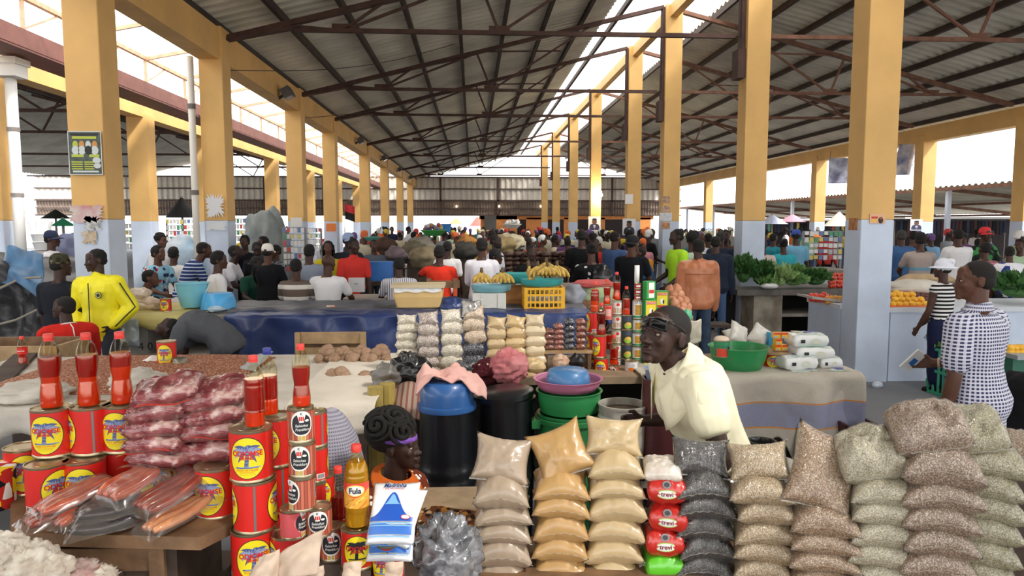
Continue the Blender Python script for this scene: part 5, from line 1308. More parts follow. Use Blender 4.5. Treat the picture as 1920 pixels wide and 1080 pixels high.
# peanuts: uncountable
PNUT = grain('#8a4a30', '#a8684a', '#c99878', 95, 'peanuts', .0, .75)
b = MB()
px0, px1 = P(40, 700, 5.2).x, P(470, 690, 5.2).x
def pf(u, v):
    x = px0 + (px1 - px0) * u; y = 4.62 + 1.25 * v
    e = (max(0, 1 - abs(2 * u - 1) ** 4) * max(0, 1 - abs(2 * v - 1) ** 4)) ** .6
    return (x, y, ZT1 + .016 + .07 * e * (1 + .35 * noise.noise(V((x * 1.7, y * 1.7, 0)))) + .007 * noise.noise(V((x * 45, y * 45, 0))) * e)
b.grid(pf, 200, 110); o = b.build('peanuts', PNUT, None, True); tag(o, 'bed of loose reddish brown peanuts spread on the left table', 'peanuts', kind='stuff')
palm_can('red measuring can with yellow label standing in the peanuts', (P(314, 690, 5.35).x, 5.35, ZT1 + .05), .1, None, .066, .19)
cup = thing('tin_cup', 'small dull tin cup beside the measuring can in the peanuts', 'cup', (P(341, 700, 5.3).x, 5.28, ZT1 + .055))
MB().lathe([(.045, 0), (.05, .005), (.052, .07), (.047, .07), (.045, .01), (.001, .01)], 24).build('cup', M('#8a8577', .4, metal=.6), cup, True)
sheet('paper_scoop', 'white folded paper scoop stuck in the peanuts left of the can', 'paper', (P(262, 693, 5.3), P(300, 680, 5.4), P(298, 668, 5.45), P(262, 682, 5.4)), WHITE, .02, 3)
sheet('paper_scoop', 'grey pointed paper scoop lying on the right edge of the peanuts', 'paper', (P(425, 705, 5.2), P(478, 697, 5.25), P(512, 660, 5.6), P(470, 680, 5.5)), M('#a9adb2', .6), .03, 4)
for px, py, y, w_, lab in ((62, 735, 4.5, .4, 'crumpled clear film heaped on the front corner of the left table'), (255, 712, 4.6, .3, 'crumpled white sacking fold at the front of the peanuts')):
    lump('sacking_fold', lab, 'cloth', P(px, py, y), (w_ * .55, .16, .07), SACK, px, .35, 1.6, n=30)
# planks and box at far left
t_ = thing('wooden_crate', 'open wooden crate at the far left behind the peanut table', 'crate', (P(55, 660, 6.3).x, 6.3, 0)); zc = PZ(640, 6.3, 60)
for y in (-.25, .25): MB().box((-.1, y, zc - .12), (.95, .03, .24)).build('plank', WOODL if y < 0 else WOOD, t_)
for x in (-.56, .36): MB().box((x, 0, zc - .12), (.03, .5, .24)).build('end_plank', WOODL, t_)
for x in (-.5, .3):
    for y in (-.2, .2): MB().box((x, y, (zc - .2) / 2), (.06, .06, zc - .2)).build('leg', WOODD, t_)
bottle('small red cola bottle half empty at the far left', (P(44, 690, 5.6).x, 5.6, PZ(690, 5.6, 44)), 1.0, .12, .06, CAPR, COKE, None, 0, M('#b02018', .2), M('#b02018', .2), 'cola_bottle', True)
bx = thing('bottle_stand', 'rough wooden block under the cola bottle', 'block', (P(44, 690, 5.6).x, 5.6, 0)); MB().box((0, 0, PZ(690, 5.6, 44) / 2), (.14, .14, PZ(690, 5.6, 44))).build('block', WOODD, bx)
o = MB().bar(P(-30, 745, 4.6), P(48, 668, 6.0), .16, .05).build('plank', WOODD); tag(o, 'dark slanting plank at the far left edge of the peanut table', 'plank')
# potatoes
POT = M('#8d6f58', .85, col2='#a98c74', vs=14, bump=.3, bs=60, name='potato_skin')
pv = [lump('potato', None, None, (0, 0, 0), (.050, .039, .037), POT, i + 1, .16, 1.3, n=16) for i in range(3)]
seen = []
def potato(px, py, y, k, lab, grp):
    o = pv[k % 3]; c = o if not o.get('used') else o.copy()
    if o.get('used'): COL.objects.link(c); del c['used']
    else: o['used'] = 1
    c.location = P(px, py, y); r = random.Random(k); c.rotation_euler = (r.uniform(-.4, .4), r.uniform(-.4, .4), r.uniform(0, 3)); s_ = r.uniform(.85, 1.15); c.scale = (s_, s_, s_)
    c.name = 'potato'; tag(c, lab, 'potato', grp)
heaps = [('leftmost', 612), ('second', 643), ('third', 676), ('rightmost', 712)]
k = 0
for nm, cx in heaps:
    q = [(-12, 683), (0, 684), (12, 683), (-13, 672), (0, 671), (11, 673), (-6, 661), (8, 662), (2, 655)]
    for i, (dx, py) in enumerate(q):
        y = 5.62 + (.07 if i in (1, 4) else .0) + .06 * (i > 5) + .04 * (i == 8) ; k += 1
        potato(cx + dx * 1.12, py + rnd.uniform(-1, 1), y, k, f'brown potato of the {nm} of four small heaps on the pale sacking', f'potatoes in the {nm} heap')
for i, (px, py) in enumerate(((622, 702), (634, 698), (646, 703), (645, 710), (683, 706), (697, 706), (640, 696))):
    k += 1; potato(px, py, 5.1, k, 'loose brown potato lying before the heaps on the sacking', 'loose potatoes before the heaps')
# crate frame leaning behind the potatoes
t_ = thing('wooden_frame_crate', 'pale wooden slatted crate standing before the blue tarpaulin', 'crate', (P(621, 650, 6.3).x, 6.3, 0))
a, c = P(557, 700, 6.3), P(686, 622, 6.3); w_ = c.x - a.x; h_ = c.z
for i, z in enumerate((h_ - .05, h_ - .2)): MB().box((0, 0, z), (w_, .03, .1 if i == 0 else .13)).build('slat', WOODL, t_)
MB().box((0, .05, h_ - .16), (w_ * .96, .02, .3)).build('panel', WOOD, t_)
for x in (-1, 1): MB().box((x * (w_ / 2 - .02), -.02, h_ / 2), (.045, .04, h_)).build('post', WOODL, t_)

POTS = 1
# ---- stall of small bags (second table)
Z2 = .93
x0, x1 = P(738, 690, 5.3).x, P(1590, 715, 5.0).x
gt_ = table('goods_table', 'long wooden table carrying small bags, tins and basin in the middle', x0, x1, 4.9, 5.75, Z2, M('#8f7a62', .75, var=.2, vs=7, bump=.2, bs=30, name='worn_wood'))
MB().box((0, .38, .42), (x1 - x0 - .1, .03, .84)).build('back_panel', M('#2a2622', .85, var=.3, vs=4, name='under_table_shade'), gt_)  # dark sheet added to stand for the shade beneath the goods
SM = {'pale': grain('#c9bfa8', '#d8d0bc', '#ece8da', 180, 'pale_corn', .7, .25), 'grey': grain('#a89a90', '#c0b2a8', '#dcd2ca', 180, 'grey_beans', .7, .25), 'cream': grain('#cfc5ae', '#dfd7c4', '#eee9dc', 180, 'cream_beans', .7, .25), 'tan': grain('#c2a98c', '#d2bca2', '#e6d8c6', 180, 'tan_grain', .7, .25), 'dark': grain('#2a2c34', '#44474f', '#8a8c92', 150, 'dark_beans', .9, .2), 'meal': flour('#cdb489', 'small_meal'), 'meal2': flour('#d6b987', 'small_yellow_meal'), 'meal3': flour('#dcc9a6', 'small_cream_meal')}
def minis(nm, cx, top, bot, wpx, mats, y=5.15, n=5, tilt=.8):
    wd = wpx * y / FPX; zt, zb = PZ(top, y, cx), max(Z2 + .004, PZ(bot, y, cx)); x = P(cx, 640, y).x; h = (zt - zb) / n
    for i in range(n):
        m_ = SM[mats[min(i, len(mats) - 1)]]; z = zt - h * (i + .5); r = random.Random(cx + i)
        if i == 0: bag('grain_bag', f'topmost {nm}', 'bag', nm, (x, y + .02, z), wd * .98, h * 1.35, .075, m_, (.9, r.uniform(-.15, .15), r.uniform(-.2, .2)), cx + i, .12, 0, .02, .1, nu=14, nv=12)
        else: bag('grain_bag', f'{from_top(i)} {nm}', 'bag', nm, (x + r.uniform(-.006, .006), y + .04, z), wd * r.uniform(.98, 1.08), .13, h * 1.35, m_, (.06, r.uniform(-.05, .05), r.uniform(-.15, .15)), cx + i, -.02, 0, 0, .12, .36, nu=14, nv=12)
minis('small bag in the leftmost pale corn stack on the second table', 763, 593, 668, 40, ['pale'])
minis('small bag in the grey bean stack beside the leftmost stack', 803, 588, 690, 40, ['grey'], 5.1)
minis('small bag in the cream bean stack, third from left', 847, 582, 690, 42, ['cream'], 5.1)
minis('small bag in the tan and dark stack, fourth from left', 889, 575, 688, 42, ['tan', 'tan', 'tan', 'dark', 'dark'], 5.1)
minis('small bag in the brown meal stack, fifth from left', 931, 597, 692, 38, ['meal'], 5.1)
minis('small bag in the yellow meal stack, sixth from left', 967, 595, 690, 40, ['meal2'], 5.1)
minis('small bag in the cream meal stack, rightmost of seven', 1003, 592, 686, 38, ['meal3'], 5.1)
bag('clear_bag', 'silvery clear bag standing on top of the tan and dark stack', 'bag', None, P(884, 578, 5.12) + V((0, 0, .0)), .15, .12, .07, M('#b9b4ac', .15, coat=1, col2='#5c5e62', vs=18, bump=.3, bs=40, name='silver_film'), (1.2, 0, .1), 77, .12, 0, .02, .2, nu=14, nv=12)
for px, py, m_, lab in ((812, 702, 'grey', 'small brown grained bag lying at the foot of the grey stack'), (876, 688, 'dark', 'grey plastic bag lying at the foot of the dark stack'), (1001, 684, 'meal2', 'squat yellow meal bag lying by the red cans'), (985, 700, 'meal2', 'flat yellow meal bag behind the pink cloth'), (880, 700, 'meal3', 'pale meal bag by the striped cloth')):
    bag('grain_bag', lab, 'bag', None, P(px, py, 5.0), .15, .12, .09, SM[m_], (.3, .1, .4), px, .02, 0, 0, .15, .42, nu=14, nv=12)
# little shelf with spice packs
sh = thing('small_shelf', 'small wooden shelf with spice packs on top beside the red cans', 'shelf', (P(1062, 658, 5.25).x, 5.25, 0)); zs_ = PZ(656, 5.2, 1060)
MB().box((0, 0, zs_ - .01), (.36, .2, .02)).build('shelf_board', WOODL, sh)
for x in (-.16, .16): MB().box((x, 0, (Z2 + zs_) / 2 - .01), (.025, .16, zs_ - Z2 - .02)).build('side_panel', WOOD, sh)
for j, (cx, top, n, mt, lab) in enumerate(((1029, 616, 4, M('#6a3226', .3, coat=.8, col2='#9a6a58', vs=40, name='spice_pink'), 'pinkish spice packs'), (1047, 607, 5, M('#7a2418', .3, coat=.8, col2='#b88a7a', vs=45, name='spice_red'), 'red spice packs'), (1067, 598, 5, M('#22232a', .25, coat=.9, col2='#6a6c72', vs=40, name='spice_black'), 'black spice packs'), (1088, 598, 5, M('#6a2a1c', .3, coat=.8, col2='#a06a54', vs=40, name='spice_brown'), 'brown spice packs'))):
    zt = PZ(top, 5.22, cx); h = (zt - zs_) / n
    for i in range(n): bag('spice_pack', f'{from_top(i)} of the stacked {lab}', 'pack', lab, (P(cx, 640, 5.22).x, 5.22, zt - h * (i + .5)), .076, .07, h * 1.15, mt, (.05, 0, .1 * (i % 2)), cx + i, .03, 0, 0, .15, .4, nu=10, nv=8)
for i, (px, py, m_, lab) in enumerate(((1050, 678, M('#d9c3ac', .3, coat=.7, col2='#c28a6a', vs=30, name='bread_film'), 'pinkish tan bag under the small shelf'), (1082, 678, BLK, 'black tied bag under the small shelf'), (1078, 696, M('#c9922c', .5, var=.2), 'yellow lump bag in front of the red cans'))):
    lump('tied_bag', lab, 'bag', P(px, py, 5.08), (.06, .05, .055), m_, i + 31, .3, 1.8, n=20)
# red cans and oil bottles of the middle stall
mc = 'red cans on the middle stall'
yc = 5.2
def pcan(px, top, bot, y, rz, lab, wpx):
    r = wpx * y / FPX / 2; zt, zb = PZ(top, y, px), PZ(bot, y, px)
    return palm_can(lab, (P(px, 650, y).x, y, zb), rz, mc, round(r, 3), round(zt - zb, 3))
pcan(1110, 584, 624, 5.35, 1.75, 'tall red can with grey seam at top left of the can tower', 21)
pcan(1110, 625, 665, 5.35, 1.75, 'red can with grey seam under another at left of the tower', 21)
pcan(1108, 668, 706, 5.3, .1, 'red can half hidden at lower left of the tower', 24)
pcan(1124, 628, 669, 5.2, -.9, 'red can with white barcode patch in the middle of the tower', 26)
pcan(1127, 670, 711, 5.18, -.25, 'red can with full yellow label at the tower foot', 27)
def pbot(px, cap, base, y, lv, sp, lab, c=CAPR, prof=STRT, top=OIL, low=OILB):
    s_ = (PZ(cap, y, px) - PZ(base, y, px)) / .245
    return bottle(lab, (P(px, base, y).x, y, PZ(base, y, px)), s_, lv, sp, c, prof, 'oil bottles on the middle stall', px * .1, top, low)
pbot(1115, 528, 585, 5.35, .185, .09, 'red oil bottle on the tall red can', low=M('#ef4a10', .12, trans=.1, coat=.6, name='bright_orange_oil'))
pbot(1127, 568, 628, 5.2, .19, .06, 'dark red oil bottle on the can with barcode', prof=COKE, top=OILK, low=OIL)
pbot(1138, 523, 570, 5.34, .16, .06, 'red oil bottle on the pink tin behind', prof=COKE)
pbot(1156, 510, 562, 5.36, .155, .07, 'highest red oil bottle, on the white tins', prof=COKE)
pbot(1174, 537, 590, 5.34, .14, .05, 'red oil bottle half empty on the dark fruit tins')
pbot(1142, 601, 654, 5.22, .12, .05, 'red oil bottle with blue cap beside the barcode can', CAPB, top=OIL, low=OILK)
pbot(1151, 628, 683, 5.16, .13, .04, 'red oil bottle on the small sausage tin')
frank_can('sausage tin under an oil bottle on the middle stall', (P(1151, 700, 5.16).x, 5.16, PZ(711, 5.16, 1151)), -.7, 'tins on the middle stall', round(19 * 5.16 / FPX / 2, 3), round(28 * 5.16 / FPX, 3))
def tin(px, top, bot, y, wpx, base, prints, lab):
    r = wpx * y / FPX / 2; zt, zb = PZ(top, y, px), PZ(bot, y, px); h = zt - zb
    t_ = thing('food_tin', lab, 'tin', (P(px, 650, y).x, y, zb), 0, 'tins on the middle stall')
    b = MB(); b.lathe([(r * .97, 0), (r, .004), (r, h - .004)], 24, 0, cap=False); b.lathe([(r, h - .005), (r * 1.02, h), (r * .95, h - .003), (.001, h - .003)], 24, 1); b.lathe([(r * 1.01, 0), (r * 1.01, .005)], 24, 1); b.build('tin', [base, TIN], t_, 'auto')
    b = MB(); ms = []
    for kind, x, z, w_, hh, m_ in prints:
        if m_ not in ms: ms.append(m_)
        k = ms.index(m_)
        q = cyl(r + .0006 + .0003 * len(b.f) ** .3)
        if kind == 'o': disc(b, q, x * r, z * h, w_ * r, hh * h, k, 18, 3)
        elif kind == 'r': patch(b, q, (x - w_ / 2) * r, (z - hh / 2) * h, (x + w_ / 2) * r, (z + hh / 2) * h, k, 6)
        else: text(b, kind, hh * h, q, k, 1, 0, .02, (x * r, z * h))
    b.build('label', ms, t_, fix=False)
    return t_
WPR = M('#e6e3dc', .4, name='white_tin'); GPR = M('#3a4438', .45, name='dark_green_tin'); LGR = M('#9cc23a', .45); ORP = M('#d9a24a', .45, col2='#e6c06a', vs=60); GRB = M('#3c4458', .45); GBN = M('#2f8a5a', .45); PNK = M('#d8675e', .45); CHK_ = M('#cfa03a', .5, col2='#9a6a1c', vs=90, name='chickpea_print')
for i, (a, c) in enumerate(((563, 589), (590, 616), (617, 643), (644, 670), (671, 699))):
    tin(1156, a, c, 5.36, 19, WPR, [('r', 0, .3, 2.6, .35, M('#c9bfa8', .5, col2='#b98a6a', vs=40)), ('o', 0, .72, .35, .12, PRED), ('r', 0, .9, 2.4, .04, GBN)], f'white tin of the white column, {from_top(i)}')
for i, (a, c) in enumerate(((591, 617), (618, 644), (645, 671), (672, 700))):
    tin(1175, a, c, 5.34, 20, GPR, [('o', 0, .28, .8, .2, LGR), ('o', .05, .42, .6, .12, ORP), ('r', 0, .78, 2.2, .26, GRB)], f'dark green fruit tin of its column, {from_top(i)}')
for i, (a, c) in enumerate(((563, 597), (598, 622), (623, 648), (649, 674), (675, 702))):
    tin(1194, a, c, 5.33, 19, WPR, [('r', 0, .5, 1.3, .55, CHK_), ('r', 0, .12, 2.6, .12, GBN), ('LA LA', 0, .9, 0, .16, PBLU2)], f'white chickpea tin of its column, {from_top(i)}')
for i, (a, c) in enumerate(((606, 632), (633, 660), (661, 690))):
    tin(1213, a, c, 5.36, 20, WPR, [('r', 0, .5, 1.3, .5, CHK_), ('r', 0, .12, 2.6, .14, GBN), ('r', 0, .85, 1.6, .1, PORG)], f'white tin with orange print behind the head, {from_top(i)}')
for i, (a, c) in enumerate(((531, 541), (542, 552), (553, 562))):
    tin(1194, a, c, 5.33, 13, M('#a8283a', .4, name='crimson_tin'), [('r', 0, .5, 1.4, .3, PWHT)], f'small crimson tin of the little stack, {from_top(i)}')
tin(1139, 571, 599, 5.34, 16, M('#d86a64', .4, name='pink_tin'), [('r', 0, .5, 1.3, .5, M('#e8b0a8', .5)), ('r', 0, .8, 1.2, .14, PRED)], 'pink tin under an oil bottle on the middle stall')
tin(1184, 676, 705, 5.12, 24, M('#d9d8da', .45, name='white_cup'), [('r', .3, .45, 1.1, .2, GBN), ('o', -.2, .5, .5, .12, PORG), ('o', .1, .75, .3, .1, M('#b9b9be', .5))], 'printed white tin cup in front of the tin columns')
cd_ = thing('candle_pack', 'white candle standing on the small crimson tins', 'candle', (P(1194, 531, 5.33).x, 5.33, PZ(530, 5.33, 1194))); MB().tube([(0, 0, 0), (0, 0, .13)], .019, 12).build('candle', WHITE, cd_, True)
MB().lathe([(.006, .13), (.002, .14)], 8).build('wick', BLK, cd_)
def carton(px0, top, px1, bot, y, rz, lab, back=False):
    w_ = (px1 - px0) * y / FPX; zt, zb = PZ(top, y, px0), PZ(bot, y, px0); h = zt - zb
    t_ = thing('food_carton', lab, 'carton', (P((px0 + px1) / 2, 650, y).x, y, zb), rz, 'green cartons on the middle stall')
    MB().box((0, 0, h / 2), (w_, w_ * .7, h)).build('carton', M('#2f9a4a', .45, name='green_carton'), t_)
    b = MB(); yy = -w_ * .35
    if not back:
        b.box((0, yy - .001, h / 2), (w_ * .84, .002, h * .86), m=0); b.box((0, yy - .002, h * .83), (w_ * .8, .002, h * .14), m=1); b.box((0, yy - .002, h * .14), (w_ * .8, .002, h * .12), m=1)
        disc(b, flat(yy - .004), .0, h * .42, w_ * .16, h * .16, 2); disc(b, flat(yy - .005), .01, h * .4, w_ * .07, h * .12, 3); text(b, 'AVONDALE', h * .1, flat(yy - .005), 2, 1, 0, .01, (0, h * .83))
    else:
        b.box((w_ * .05, yy - .001, h / 2), (w_ * .6, .002, h * .86), m=2); b.box((w_ * .05, yy - .002, h * .42), (w_ * .55, .002, h * .2), m=1)
    b.build('print', [M('#e8d02a', .45), PRED, PWHT, PDRK], t_)
    return t_
carton(1205, 527, 1225, 560, 5.3, .35, 'green carton showing its white side panel, above another', True)
carton(1205, 561, 1228, 598, 5.3, .1, 'green and yellow carton under another carton')
carton(1227, 545, 1250, 578, 5.38, -.1, 'green and yellow carton at right behind the bald head')
cb_ = carton(1228, 579, 1252, 615, 5.38, 0, 'green carton mostly hidden behind the bald head')
cb2 = carton(1205, 599, 1229, 640, 5.3, 0, 'green carton under the green and yellow one')
for i, (a, c, y) in enumerate(((616, 660, 5.38), (661, 705, 5.38))): carton(1228, a, 1252, c, y, 0, f'green carton hidden low behind the head, {["upper", "lower"][i]}')
carton(1205, 641, 1229, 700, 5.3, 0, 'green carton lowest of its column')
# onions
ON = M('#a8684a', .45, col2='#c48a68', vs=9, bump=.1, bs=40, name='onion_skin')
onv = MB().lathe([(.001, -.038), (.02, -.036), (.04, -.01), (.041, .01), (.03, .03), (.01, .042), (.003, .055)], 16).build('onion', ON, None, True)
first = True
for i, (dx, dy, dd) in enumerate(((0, 0, 0), (13, 2, 0), (25, 1, 0), (5, -12, .02), (18, -11, .02), (29, -9, .03), (8, -22, .03), (20, -21, .03), (3, -30, .05), (14, -32, .04), (34, 2, .05), (10, -6, -.05), (24, 10, -.03), (12, 12, -.03), (0, 12, 0), (34, 12, .02))):
    o = onv if first else onv.copy()
    if not first: COL.objects.link(o)
    first = False; o.location = P(1254 + dx, 574 + dy, 5.45 + dd); o.rotation_euler = (rnd.uniform(-.6, .6), rnd.uniform(-.6, .6), 0); tag(o, 'brown onion in the heap behind the bald head', 'onion', 'onions heaped behind the bald head')
lump('green_net', 'green plastic bag under the onion heap', 'bag', P(1286, 592, 5.4), (.05, .06, .05), M('#58b88a', .5, coat=.3, name='green_bag'), 44, .2, 1.6, n=18)
ob = thing('onion_box', 'box under the onion heap behind the bald head', 'box', (P(1270, 600, 5.5).x, 5.52, Z2)); zq = PZ(590, 5.5, 1270); MB().box((0, 0, (zq - Z2) / 2), (.2, .2, zq - Z2)).build('box', WOODL, ob)
# right end of the second table
sheet('paper_bag', 'pale paper bag behind the collar of the person in cream', 'bag', (P(1284, 640, 5.3), P(1314, 640, 5.3), P(1314, 597, 5.2), P(1286, 600, 5.2)), M('#ddd6c6', .6), .03, 8)
def basin(name, label, cat, cx, rim, bot, wpx, y, mat, taper=.72, turn=False, thick=.006, zb=None, rimw=.012):
    r = wpx * y / FPX / 2; zt = PZ(rim, y, cx); z0 = zb if zb is not None else PZ(bot, y, cx); h = zt - z0
    t_ = thing(name, label, cat, (P(cx, (rim + bot) / 2, y).x, y, z0))
    rb = r * taper; pr = [(.001, 0), (rb * .92, 0), (rb, h * .06), (rb + (r - rb) * .55, h * .5), (r - rimw, h * .97), (r, h * .97), (r, h), (r - rimw, h), (r - rimw - thick, h * .95), (rb + (r - rb) * .55 - thick, h * .5), (rb - thick, h * .08), (.001, h * .05)]
    o = MB().lathe(pr, 40, cap=False).build('basin', mat, t_, 'auto')
    if turn: o.rotation_euler = (PI, 0, 0); o.location.z = h
    return t_, r, h
t_, r, h = basin('green_basin', 'large green plastic basin holding a flour tin behind the person in cream', 'basin', 1384, 648, 712, 116, 5.1, M('#2d8f52', .35, coat=.2, name='green_plastic'), .72, zb=Z2 + .002)
MB().lathe([(r * .7, h * .45), (r * .4, h * .5), (.001, h * .55)], 24).build('grain', M('#b99a6a', .8), t_, True)
ft = tin(1353, 638, 668, 5.0, 30, M('#2f7d5a', .45, name='green_flour_tin'), [('r', -.2, .3, 1.5, .5, M('#d8432c', .5)), ('r', .75, .4, .6, .5, PDRK), ('r', 0, .85, 2.4, .2, GBN)], 'tin heaped with flour standing in the green basin')
lump('flour', 'heap of cream flour on the tin in the green basin', 'flour', P(1353, 636, 5.0), (.054, .054, .025), M('#e0cbb4', .9), 3, .1, 2, n=18)
POU = M('#ddd9d2', .4, coat=.4, bump=.2, bs=40, name='white_pouch')
for i, (px, py, w_, h_, rt, lab) in enumerate(((1385, 626, .17, .19, (1.0, .5, .2), 'white pouch leaning behind the green basin, left one'), (1424, 630, .16, .19, (1.0, .6, -.3), 'white pouch leaning behind the green basin, right one'), (1375, 628, .14, .13, (.9, -.3, 0), 'clear crumpled pouch left of the white pouches'), (1452, 640, .1, .1, (.8, .4, 0), 'small white pouch beside the yellow packets'))):
    bag('white_pouch', lab, 'pouch', None, P(px, py, 5.45), w_, h_, .08, POU, rt, i + 60, .1, 0, 0, .12, nu=14, nv=12)
o = thing('blue_box', 'small blue box behind the yellow packets', 'box', P(1449, 640, 5.4) + V((0, 0, -.02))); MB().box((0, 0, .04), (.08, .05, .1)).build('box', M('#3a9ac8', .5), o)
tr = thing('round_board', 'small round board with yellow packets resting on a red can', 'board', (P(1452, 659, 5.15).x, 5.15, PZ(661, 5.15, 1452))); MB().lathe([(.001, 0), (.1, 0), (.1, .012), (.001, .012)], 24).build('board', WOODL, tr)
palm_can('red can under the round board at the right of the green basin', (P(1448, 690, 5.15).x, 5.15, Z2 + .002), -.2, mc, .066, round(PZ(661, 5.15, 1452) - Z2 - .003, 3))
YP = M('#f0b42a', .4, coat=.3, name='yellow_packet')
for i, (px, py, lab) in enumerate(((1455, 628, 'upper left yellow packet on the round board'), (1469, 628, 'upper right yellow packet on the round board'), (1458, 640, 'middle yellow packet on the round board'), (1456, 651, 'lower left yellow packet with blue patch'), (1468, 651, 'lower right yellow packet on the round board'))):
    t_ = thing('yellow_packet', lab, 'packet', P(px, py, 5.13), .1 * i, 'yellow packets'); MB().box((0, 0, 0), (.052, .04, .042)).build('packet', YP, t_)
    b = MB(); b.box((0, -.0205, .012), (.05, .002, .014), m=0); b.box((-.008, -.0205, -.012), (.02, .002, .012), m=1); b.build('print', [M('#d8402c', .5), M('#6fb4d8', .5)], t_)
DIA = M('#e9ebea', .35, coat=.4, bump=.12, bs=30, name='white_pack_film')
def wpack(px0, py0, px1, py1, y, rz, lab, seed):
    w_ = (px1 - px0) * y / FPX; h = (py1 - py0) * y / FPX * .92
    t_ = thing('white_pack', lab, 'pack', P((px0 + px1) / 2, (py0 + py1) / 2, y), rz, 'white packs at the table end')
    weld(pillow_mb(w_ * 1.0, .2, h * 1.05, seed, -.02, 0, 22, 14, 0, .07, 0, .18).build('pack', DIA, t_, True))
    b = MB(); q = lambda x, z: (x, z, h * .525 + .004)
    disc(b, q, w_ * .12, .0, w_ * .24, .035, 0, 24, 3); disc(b, q, -w_ * .25, .03, w_ * .14, .03, 1, 20, 2); patch(b, q, -w_ * .4, -.085, w_ * .4, -.07, 2, 8)
    q2 = lambda x, z: (x, -.099 - .006, z); patch(b, q2, -w_ * .32, -.012, -w_ * .2, .012, 3, 2); disc(b, q2, w_ * .1, 0, w_ * .12, h * .2, 4, 16, 2)
    b.build('print', [M('#6a68b0', .4), M('#c9c0a0', .5), M('#8ac0a8', .5), PDRK, M('#d8d8c8', .5)], t_, fix=False)
wpack(1467, 690, 1537, 713, 5.0, .05, 'lower left white printed pack of the pile at the table end', 1)
wpack(1538, 690, 1589, 713, 5.0, -.1, 'lower right white printed pack of the pile at the table end', 2)
wpack(1456, 663, 1526, 692, 5.05, .1, 'middle left white pack with violet oval print', 3)
wpack(1529, 665, 1572, 690, 5.1, -.1, 'middle right white pack in the pile', 4)
wpack(1483, 646, 1558, 672, 5.1, -.05, 'white pack with barcode under the topmost one', 5)
wpack(1476, 622, 1546, 650, 5.12, .0, 'topmost white pack with violet oval on the pile', 6)
# sacking over the table end with blue band
BAND = bpy.data.materials.new('banded_sacking'); BAND.use_nodes = True; t = NT(BAND); t.b.inputs['Roughness'].default_value = .9
sp = t.new('SeparateXYZ'); t.ln(t.coord(), sp.inputs[0])
zz = t.math('ADD', sp.outputs[2], t.math('MULTIPLY', t.noise(3, 2), .04))
c_ = t.ramp(t.math('MULTIPLY', zz, 1.0), [(0, '#b4aca0'), (.575, '#b4aca0'), (.58, '#c9884a'), (.59, '#8d90aa'), (.76, '#9a9cb6'), (.765, '#c9884a'), (.775, '#bdb5a8')], True)
t.color(t.mix(t.ramp(t.noise(5, 5), [(.5, (0, 0, 0)), (.75, (.5, .5, .5))]), c_, '#8a7f70')); t.bump(t.noise(80, 3), .3)
drape('banded_sacking', 'pale sacking with a wide blue band hanging over the right end of the middle table', P(1200, 715, 4.9).x, x1 + .03, 4.88, 5.3, Z2 + .004, .62, BAND, 9, ragged=.25, ex=.09, nu=70, nv=40)
sheet('sacking_tail', 'loose end of the banded sacking trailing to the right', 'cloth', (P(1490, 862, 4.75), P(1600, 838, 4.85), P(1612, 716, 4.95), P(1500, 716, 4.86)), BAND, .05, 3, th=.004)
rc = thing('dark_red_crate', 'dark red crate under the right end of the banded sacking', 'crate', (P(1618, 830, 4.7).x, 4.9, 0)); zr = PZ(798, 4.7, 1618)
for y in (-.2, .2): MB().box((0, y, zr / 2), (.24, .02, zr)).build('side_panel', M('#4a2622', .7, var=.3, vs=6, name='dark_red_wood'), rc)
for x in (-.11, .11): MB().box((x, 0, zr / 2), (.02, .4, zr)).build('end_panel', M('#4a2622', .7, var=.3, vs=6, name='dark_red_wood'), rc)
t_, r, h = basin('black_bucket', 'black plastic bucket behind the tan bean bags', 'bucket', 1428, 826, 900, 56, 3.9, M('#16171b', .3, coat=.3, name='black_bucket_plastic'), .78)
st = thing('stool', 'low stool under the black bucket', 'stool', (t_.location.x, 3.9, 0)); MB().box((0, 0, t_.location.z - .02), (.22, .22, .04)).build('seat', WOODD, st)
for x in (-.08, .08):
    for y in (-.08, .08): MB().box((x, y, (t_.location.z - .04) / 2), (.035, .035, t_.location.z - .04)).build('leg', WOODD, st)

# ---- barrels, buckets
def barrel(name, label, cat, cx, top, wpx, y, mat, zb=0.0, ribs_=((.33, .012), (.66, .012)), taper=.93, rim=True, fill=None):
    r = wpx * y / FPX / 2; h = PZ(top, y, cx) - zb; t_ = thing(name, label, cat, (P(cx, top, y).x, y, zb))
    pr = [(.001, 0), (r * taper * .97, 0), (r * taper, .02)]
    for k in range(1, 40):
        z = h * k / 40; rr = r * (taper + (1 - taper) * min(1, z / h * 2.2)); rr += sum(a * max(0, 1 - abs(z / h - c) / .05) for c, a in ribs_); pr.append((rr, z))
    pr += [(r, h - .012), (r * 1.04, h - .012), (r * 1.04, h), (r * .94, h), (r * .92, h * .75 if not fill else h - .05), (.001, h * .75 if not fill else h - .05)]
    MB().lathe(pr, 44).build('barrel', mat, t_, 'auto')
    return t_, r, h
BP = M('#17181d', .32, coat=.3, var=.2, vs=5, name='black_barrel_plastic'); BLU = M('#2f5f9e', .35, coat=.3, var=.06, vs=6, name='blue_plastic')
t_, r, h = barrel('black_barrel', 'black barrel with a domed blue lid', 'barrel', 838, 765, 104, 4.2, BP, ribs_=((.52, .014), (.60, .01)), taper=.97)
zl = PZ(712, 4.2, 838) - h
MB().lathe([(r * 1.0, h), (r * 1.07, h), (r * 1.08, h + .012), (r * 1.07, h + .03), (r * .99, h + .034), (r * .985, h + zl * .55), (r * .93, h + zl * .85), (r * .8, h + zl * .98), (r * .5, h + zl), (.001, h + zl)], 44).build('lid', BLU, t_, 'auto')
bl = t_
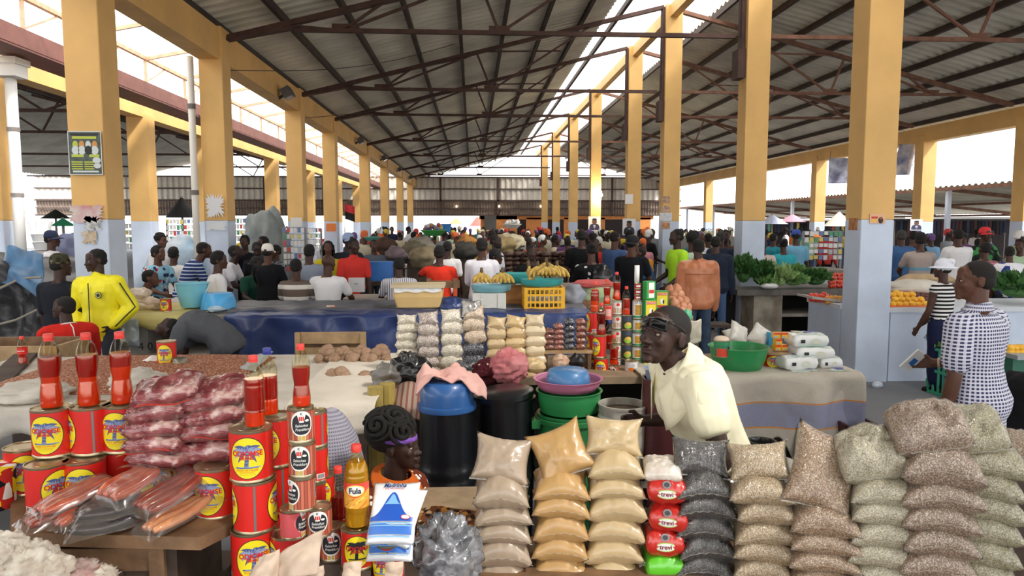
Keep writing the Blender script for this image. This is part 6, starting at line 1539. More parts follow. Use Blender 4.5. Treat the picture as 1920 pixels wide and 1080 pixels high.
PNKC = M('#d8a49c', .9, col2='#e3b8ae', vs=6, bump=.25, bs=50, name='pink_cloth')
b = MB(); c0 = V((t_.location.x, 4.2, h + zl))
def cl(u, v):
    x = -.17 + .40 * u; y = -.11 + .26 * v; rr = math.hypot(x, y); z = .018 + .045 * noise.noise(V((x * 11, y * 11, 0))) + .02 * noise.noise(V((x * 26, y * 26, 3))) + .014 * math.sin(u * 8 + v * 3)
    z += .035 * (1 - abs(2 * v - 1)) - max(0, rr - r * .82) * 1.15
    return c0 + V((x, y, z))
b.grid(cl, 60, 44); o = b.build('pink_cloth', PNKC, None, True); sd = o.modifiers.new('t', 'SOLIDIFY'); sd.thickness = .008; sd.offset = 1; tag(o, 'faded pink towel crumpled over the domed blue lid', 'cloth')
t2, r2, h2 = barrel('black_barrel', 'plain black barrel beside the blue-lidded one', 'barrel', 948, 742, 110, 4.35, BP, ribs_=((.5, .01),), taper=.92)
MB().lathe([(r2 * 1.05, 0), (r2 * 1.05, .03), (r2 * .9, .045), (.001, .045)], 40, T=Matrix.Translation((-.01, 0, h2 - .005)) @ Matrix.Rotation(-.1, 4, 'Y')).build('lid', BP, t2, 'auto')
GB = M('#2a7d45', .4, coat=.2, var=.06, vs=4, name='green_bin_plastic')
t3, r3, h3 = barrel('green_bin', 'large ribbed green bin under a green tub', 'bin', 1068, 772, 122, 4.3, GB, ribs_=(), taper=.82)
b = MB()
for i in range(18):
    a = 2 * PI * i / 18; b.box((math.cos(a) * r3 * .97, math.sin(a) * r3 * .97, h3 * .44), (.012, .02, h3 * .8), Matrix.Rotation(a, 4, 'Z'))
b.build('ribs', GB, t3)
MB().lathe([(r3 * 1.02, h3 - .05), (r3 * 1.1, h3 - .045), (r3 * 1.1, h3 - .02), (r3 * 1.02, h3 - .015)], 44, cap=False).build('rim', GB, t3, 'auto')
for sx in (-1, 1): MB().box((sx * r3 * 1.1, -.05, h3 - .05), (.05, .1, .05)).build('handle', GB, t3)
t4, r4, h4 = basin('green_tub', 'green tub nested in the top of the green bin', 'tub', 1067, 730, 770, 128, 4.3, M('#2f9152', .4, coat=.2, name='green_tub_plastic'), .86, zb=h3 + .002)
t5, r5, h5 = basin('pink_tub', 'pink tub with a pale rim on top of the green tub', 'tub', 1065, 708, 735, 134, 4.3, M('#c8789a', .4, coat=.2, name='pink_plastic'), .8, zb=h3 + h4 + .004)
basin('blue_basin', 'blue basin turned upside down in the pink tub', 'basin', 1065, 692, 727, 92, 4.3, M('#4a82b8', .4, coat=.25, var=.06, vs=6, name='light_blue_plastic'), .8, True, zb=h3 + h4 + h5 * .45)
t6, r6, h6 = barrel('white_bucket', 'dirty white paint bucket with brown contents', 'bucket', 1168, 756, 92, 4.15, M('#c9c6bd', .5, col2='#9a948a', vs=9, name='stained_white'), .55, (), .88, fill=True)
MB().lathe([(.001, h6 - .035), (r6 * .9, h6 - .04)], 30).build('contents', M('#7a6448', .8, var=.25, vs=12), t6, True)
MB().lathe([(r6 * 1.03, h6 - .08), (r6 * 1.03, h6 - .06)], 40, cap=False).build('rim_band', M('#d9d6cc', .5), t6, True)
ub = barrel('crate_drum', 'drum under the dirty white bucket', 'drum', 1168, 850, 100, 4.15, BP, 0)
ub[0].scale.z = (.548) / ub[2]
t7, r7, h7 = barrel('maroon_barrel', 'maroon barrel behind the arm of the person in cream', 'barrel', 1256, 708, 104, 4.1, M('#5a2a2e', .4, coat=.2, var=.1, vs=4, name='maroon_plastic'), 0, (), .86)
MB().lathe([(r7 * .86, .16), (r7 * .95, .17), (r7 * .95, .22), (r7 * .88, .23)], 40, cap=False).build('green_band', GB, t7, 'auto')
basin('grey_bowl', 'grey-blue bowl set in the mouth of the maroon barrel', 'bowl', 1254, 690, 716, 98, 4.1, M('#7a8aa0', .4, coat=.2, name='grey_blue_plastic'), .8, zb=h7 - .03)
# bundles
lump('black_bag', 'tied black plastic bag beside the small bag stacks', 'bag', P(768, 692, 4.85) , (.13, .12, .12), M('#121214', .35, coat=.5, bump=.4, bs=22, name='black_film'), 15, .3, 1.7, ridge=False, n=34)
lump('burgundy_cloth', 'burgundy printed cloth bundle beside the pink cloth', 'cloth', P(922, 697, 4.8), (.14, .1, .085), blotch('#4a1a22', ['#c9a89a', '#2a1016', '#6a2a34'], 30, .25, rough=.9), 16, .4, 1.6, n=30)
lump('pink_cloth', 'crumpled rose pink cloth bundle behind the green bin', 'cloth', P(955, 688, 4.75), (.11, .09, .10), M('#b9646a', .9, col2='#cf8a8c', vs=8, bump=.3, bs=30, name='rose_cloth'), 17, .45, 1.9, ridge=True, n=40)
lump('grey_plastic', 'grey crumpled plastic at the corner of the pale sacking', 'plastic', P(722, 706, 4.7), (.09, .08, .08), M('#6f6c68', .4, coat=.4, bump=.3, bs=25, name='grey_film'), 18, .4, 1.8, n=28)
sheet('striped_cloth', 'dull red striped cloth hanging beside the blue-lidded barrel', 'cloth', (P(742, 800, 4.4), P(795, 790, 4.45), P(790, 722, 4.75), P(738, 722, 4.75)), stripes('#a89486', '#8a5a50', .035, 'x', .6), .04, 8, th=.004)
for i, px in enumerate((703, 722)):
    p_ = P(px, 730, 4.55); o = MB().tube([(p_.x, 4.5 + .1 * i, 0), (p_.x + .01, 4.5 + .1 * i, PZ(722, 4.55, px))], .05, 10).build('bamboo_post', M('#a8934e', .6, var=.2, vs=8, name='bamboo')); tag(o, f'yellowish bamboo post at the potato table corner, {["left", "right"][i]} one', 'post')
NET = checks('#a9a6b4', '#6f6e80', .016, 'net_fabric', .5)
lump('mesh_bundle', 'big rounded grey mesh-patterned bundle behind the sausage tins', 'bundle', (P(622, 860, 3.7).x, 3.7, PZ(890, 3.7, 622)), (.165, .2, .34), NET, 4, .08, .9, n=40)
bs_ = thing('bundle_stand', 'wooden crate under the grey mesh-patterned bundle', 'crate', (P(622, 860, 3.7).x, 3.72, 0)); MB().box((0, 0, .22), (.4, .4, .44)).build('panel', WOODD, bs_)
# ================================================================ counters of the third row and what stands on them
CTOP = .95
def counter(name, label, x0, x1, y0, y1, z=CTOP, mat=None, recess=True, wallm=None, lower=.52):
    t_ = thing(name, label, 'counter', ((x0 + x1) / 2, (y0 + y1) / 2, 0)); w_, d = x1 - x0, y1 - y0
    MB().box((0, 0, z - .04), (w_ + .06, d + .08, .08)).build('slab', mat or CONCD, t_)
    if recess:
        MB().box((0, 0, lower / 2), (w_, d, lower)).build('base', wallm or CONCD, t_)
        for x in (-w_ / 2 + .1, 0, w_ / 2 - .1): MB().box((x, 0, (lower + z - .08) / 2), (.2, d * .96, z - .08 - lower)).build('pier', wallm or CONCD, t_)
        MB().box((0, d / 2 - .05, (lower + z - .08) / 2), (w_, .08, z - .08 - lower)).build('back_panel', M('#2e2c2c', .9), t_)  # near-black colour puts the shade of the recess into this panel
    else: MB().box((0, 0, (z - .08) / 2), (w_, d, z - .08)).build('base', wallm or GRY, t_)
    return t_
yb0, yb1 = 8.3, 9.6
xa, xb = P(240, 590, yb0).x, P(1108, 590, yb0).x
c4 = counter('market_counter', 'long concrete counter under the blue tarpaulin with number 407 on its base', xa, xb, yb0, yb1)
b = MB(); fn = lambda x, z: (x, -(yb1 - yb0) / 2 - .004, z); text(b, '4 0 7', .13, fn, 0, 1, 0, .0, (P(282, 650, yb0).x - c4.location.x, PZ(650, yb0, 282))); b.build('lettering', PDRK, c4, fix=False)
TARP = M('#22315f', .42, col2='#334578', vs=2.5, bump=.6, bs=9, name='blue_tarpaulin', coat=.15); TARPD = M('#4a4c56', .5, col2='#63646c', vs=2, bump=.3, bs=12, name='grey_tarpaulin')
drape('blue_tarpaulin', 'deep blue tarpaulin hanging over the front of the long counter', P(425, 600, yb0).x, xb + .02, yb0 - .03, yb0 + .5, CTOP, .72, TARP, 21, 'tarpaulin', .04, ex=.13, nu=90, nv=40, ragged=.2)
drape('grey_tarpaulin', 'dull grey tarpaulin lying on the long counter behind the blue edge', P(385, 590, yb0).x, xb, yb0 + .3, yb1, CTOP + .012, .02, TARPD, 22, 'tarpaulin', .05, ex=.0, nu=70, nv=30)
drape('yellow_cloth', 'dull yellow cloth spread on the left end of the long counter', xa - .1, P(378, 590, yb0).x, yb0 - .06, yb1, CTOP, .12, M('#b9ab62', .8, col2='#cfc280', vs=3, bump=.2, bs=30, name='mustard_cloth'), 23, ragged=.5, ex=.06)
lump('tarpaulin_fold', 'bunched blue tarpaulin fold beside the cream box', 'tarpaulin', P(846, 578, 8.8), (.2, .2, .11), TARP, 12, .5, 1.8, ridge=True, n=34)
sheet('clear_bag_hanging', 'greyish clear plastic hanging from the counter beside the yellow jacket', 'plastic', (P(228, 650, 8.15), P(262, 650, 8.15), P(260, 598, 8.2), P(222, 598, 8.2)), M('#8f979f', .3, coat=.5, bump=.3, bs=20, name='grey_clear_film'), .04, 5)
# bucket, basin, bread bags, can
def bucket(label, cx, rim, bot, wpx, y, mat):
    t_, r, h = basin('bucket', label, 'bucket', cx, rim, bot, wpx, y, mat, .70, zb=None)
    pts = [(r * 1.02 * math.cos(a), -r * .35 * math.sin(a) - .0, h * .95 - .15 * math.sin(a) * 1.2) for a in [i * PI / 14 for i in range(15)]]
    MB().tube(pts, .009, 8).build('handle', M('#d9dcdc', .5), t_, True)
    return t_
SKY = M('#7cc4d8', .4, coat=.2, var=.05, vs=5, name='pale_blue_plastic')
bucket('pale blue bucket with white handle on the yellow cloth', 361, 530, 575, 60, 8.85, SKY)
basin('washing_basin', 'bright blue basin turned upside down beside the pale blue bucket', 'basin', 410, 549, 578, 66, 8.75, M('#4aa6e0', .4, coat=.2, var=.08, vs=5, name='bright_blue_plastic'), .78, True)
palm_can('red can with yellow label on the yellow cloth beside the bread bags', (P(311, 575, 8.6).x, 8.6, CTOP + .02), .05, None, .062, .15)
BRE = M('#d2b89c', .4, coat=.4, col2='#e6d6c4', vs=9, bump=.2, bs=30, name='bread_bag')
for i, (px, py, w_, h_) in enumerate(((258, 551, .26, .1), (252, 562, .3, .1), (262, 573, .34, .1), (284, 566, .22, .08), (246, 574, .22, .09), (282, 575, .26, .06))):
    bag('bread_bag', f'bag of pale bread rolls in the heap on the yellow cloth, {["topmost", "second", "widest lower", "right upper", "left lower", "right lower"][i]} one', 'bag', 'bread bags on the yellow cloth', P(px, py, 8.75), w_, .22, h_ * 1.4, BRE, (.1, .05 * i, .3 * i), i + 5, .02, 0, 0, .2, .4, nu=14, nv=12)
lump('white_rag', 'small white-blue rag before the upside-down basin', 'rag', P(405, 579, 8.45), (.1, .06, .03), M('#b9d0e0', .8), 3, .5, 2, n=18)
lump('litter', 'crumpled plastic with orange print lying on the grey tarpaulin', 'litter', P(621, 577, 8.9), (.06, .04, .03), M('#e0dcd6', .5, col2='#e07a3a', vs=20), 6, .4, 2, n=16)
lump('litter', 'crumpled clear plastic lying on the grey tarpaulin', 'litter', P(588, 577, 8.9), (.07, .04, .025), M('#c9cbd2', .3, coat=.5), 7, .4, 2, n=16)
# cream box
t_ = thing('cool_box', 'cream plastic box with white lining on the blue tarpaulin', 'box', (P(786, 577, 8.75).x, 8.75, CTOP + .03)); w_ = 92 * 8.75 / FPX; h_ = PZ(533, 8.75, 786) - CTOP - .03
CRM = M('#d9b77a', .5, var=.05, vs=4, name='cream_plastic')
o = MB().rings([[(sx * w_ / 2 * k, sy * .2 * k, z) for sx, sy in ((-1, -1), (1, -1), (1, 1), (-1, 1))] for k, z in ((.8, 0), (.86, .02), (.97, h_ * .5), (1.0, h_ * .93))]).build('body', CRM, t_); bv = o.modifiers.new('b', 'BEVEL'); bv.width = .03; bv.segments = 3
MB().box((0, 0, h_ * .97), (w_ * 1.06, .44, .035)).build('lid', M('#c9b896', .5), t_); MB().grid(lambda u, v: (-w_ * .47 + w_ * .94 * u, -.207 - .004 * math.sin(u * 30), h_ * (.93 - .2 * v - .03 * math.sin(u * 17))), 30, 3).build('lining', WHITE, t_, True)
ch = thing('wooden_chair_back', 'brown wooden chair with orange trim behind the cream box', 'chair', (P(832, 560, 9.9).x, 9.9, 0))
for x in (-.2, .16): MB().box((x, 0, .62), (.06, .06, 1.24)).build('leg', WOOD, ch)
MB().box((0, 0, 1.16), (.44, .04, .1)).box((0, 0, .95), (.36, .04, .08)).build('backrest', WOOD, ch); MB().box((0, -.2, .6), (.44, .44, .05)).build('seat', WOOD, ch)
MB().box((.16, -.035, 1.05), (.05, .01, .1)).build('trim', M('#e0532c', .5), ch)
# banana stall
BAN = M('#cfae52', .6, col2='#94763a', vs=22, name='banana_skin'); BANS = M('#5a4a2a', .7, name='banana_stem')
def bananas(label, px, py, y, n, L=.19, fan=.9, rz=0., rows=1):
    t_ = thing('banana_bunch', label, 'bananas', P(px, py, y), rz, 'banana bunches'); t_.scale = (1.3, 1.3, 1.45)
    for rw in range(rows):
        for i in range(n):
            a = (i - (n - 1) / 2) / max(1, n - 1) * fan; k = 9; yy = -.05 * rw
            pts = []
            for j in range(k):
                u = j / (k - 1); q = u * L
                pts.append((math.sin(a) * (q + .02) * .62 + (i - (n - 1) / 2) * .020 * min(1, u * 2.5), -.03 - .12 * u * u + yy + .05 * u, .13 - q * .8 + .05 * u * u - .03 * rw))
            MB().tube(pts, [.007, .014, .0185, .02, .0205, .02, .018, .013, .005], 8).build('banana', BAN, t_, True)
    MB().tube([(0, -.02, .12), (0, .0, .17)], [.02, .012], 8).build('stem', BANS, t_, True)
    return t_
TEAL = M('#3fa6a6', .4, coat=.2, name='teal_plastic'); TEAL2 = M('#7aaeb8', .45, coat=.2, name='grey_teal_plastic')
pb = thing('white_box', 'pale white box under the grey-blue banana tray', 'box', (P(917, 580, 8.75).x, 8.75, CTOP + .02)); h_ = PZ(548, 8.75, 917) - CTOP - .02
MB().box((0, 0, h_ / 2), (62 * 8.75 / FPX, .3, h_)).build('body', M('#d3d3cc', .5, var=.05), pb)
for x in (-.1, .1): MB().box((x, -.153, h_ * .5), (.006, .008, h_ * .9)).build('edge', M('#b9b9b2', .5), pb)
def tray(label, cx, rim, bot, wpx, y, mat):
    r = wpx * y / FPX / 2; z0 = PZ(bot, y, cx); h = PZ(rim, y, cx) - z0; t_ = thing('tray', label, 'tray', (P(cx, bot, y).x, y, z0))
    MB().lathe([(.001, 0), (r * .8, 0), (r * .95, h * .3), (r, h * .95), (r, h), (r * .96, h), (r * .9, h * .35), (.001, h * .2)], 32, sq=.62).build('tray', mat, t_, 'auto'); return t_
tray('grey-blue tray of bananas on the white box', 921, 534, 547, 76, 8.75, TEAL2)
tray('teal tray of bananas on the yellow crate', 1016, 523, 536, 82, 8.75, TEAL)
bananas('small banana bunch at left on the grey-blue tray', 903, 540, 8.72, 5, .16, .8)
bananas('larger banana bunch at right on the grey-blue tray', 942, 540, 8.72, 6, .16, 1.0)
bananas('long banana bunch at left on the teal tray', 990, 527, 8.7, 5, .2, -1.0, .3)
bananas('banana bunch low in the middle of the teal tray', 1008, 528, 8.68, 5, .17, .9)
bananas('banana bunch high in the middle of the teal tray', 1024, 521, 8.75, 6, .17, .9)
bananas('banana bunch at right on the teal tray', 1044, 527, 8.7, 6, .17, 1.0)
bananas('banana bunch in front at the centre of the teal tray', 1026, 529, 8.64, 6, .14, 1.0)
teal2 = tray('wide teal tray behind the banana bunches', 975, 512, 530, 90, 9.1, TEAL)
wb = bottle('small water bottle with blue cap behind the bananas', P(947, 530, 8.85), .7, .12, .06, CAPB, STRT, None, 0, M('#cfe0ea', .1), M('#cfe0ea', .1), 'water_bottle')
yc_ = thing('yellow_crate', 'yellow lattice plastic crate under the teal banana tray', 'crate', (P(1018, 580, 8.75).x, 8.75, CTOP + .015)); w_ = 74 * 8.75 / FPX; h_ = PZ(537, 8.75, 1018) - CTOP - .015
YC = M('#e8b028', .45, coat=.15, name='yellow_crate_plastic'); 
for y, nm in ((-.18, 'front_panel'), (.18, 'back_panel')):
    b = MB()
    for z in (.015, h_ * .33, h_ * .66, h_ - .015): b.box((0, y, z), (w_, .016, .026))
    for i in range(9): b.box((-w_ / 2 + .02 + (w_ - .04) * i / 8, y, h_ / 2), (.016 if 0 < i < 8 else .04, .018, h_))
    b.build(nm, YC, yc_)
for x in (-1, 1):
    b = MB()
    for z in (.015, h_ * .5, h_ - .015): b.box((x * w_ / 2, 0, z), (.016, .36, .03))
    for i in range(5): b.box((x * w_ / 2, -.17 + .085 * i, h_ / 2), (.018, .018, h_))
    b.build('side_panel', YC, yc_)
MB().box((0, 0, .01), (w_, .36, .02)).build('floor_panel', YC, yc_)
for i in range(6): lump('bundle_in_crate', f'white and grey wrapped goods inside the yellow crate, {ORD[i] if i else "first"} from left', 'goods', (yc_.location.x - w_ * .38 + w_ * .15 * i, 8.75, CTOP + .11), (.05, .12, .08), M('#cfcfd2', .6, col2='#8d8f98', vs=14), i, .3, 2, n=14)
cb = thing('cardboard_box', 'orange brown cardboard box between the white box and yellow crate', 'box', (P(964, 566, 9.2).x, 9.2, CTOP + .02)); MB().box((0, 0, .12), (.27, .3, .22)).build('box', M('#c98d52', .7), cb)
MB().grid(lambda u, v: (-.12 + .24 * u, -.153, .04 + .0 * v + .03 * v), 4, 1).build('tape', M('#b9803f', .5), cb)
# sacks behind the bottles
lump('red_sack', 'red cloth top of a filled sack behind the oil bottles', 'sack', P(1112, 532, 9.3), (.28, .2, .06), M('#c25a58', .8, var=.1), 31, .2, 1.5, n=24)
lump('green_sack', 'pale green filled sack under the red cloth', 'sack', P(1120, 556, 9.3), (.26, .2, .2), M('#a9bd92', .8, var=.1, bump=.2, bs=60), 32, .15, 1.4, n=28)
lump('grey_sacking', 'bluish grey sacking heap right of the yellow crate', 'sack', P(1074, 560, 9.2), (.16, .16, .2), M('#8a8e9a', .8, var=.15), 33, .3, 1.6, n=24)
lump('coconut_heap', 'brown fibrous heap left of the oil bottles', 'heap', P(1101, 578, 8.9), (.1, .1, .1), M('#6a4a36', .9, col2='#8a6a4c', vs=20, bump=.5, bs=50), 34, .4, 2.4, n=24)
pc = thing('plastic_chair', 'grey-brown plastic chair back beside the teal tray', 'chair', (P(1068, 530, 9.8).x, 9.8, 0)); PCM = M('#a08e86', .5)
MB().box((0, 0, 1.12), (.34, .04, .12)).build('backrest', PCM, pc); MB().box((0, -.2, .45), (.42, .42, .04)).build('seat', PCM, pc)
for x in (-.15, .15):
    MB().box((x, 0, .8), (.06, .04, .66)).build('upright', PCM, pc)
    for y in (0, -.38): MB().box((x, y, .22), (.04, .04, .43)).build('leg', PCM, pc)

# tarpaulin covered stall at the far left
b = MB(); xl_ = P(-150, 560, 8.8).x
def tf(u, v):
    x = xl_ + (P(126, 560, 8.6).x - xl_) * u; s_ = v
    top = 1.52 - .55 * max(0, u - .55) ** 1.2 * 2 + .16 * noise.noise(V((u * 4, 1, 0)))
    if s_ < .4: y, z = 10.0 - 1.5 * s_ / .4, top + .08 * noise.noise(V((u * 5, s_ * 6, 2)))
    else: q = (s_ - .4) / .6; y, z = 8.5 - .35 * q + .2 * noise.noise(V((u * 6, q * 3, 4))) + .08 * noise.noise(V((u * 16, q * 9, 1))), top * (1 - q)
    return (x, y, z)
b.grid(tf, 50, 50); tag(b.build('covered_stall', M('#1b1c20', .5, col2='#303136', vs=2, bump=.5, bs=8, name='dark_tarpaulin', coat=.15), None, True), 'stall heaped under a dark tarpaulin at the far left edge', 'stall')
sheet('blue_tarpaulin_piece', 'crumpled light blue tarpaulin on top of the dark covered stall', 'tarpaulin', (P(2, 530, 8.45), P(80, 565, 8.2), P(82, 478, 8.7), P(8, 480, 8.8)), M('#4f7ba2', .5, col2='#3a5c80', vs=5, bump=.5, bs=14), .16, 4, 30, 30)
o = MB().tube([P(-10, 545, 8.2), P(40, 522, 8.25), P(78, 520, 8.25)], .014, 6).build('rope', M('#8a857a', .8)); tag(o, 'pale rope across the dark covered stall, upper one', 'rope')
o = MB().tube([P(-10, 610, 7.95), P(30, 600, 8.0), P(72, 580, 8.1)], .014, 6).build('rope', M('#8a857a', .8)); tag(o, 'pale rope across the dark covered stall, lower one', 'rope')

# ---- vegetable counters at right
xc0, xc1 = P(1384, 540, 12.0).x, P(1600, 540, 12.0).x
vc = thing('vegetable_counter', 'stained concrete counter heaped with leafy greens behind the second middle column', 'counter', ((xc0 + xc1) / 2, 12.45, 0)); wv = xc1 - xc0; zv = PZ(542, 12.0, 1450)
MB().box((0, 0, zv - .05), (wv + .1, 1.1, .1)).build('slab', M('#6f6a64', .8, var=.2), vc)
for x, ww in ((-wv / 2 + .52, .5), (wv / 2 - .2, .4)): MB().box((x, 0, (zv - .1) / 2), (ww, .95, zv - .1)).build('pier', M('#b8ae9e', .85, col2='#857a6c', vs=4, name='stained_pier'), vc)
MB().box((0, .4, (zv - .1) / 2), (wv, .1, zv - .1)).build('back_panel', M('#2e2c2c', .9), vc); MB().box((.2, 0, .42), (wv - .9, .9, .05)).build('shelf', CONCD, vc)  # back panel coloured near-black as the shade inside the recess
LEAF = M('#2f5a2c', .6, col2='#4c7a3a', vs=18, name='dark_leaf'); LEAF2 = M('#5a8a44', .6, col2='#8ab06a', vs=14, name='fresh_leaf'); LEAF3 = M('#aec48a', .6, col2='#7fa05c', vs=10, name='pale_cabbage')
def greens(label, px, py, y, rx, ry, rz_, n, mat, L=.12, seed=1, spread=1.0, up=.5, name='leafy_greens'):
    r = random.Random(seed); b = MB(); c = P(px, py, y)
    for i in range(n):
        a = r.uniform(0, 6.28); e = r.uniform(-.1, 1.3); q = r.uniform(.55, 1); d = V((math.cos(a) * math.cos(e), math.sin(a) * math.cos(e), math.sin(e)))
        p = V((d.x * rx, d.y * ry, d.z * rz_)) * q; g = (d * spread + V((r.uniform(-.5, .5), r.uniform(-.5, .5), r.uniform(-.2, .6) + up))).normalized()
        s_ = g.cross(V((r.uniform(-1, 1), r.uniform(-1, 1), .3))).normalized(); l = L * r.uniform(.6, 1.3); w_ = l * .32; nn = g.cross(s_)
        b.add([p, p + g * l * .45 + s_ * w_ + nn * .01, p + g * l + nn * -.03, p + g * l * .45 - s_ * w_ + nn * .01, p + g * l * .5 - nn * .015], [(0, 1, 4), (1, 2, 4), (2, 3, 4), (3, 0, 4)])
    b.ball((0, 0, 0), (rx * .7, ry * .7, rz_ * .7), 12)
    o = b.build(name, mat); o.location = c; return tag(o, label, 'vegetables')
greens('tall bunch of dark leafy greens at the left end of the vegetable counter', 1394, 512, 12.1, .17, .2, .24, 420, LEAF, .13, 1)
greens('dark green kale bunch second on the vegetable counter', 1428, 520, 12.1, .22, .2, .19, 380, LEAF, .15, 2)
greens('mid green leaves left of the pale cabbage on the counter', 1440, 531, 11.95, .16, .12, .09, 200, LEAF2, .1, 3)
greens('pale cabbage leaves in the middle of the vegetable counter', 1462, 526, 12.0, .16, .16, .13, 90, LEAF3, .2, 4)
greens('flat bunch of fresh green herbs right of the pale cabbage', 1488, 528, 12.0, .22, .18, .10, 420, LEAF2, .09, 5)
greens('dark herb bunch near the right end of the vegetable counter', 1528, 524, 12.1, .26, .2, .14, 520, LEAF, .09, 6)
greens('bright green herb tuft behind the pale cabbage', 1495, 512, 12.3, .14, .14, .10, 200, LEAF2, .09, 8)
lump('white_bag', 'white plastic bag lying before the leafy greens', 'bag', P(1443, 536, 11.85), (.14, .1, .05), WHITE, 3, .2, 1.5, n=18)
# tomatoes and oranges: one of each, then copies
def fruit(mat, name, r, sq=.9):
    b = MB(); b.lathe([(.001, -r * sq), (r * .6, -r * sq * .82), (r * .97, -r * .2), (r, .05 * r), (r * .8, r * .6 * sq), (r * .4, r * .88 * sq), (.001, r * .8 * sq)], 14)
    o = b.build(name, mat, None, True); MB().lathe([(.004, r * .78 * sq), (.002, r * sq * .95)], 6).build('stem', M('#4f6a35', .7), o); return o
def pile(proto_m, name, label, grp, cat, pts, r):
    p = None
    for i, q in enumerate(pts):
        if p is None: p = fruit(proto_m, name, r); o = p
        else:
            o = p.copy(); COL.objects.link(o)
            for ch in p.children: c = ch.copy(); COL.objects.link(c); c.parent = o
        o.location = q; o.rotation_euler = (rnd.uniform(-.4, .4), rnd.uniform(-.4, .4), rnd.uniform(0, 6)); s_ = rnd.uniform(.88, 1.1); o.scale = (s_,) * 3; tag(o, label, cat, grp)
TOM = M('#c9302a', .3, col2='#d8502e', vs=5, coat=.3, name='tomato_skin'); TOMO = M('#e08a2a', .35, col2='#d8b04a', vs=5, coat=.3, name='ripening_tomato'); ORA = M('#e8a828', .45, col2='#f0bd3a', vs=6, name='orange_peel')
pile(TOM, 'tomato', 'red tomato in the heap at the right end of the vegetable counter', 'tomatoes behind the herb bunch', 'tomato', [P(1556 + 8 * i + rnd.uniform(-2, 2), 536 - 7 * j, 12.1 + .07 * j) for j in range(4) for i in range(5 - (j == 3))], .05)
# white counter at the nearest middle column
zc_ = PZ(576, 8.75, 1700); xw0, xw1 = XC - .4, P(2080, 640, 8.75).x
wc = thing('white_counter', 'white painted counter with number 40 beside the nearest middle column', 'counter', (XC + 1.6, 9.22, 0)); wcw = M('#c9ced6', .5)
MB().box(((xw1 - XC) / 2 + .01 - 1.6, 0, (zc_ - .06) / 2), (xw1 - XC - .02, 1.0, zc_ - .06)).box((XC - .2 - XC - 1.6, .29, (zc_ - .06) / 2), (.44, .9, zc_ - .06)).build('base', GRY, wc)
MB().box(((xw1 - XC) / 2 + .01 - 1.6, 0, zc_ - .03), (xw1 - XC, 1.04, .06)).box((-.2 - 1.6, .29, zc_ - .03), (.48, .94, .06)).build('slab', wcw, wc)
b = MB(); fn = lambda x, z: (x, -.5 - .004, z); text(b, '40', .11, fn, 0, 1, 0, .0, (P(1736, 632, 8.75).x - wc.location.x, PZ(632, 8.75, 1736))); b.build('lettering', M('#6a7078', .6), wc, fix=False)
for px in (1664, 1788): MB().box((P(px, 640, 8.75).x - wc.location.x, -.5, .45), (.012, .01, .9)).build('joint', M('#8d949e', .6), wc)
tt = thing('tomato_tray', 'pale slanted tray of tomatoes on the left end of the white counter', 'tray', (P(1547, 568, 9.4).x, 9.5, zc_ + .04)); MB().box((0, 0, 0), (.48, .45, .03), Matrix.Rotation(.12, 4, 'Y')).build('tray', M('#a9a29c', .6), tt)
pile(TOM, 'tomato', 'red tomato on the slanted tray left of the nearest middle column', 'red tomatoes on the slanted tray', 'tomato', [P(1522 + 9 * i, 561 + i * .7 - 7 * j, 9.4 + .1 * j) for j in range(2) for i in range(4 - j)] + [P(1545, 551, 9.6), P(1553, 556, 9.5)], .042)
pile(TOMO, 'tomato', 'orange tomato on the slanted tray touching the column', 'orange tomatoes on the slanted tray', 'tomato', [P(1552 + 8 * i, 566 - 7 * j, 9.35 + .1 * j) for j in range(2) for i in range(4)], .042)
ot = thing('orange_tray', 'flat orange tray of oranges on the white counter right of the column', 'tray', (P(1712, 578, 8.75).x, 8.98, zc_ + .012)); MB().box((0, 0, 0), (.62, .45, .02)).build('tray', M('#d8682c', .5), ot)
pile(ORA, 'orange', 'yellow-orange fruit heaped on the orange tray right of the column', 'oranges on the orange tray', 'orange', [P(1674 + 12 * i + (j % 2) * 4, 570 - 8.5 * j, 8.8 + .08 * j) for j in range(3) for i in range(6 - j)] + [P(1680, 549, 9.0), P(1692, 552, 9.0), P(1708, 552, 9.05)], .046)
pile(M('#5a3a34', .7, col2='#7a5048', vs=8, name='dark_root'), 'beetroot', 'dark brown root in the heap right of the oranges', 'dark roots on the white counter', 'vegetables', [P(1718 + 9 * i, 560 - 7 * j, 9.2) for j in range(2) for i in range(5)], .045)
lump('white_sack', 'white sack lying on the counter behind the oranges', 'sack', P(1715, 538, 9.35), (.42, .2, .1), SACK, 41, .2, 1.4, n=28)
lump('tan_sack', 'tan sack lying behind the white one', 'sack', P(1735, 524, 9.9), (.42, .2, .08), M('#b39a78', .85, var=.15), 42, .2, 1.4, n=24)
greens('leafy heap on the white counter at the right edge', 1905, 542, 9.0, .28, .25, .16, 380, LEAF, .12, 9)
greens('green leaves poking from the white crate bag', 1775, 655, 8.0, .10, .1, .06, 60, LEAF2, .1, 10)
gc = thing('green_crate', 'green lattice crate lined with white plastic before the white counter', 'crate', (P(1800, 720, 7.9).x, 7.95, 0)); hg = PZ(655, 7.9, 1790)
TG = M('#2fa07a', .45, coat=.1, name='green_crate_plastic')
for y in (-.22, .22):
    b = MB(); [b.box((0, y, z), (.46, .016, .03)) for z in (.02, hg * .25, hg * .5, hg * .75, hg - .02)]; [b.box((-.21 + .07 * i, y, hg / 2), (.02, .018, hg)) for i in range(7)]; b.build('front_panel' if y < 0 else 'back_panel', TG, gc)
for x in (-.23, .23):
    b = MB(); [b.box((x, 0, z), (.016, .44, .03)) for z in (.02, hg * .5, hg - .02)]; [b.box((x, -.18 + .09 * i, hg / 2), (.018, .02, hg)) for i in range(5)]; b.build('side_panel', TG, gc)
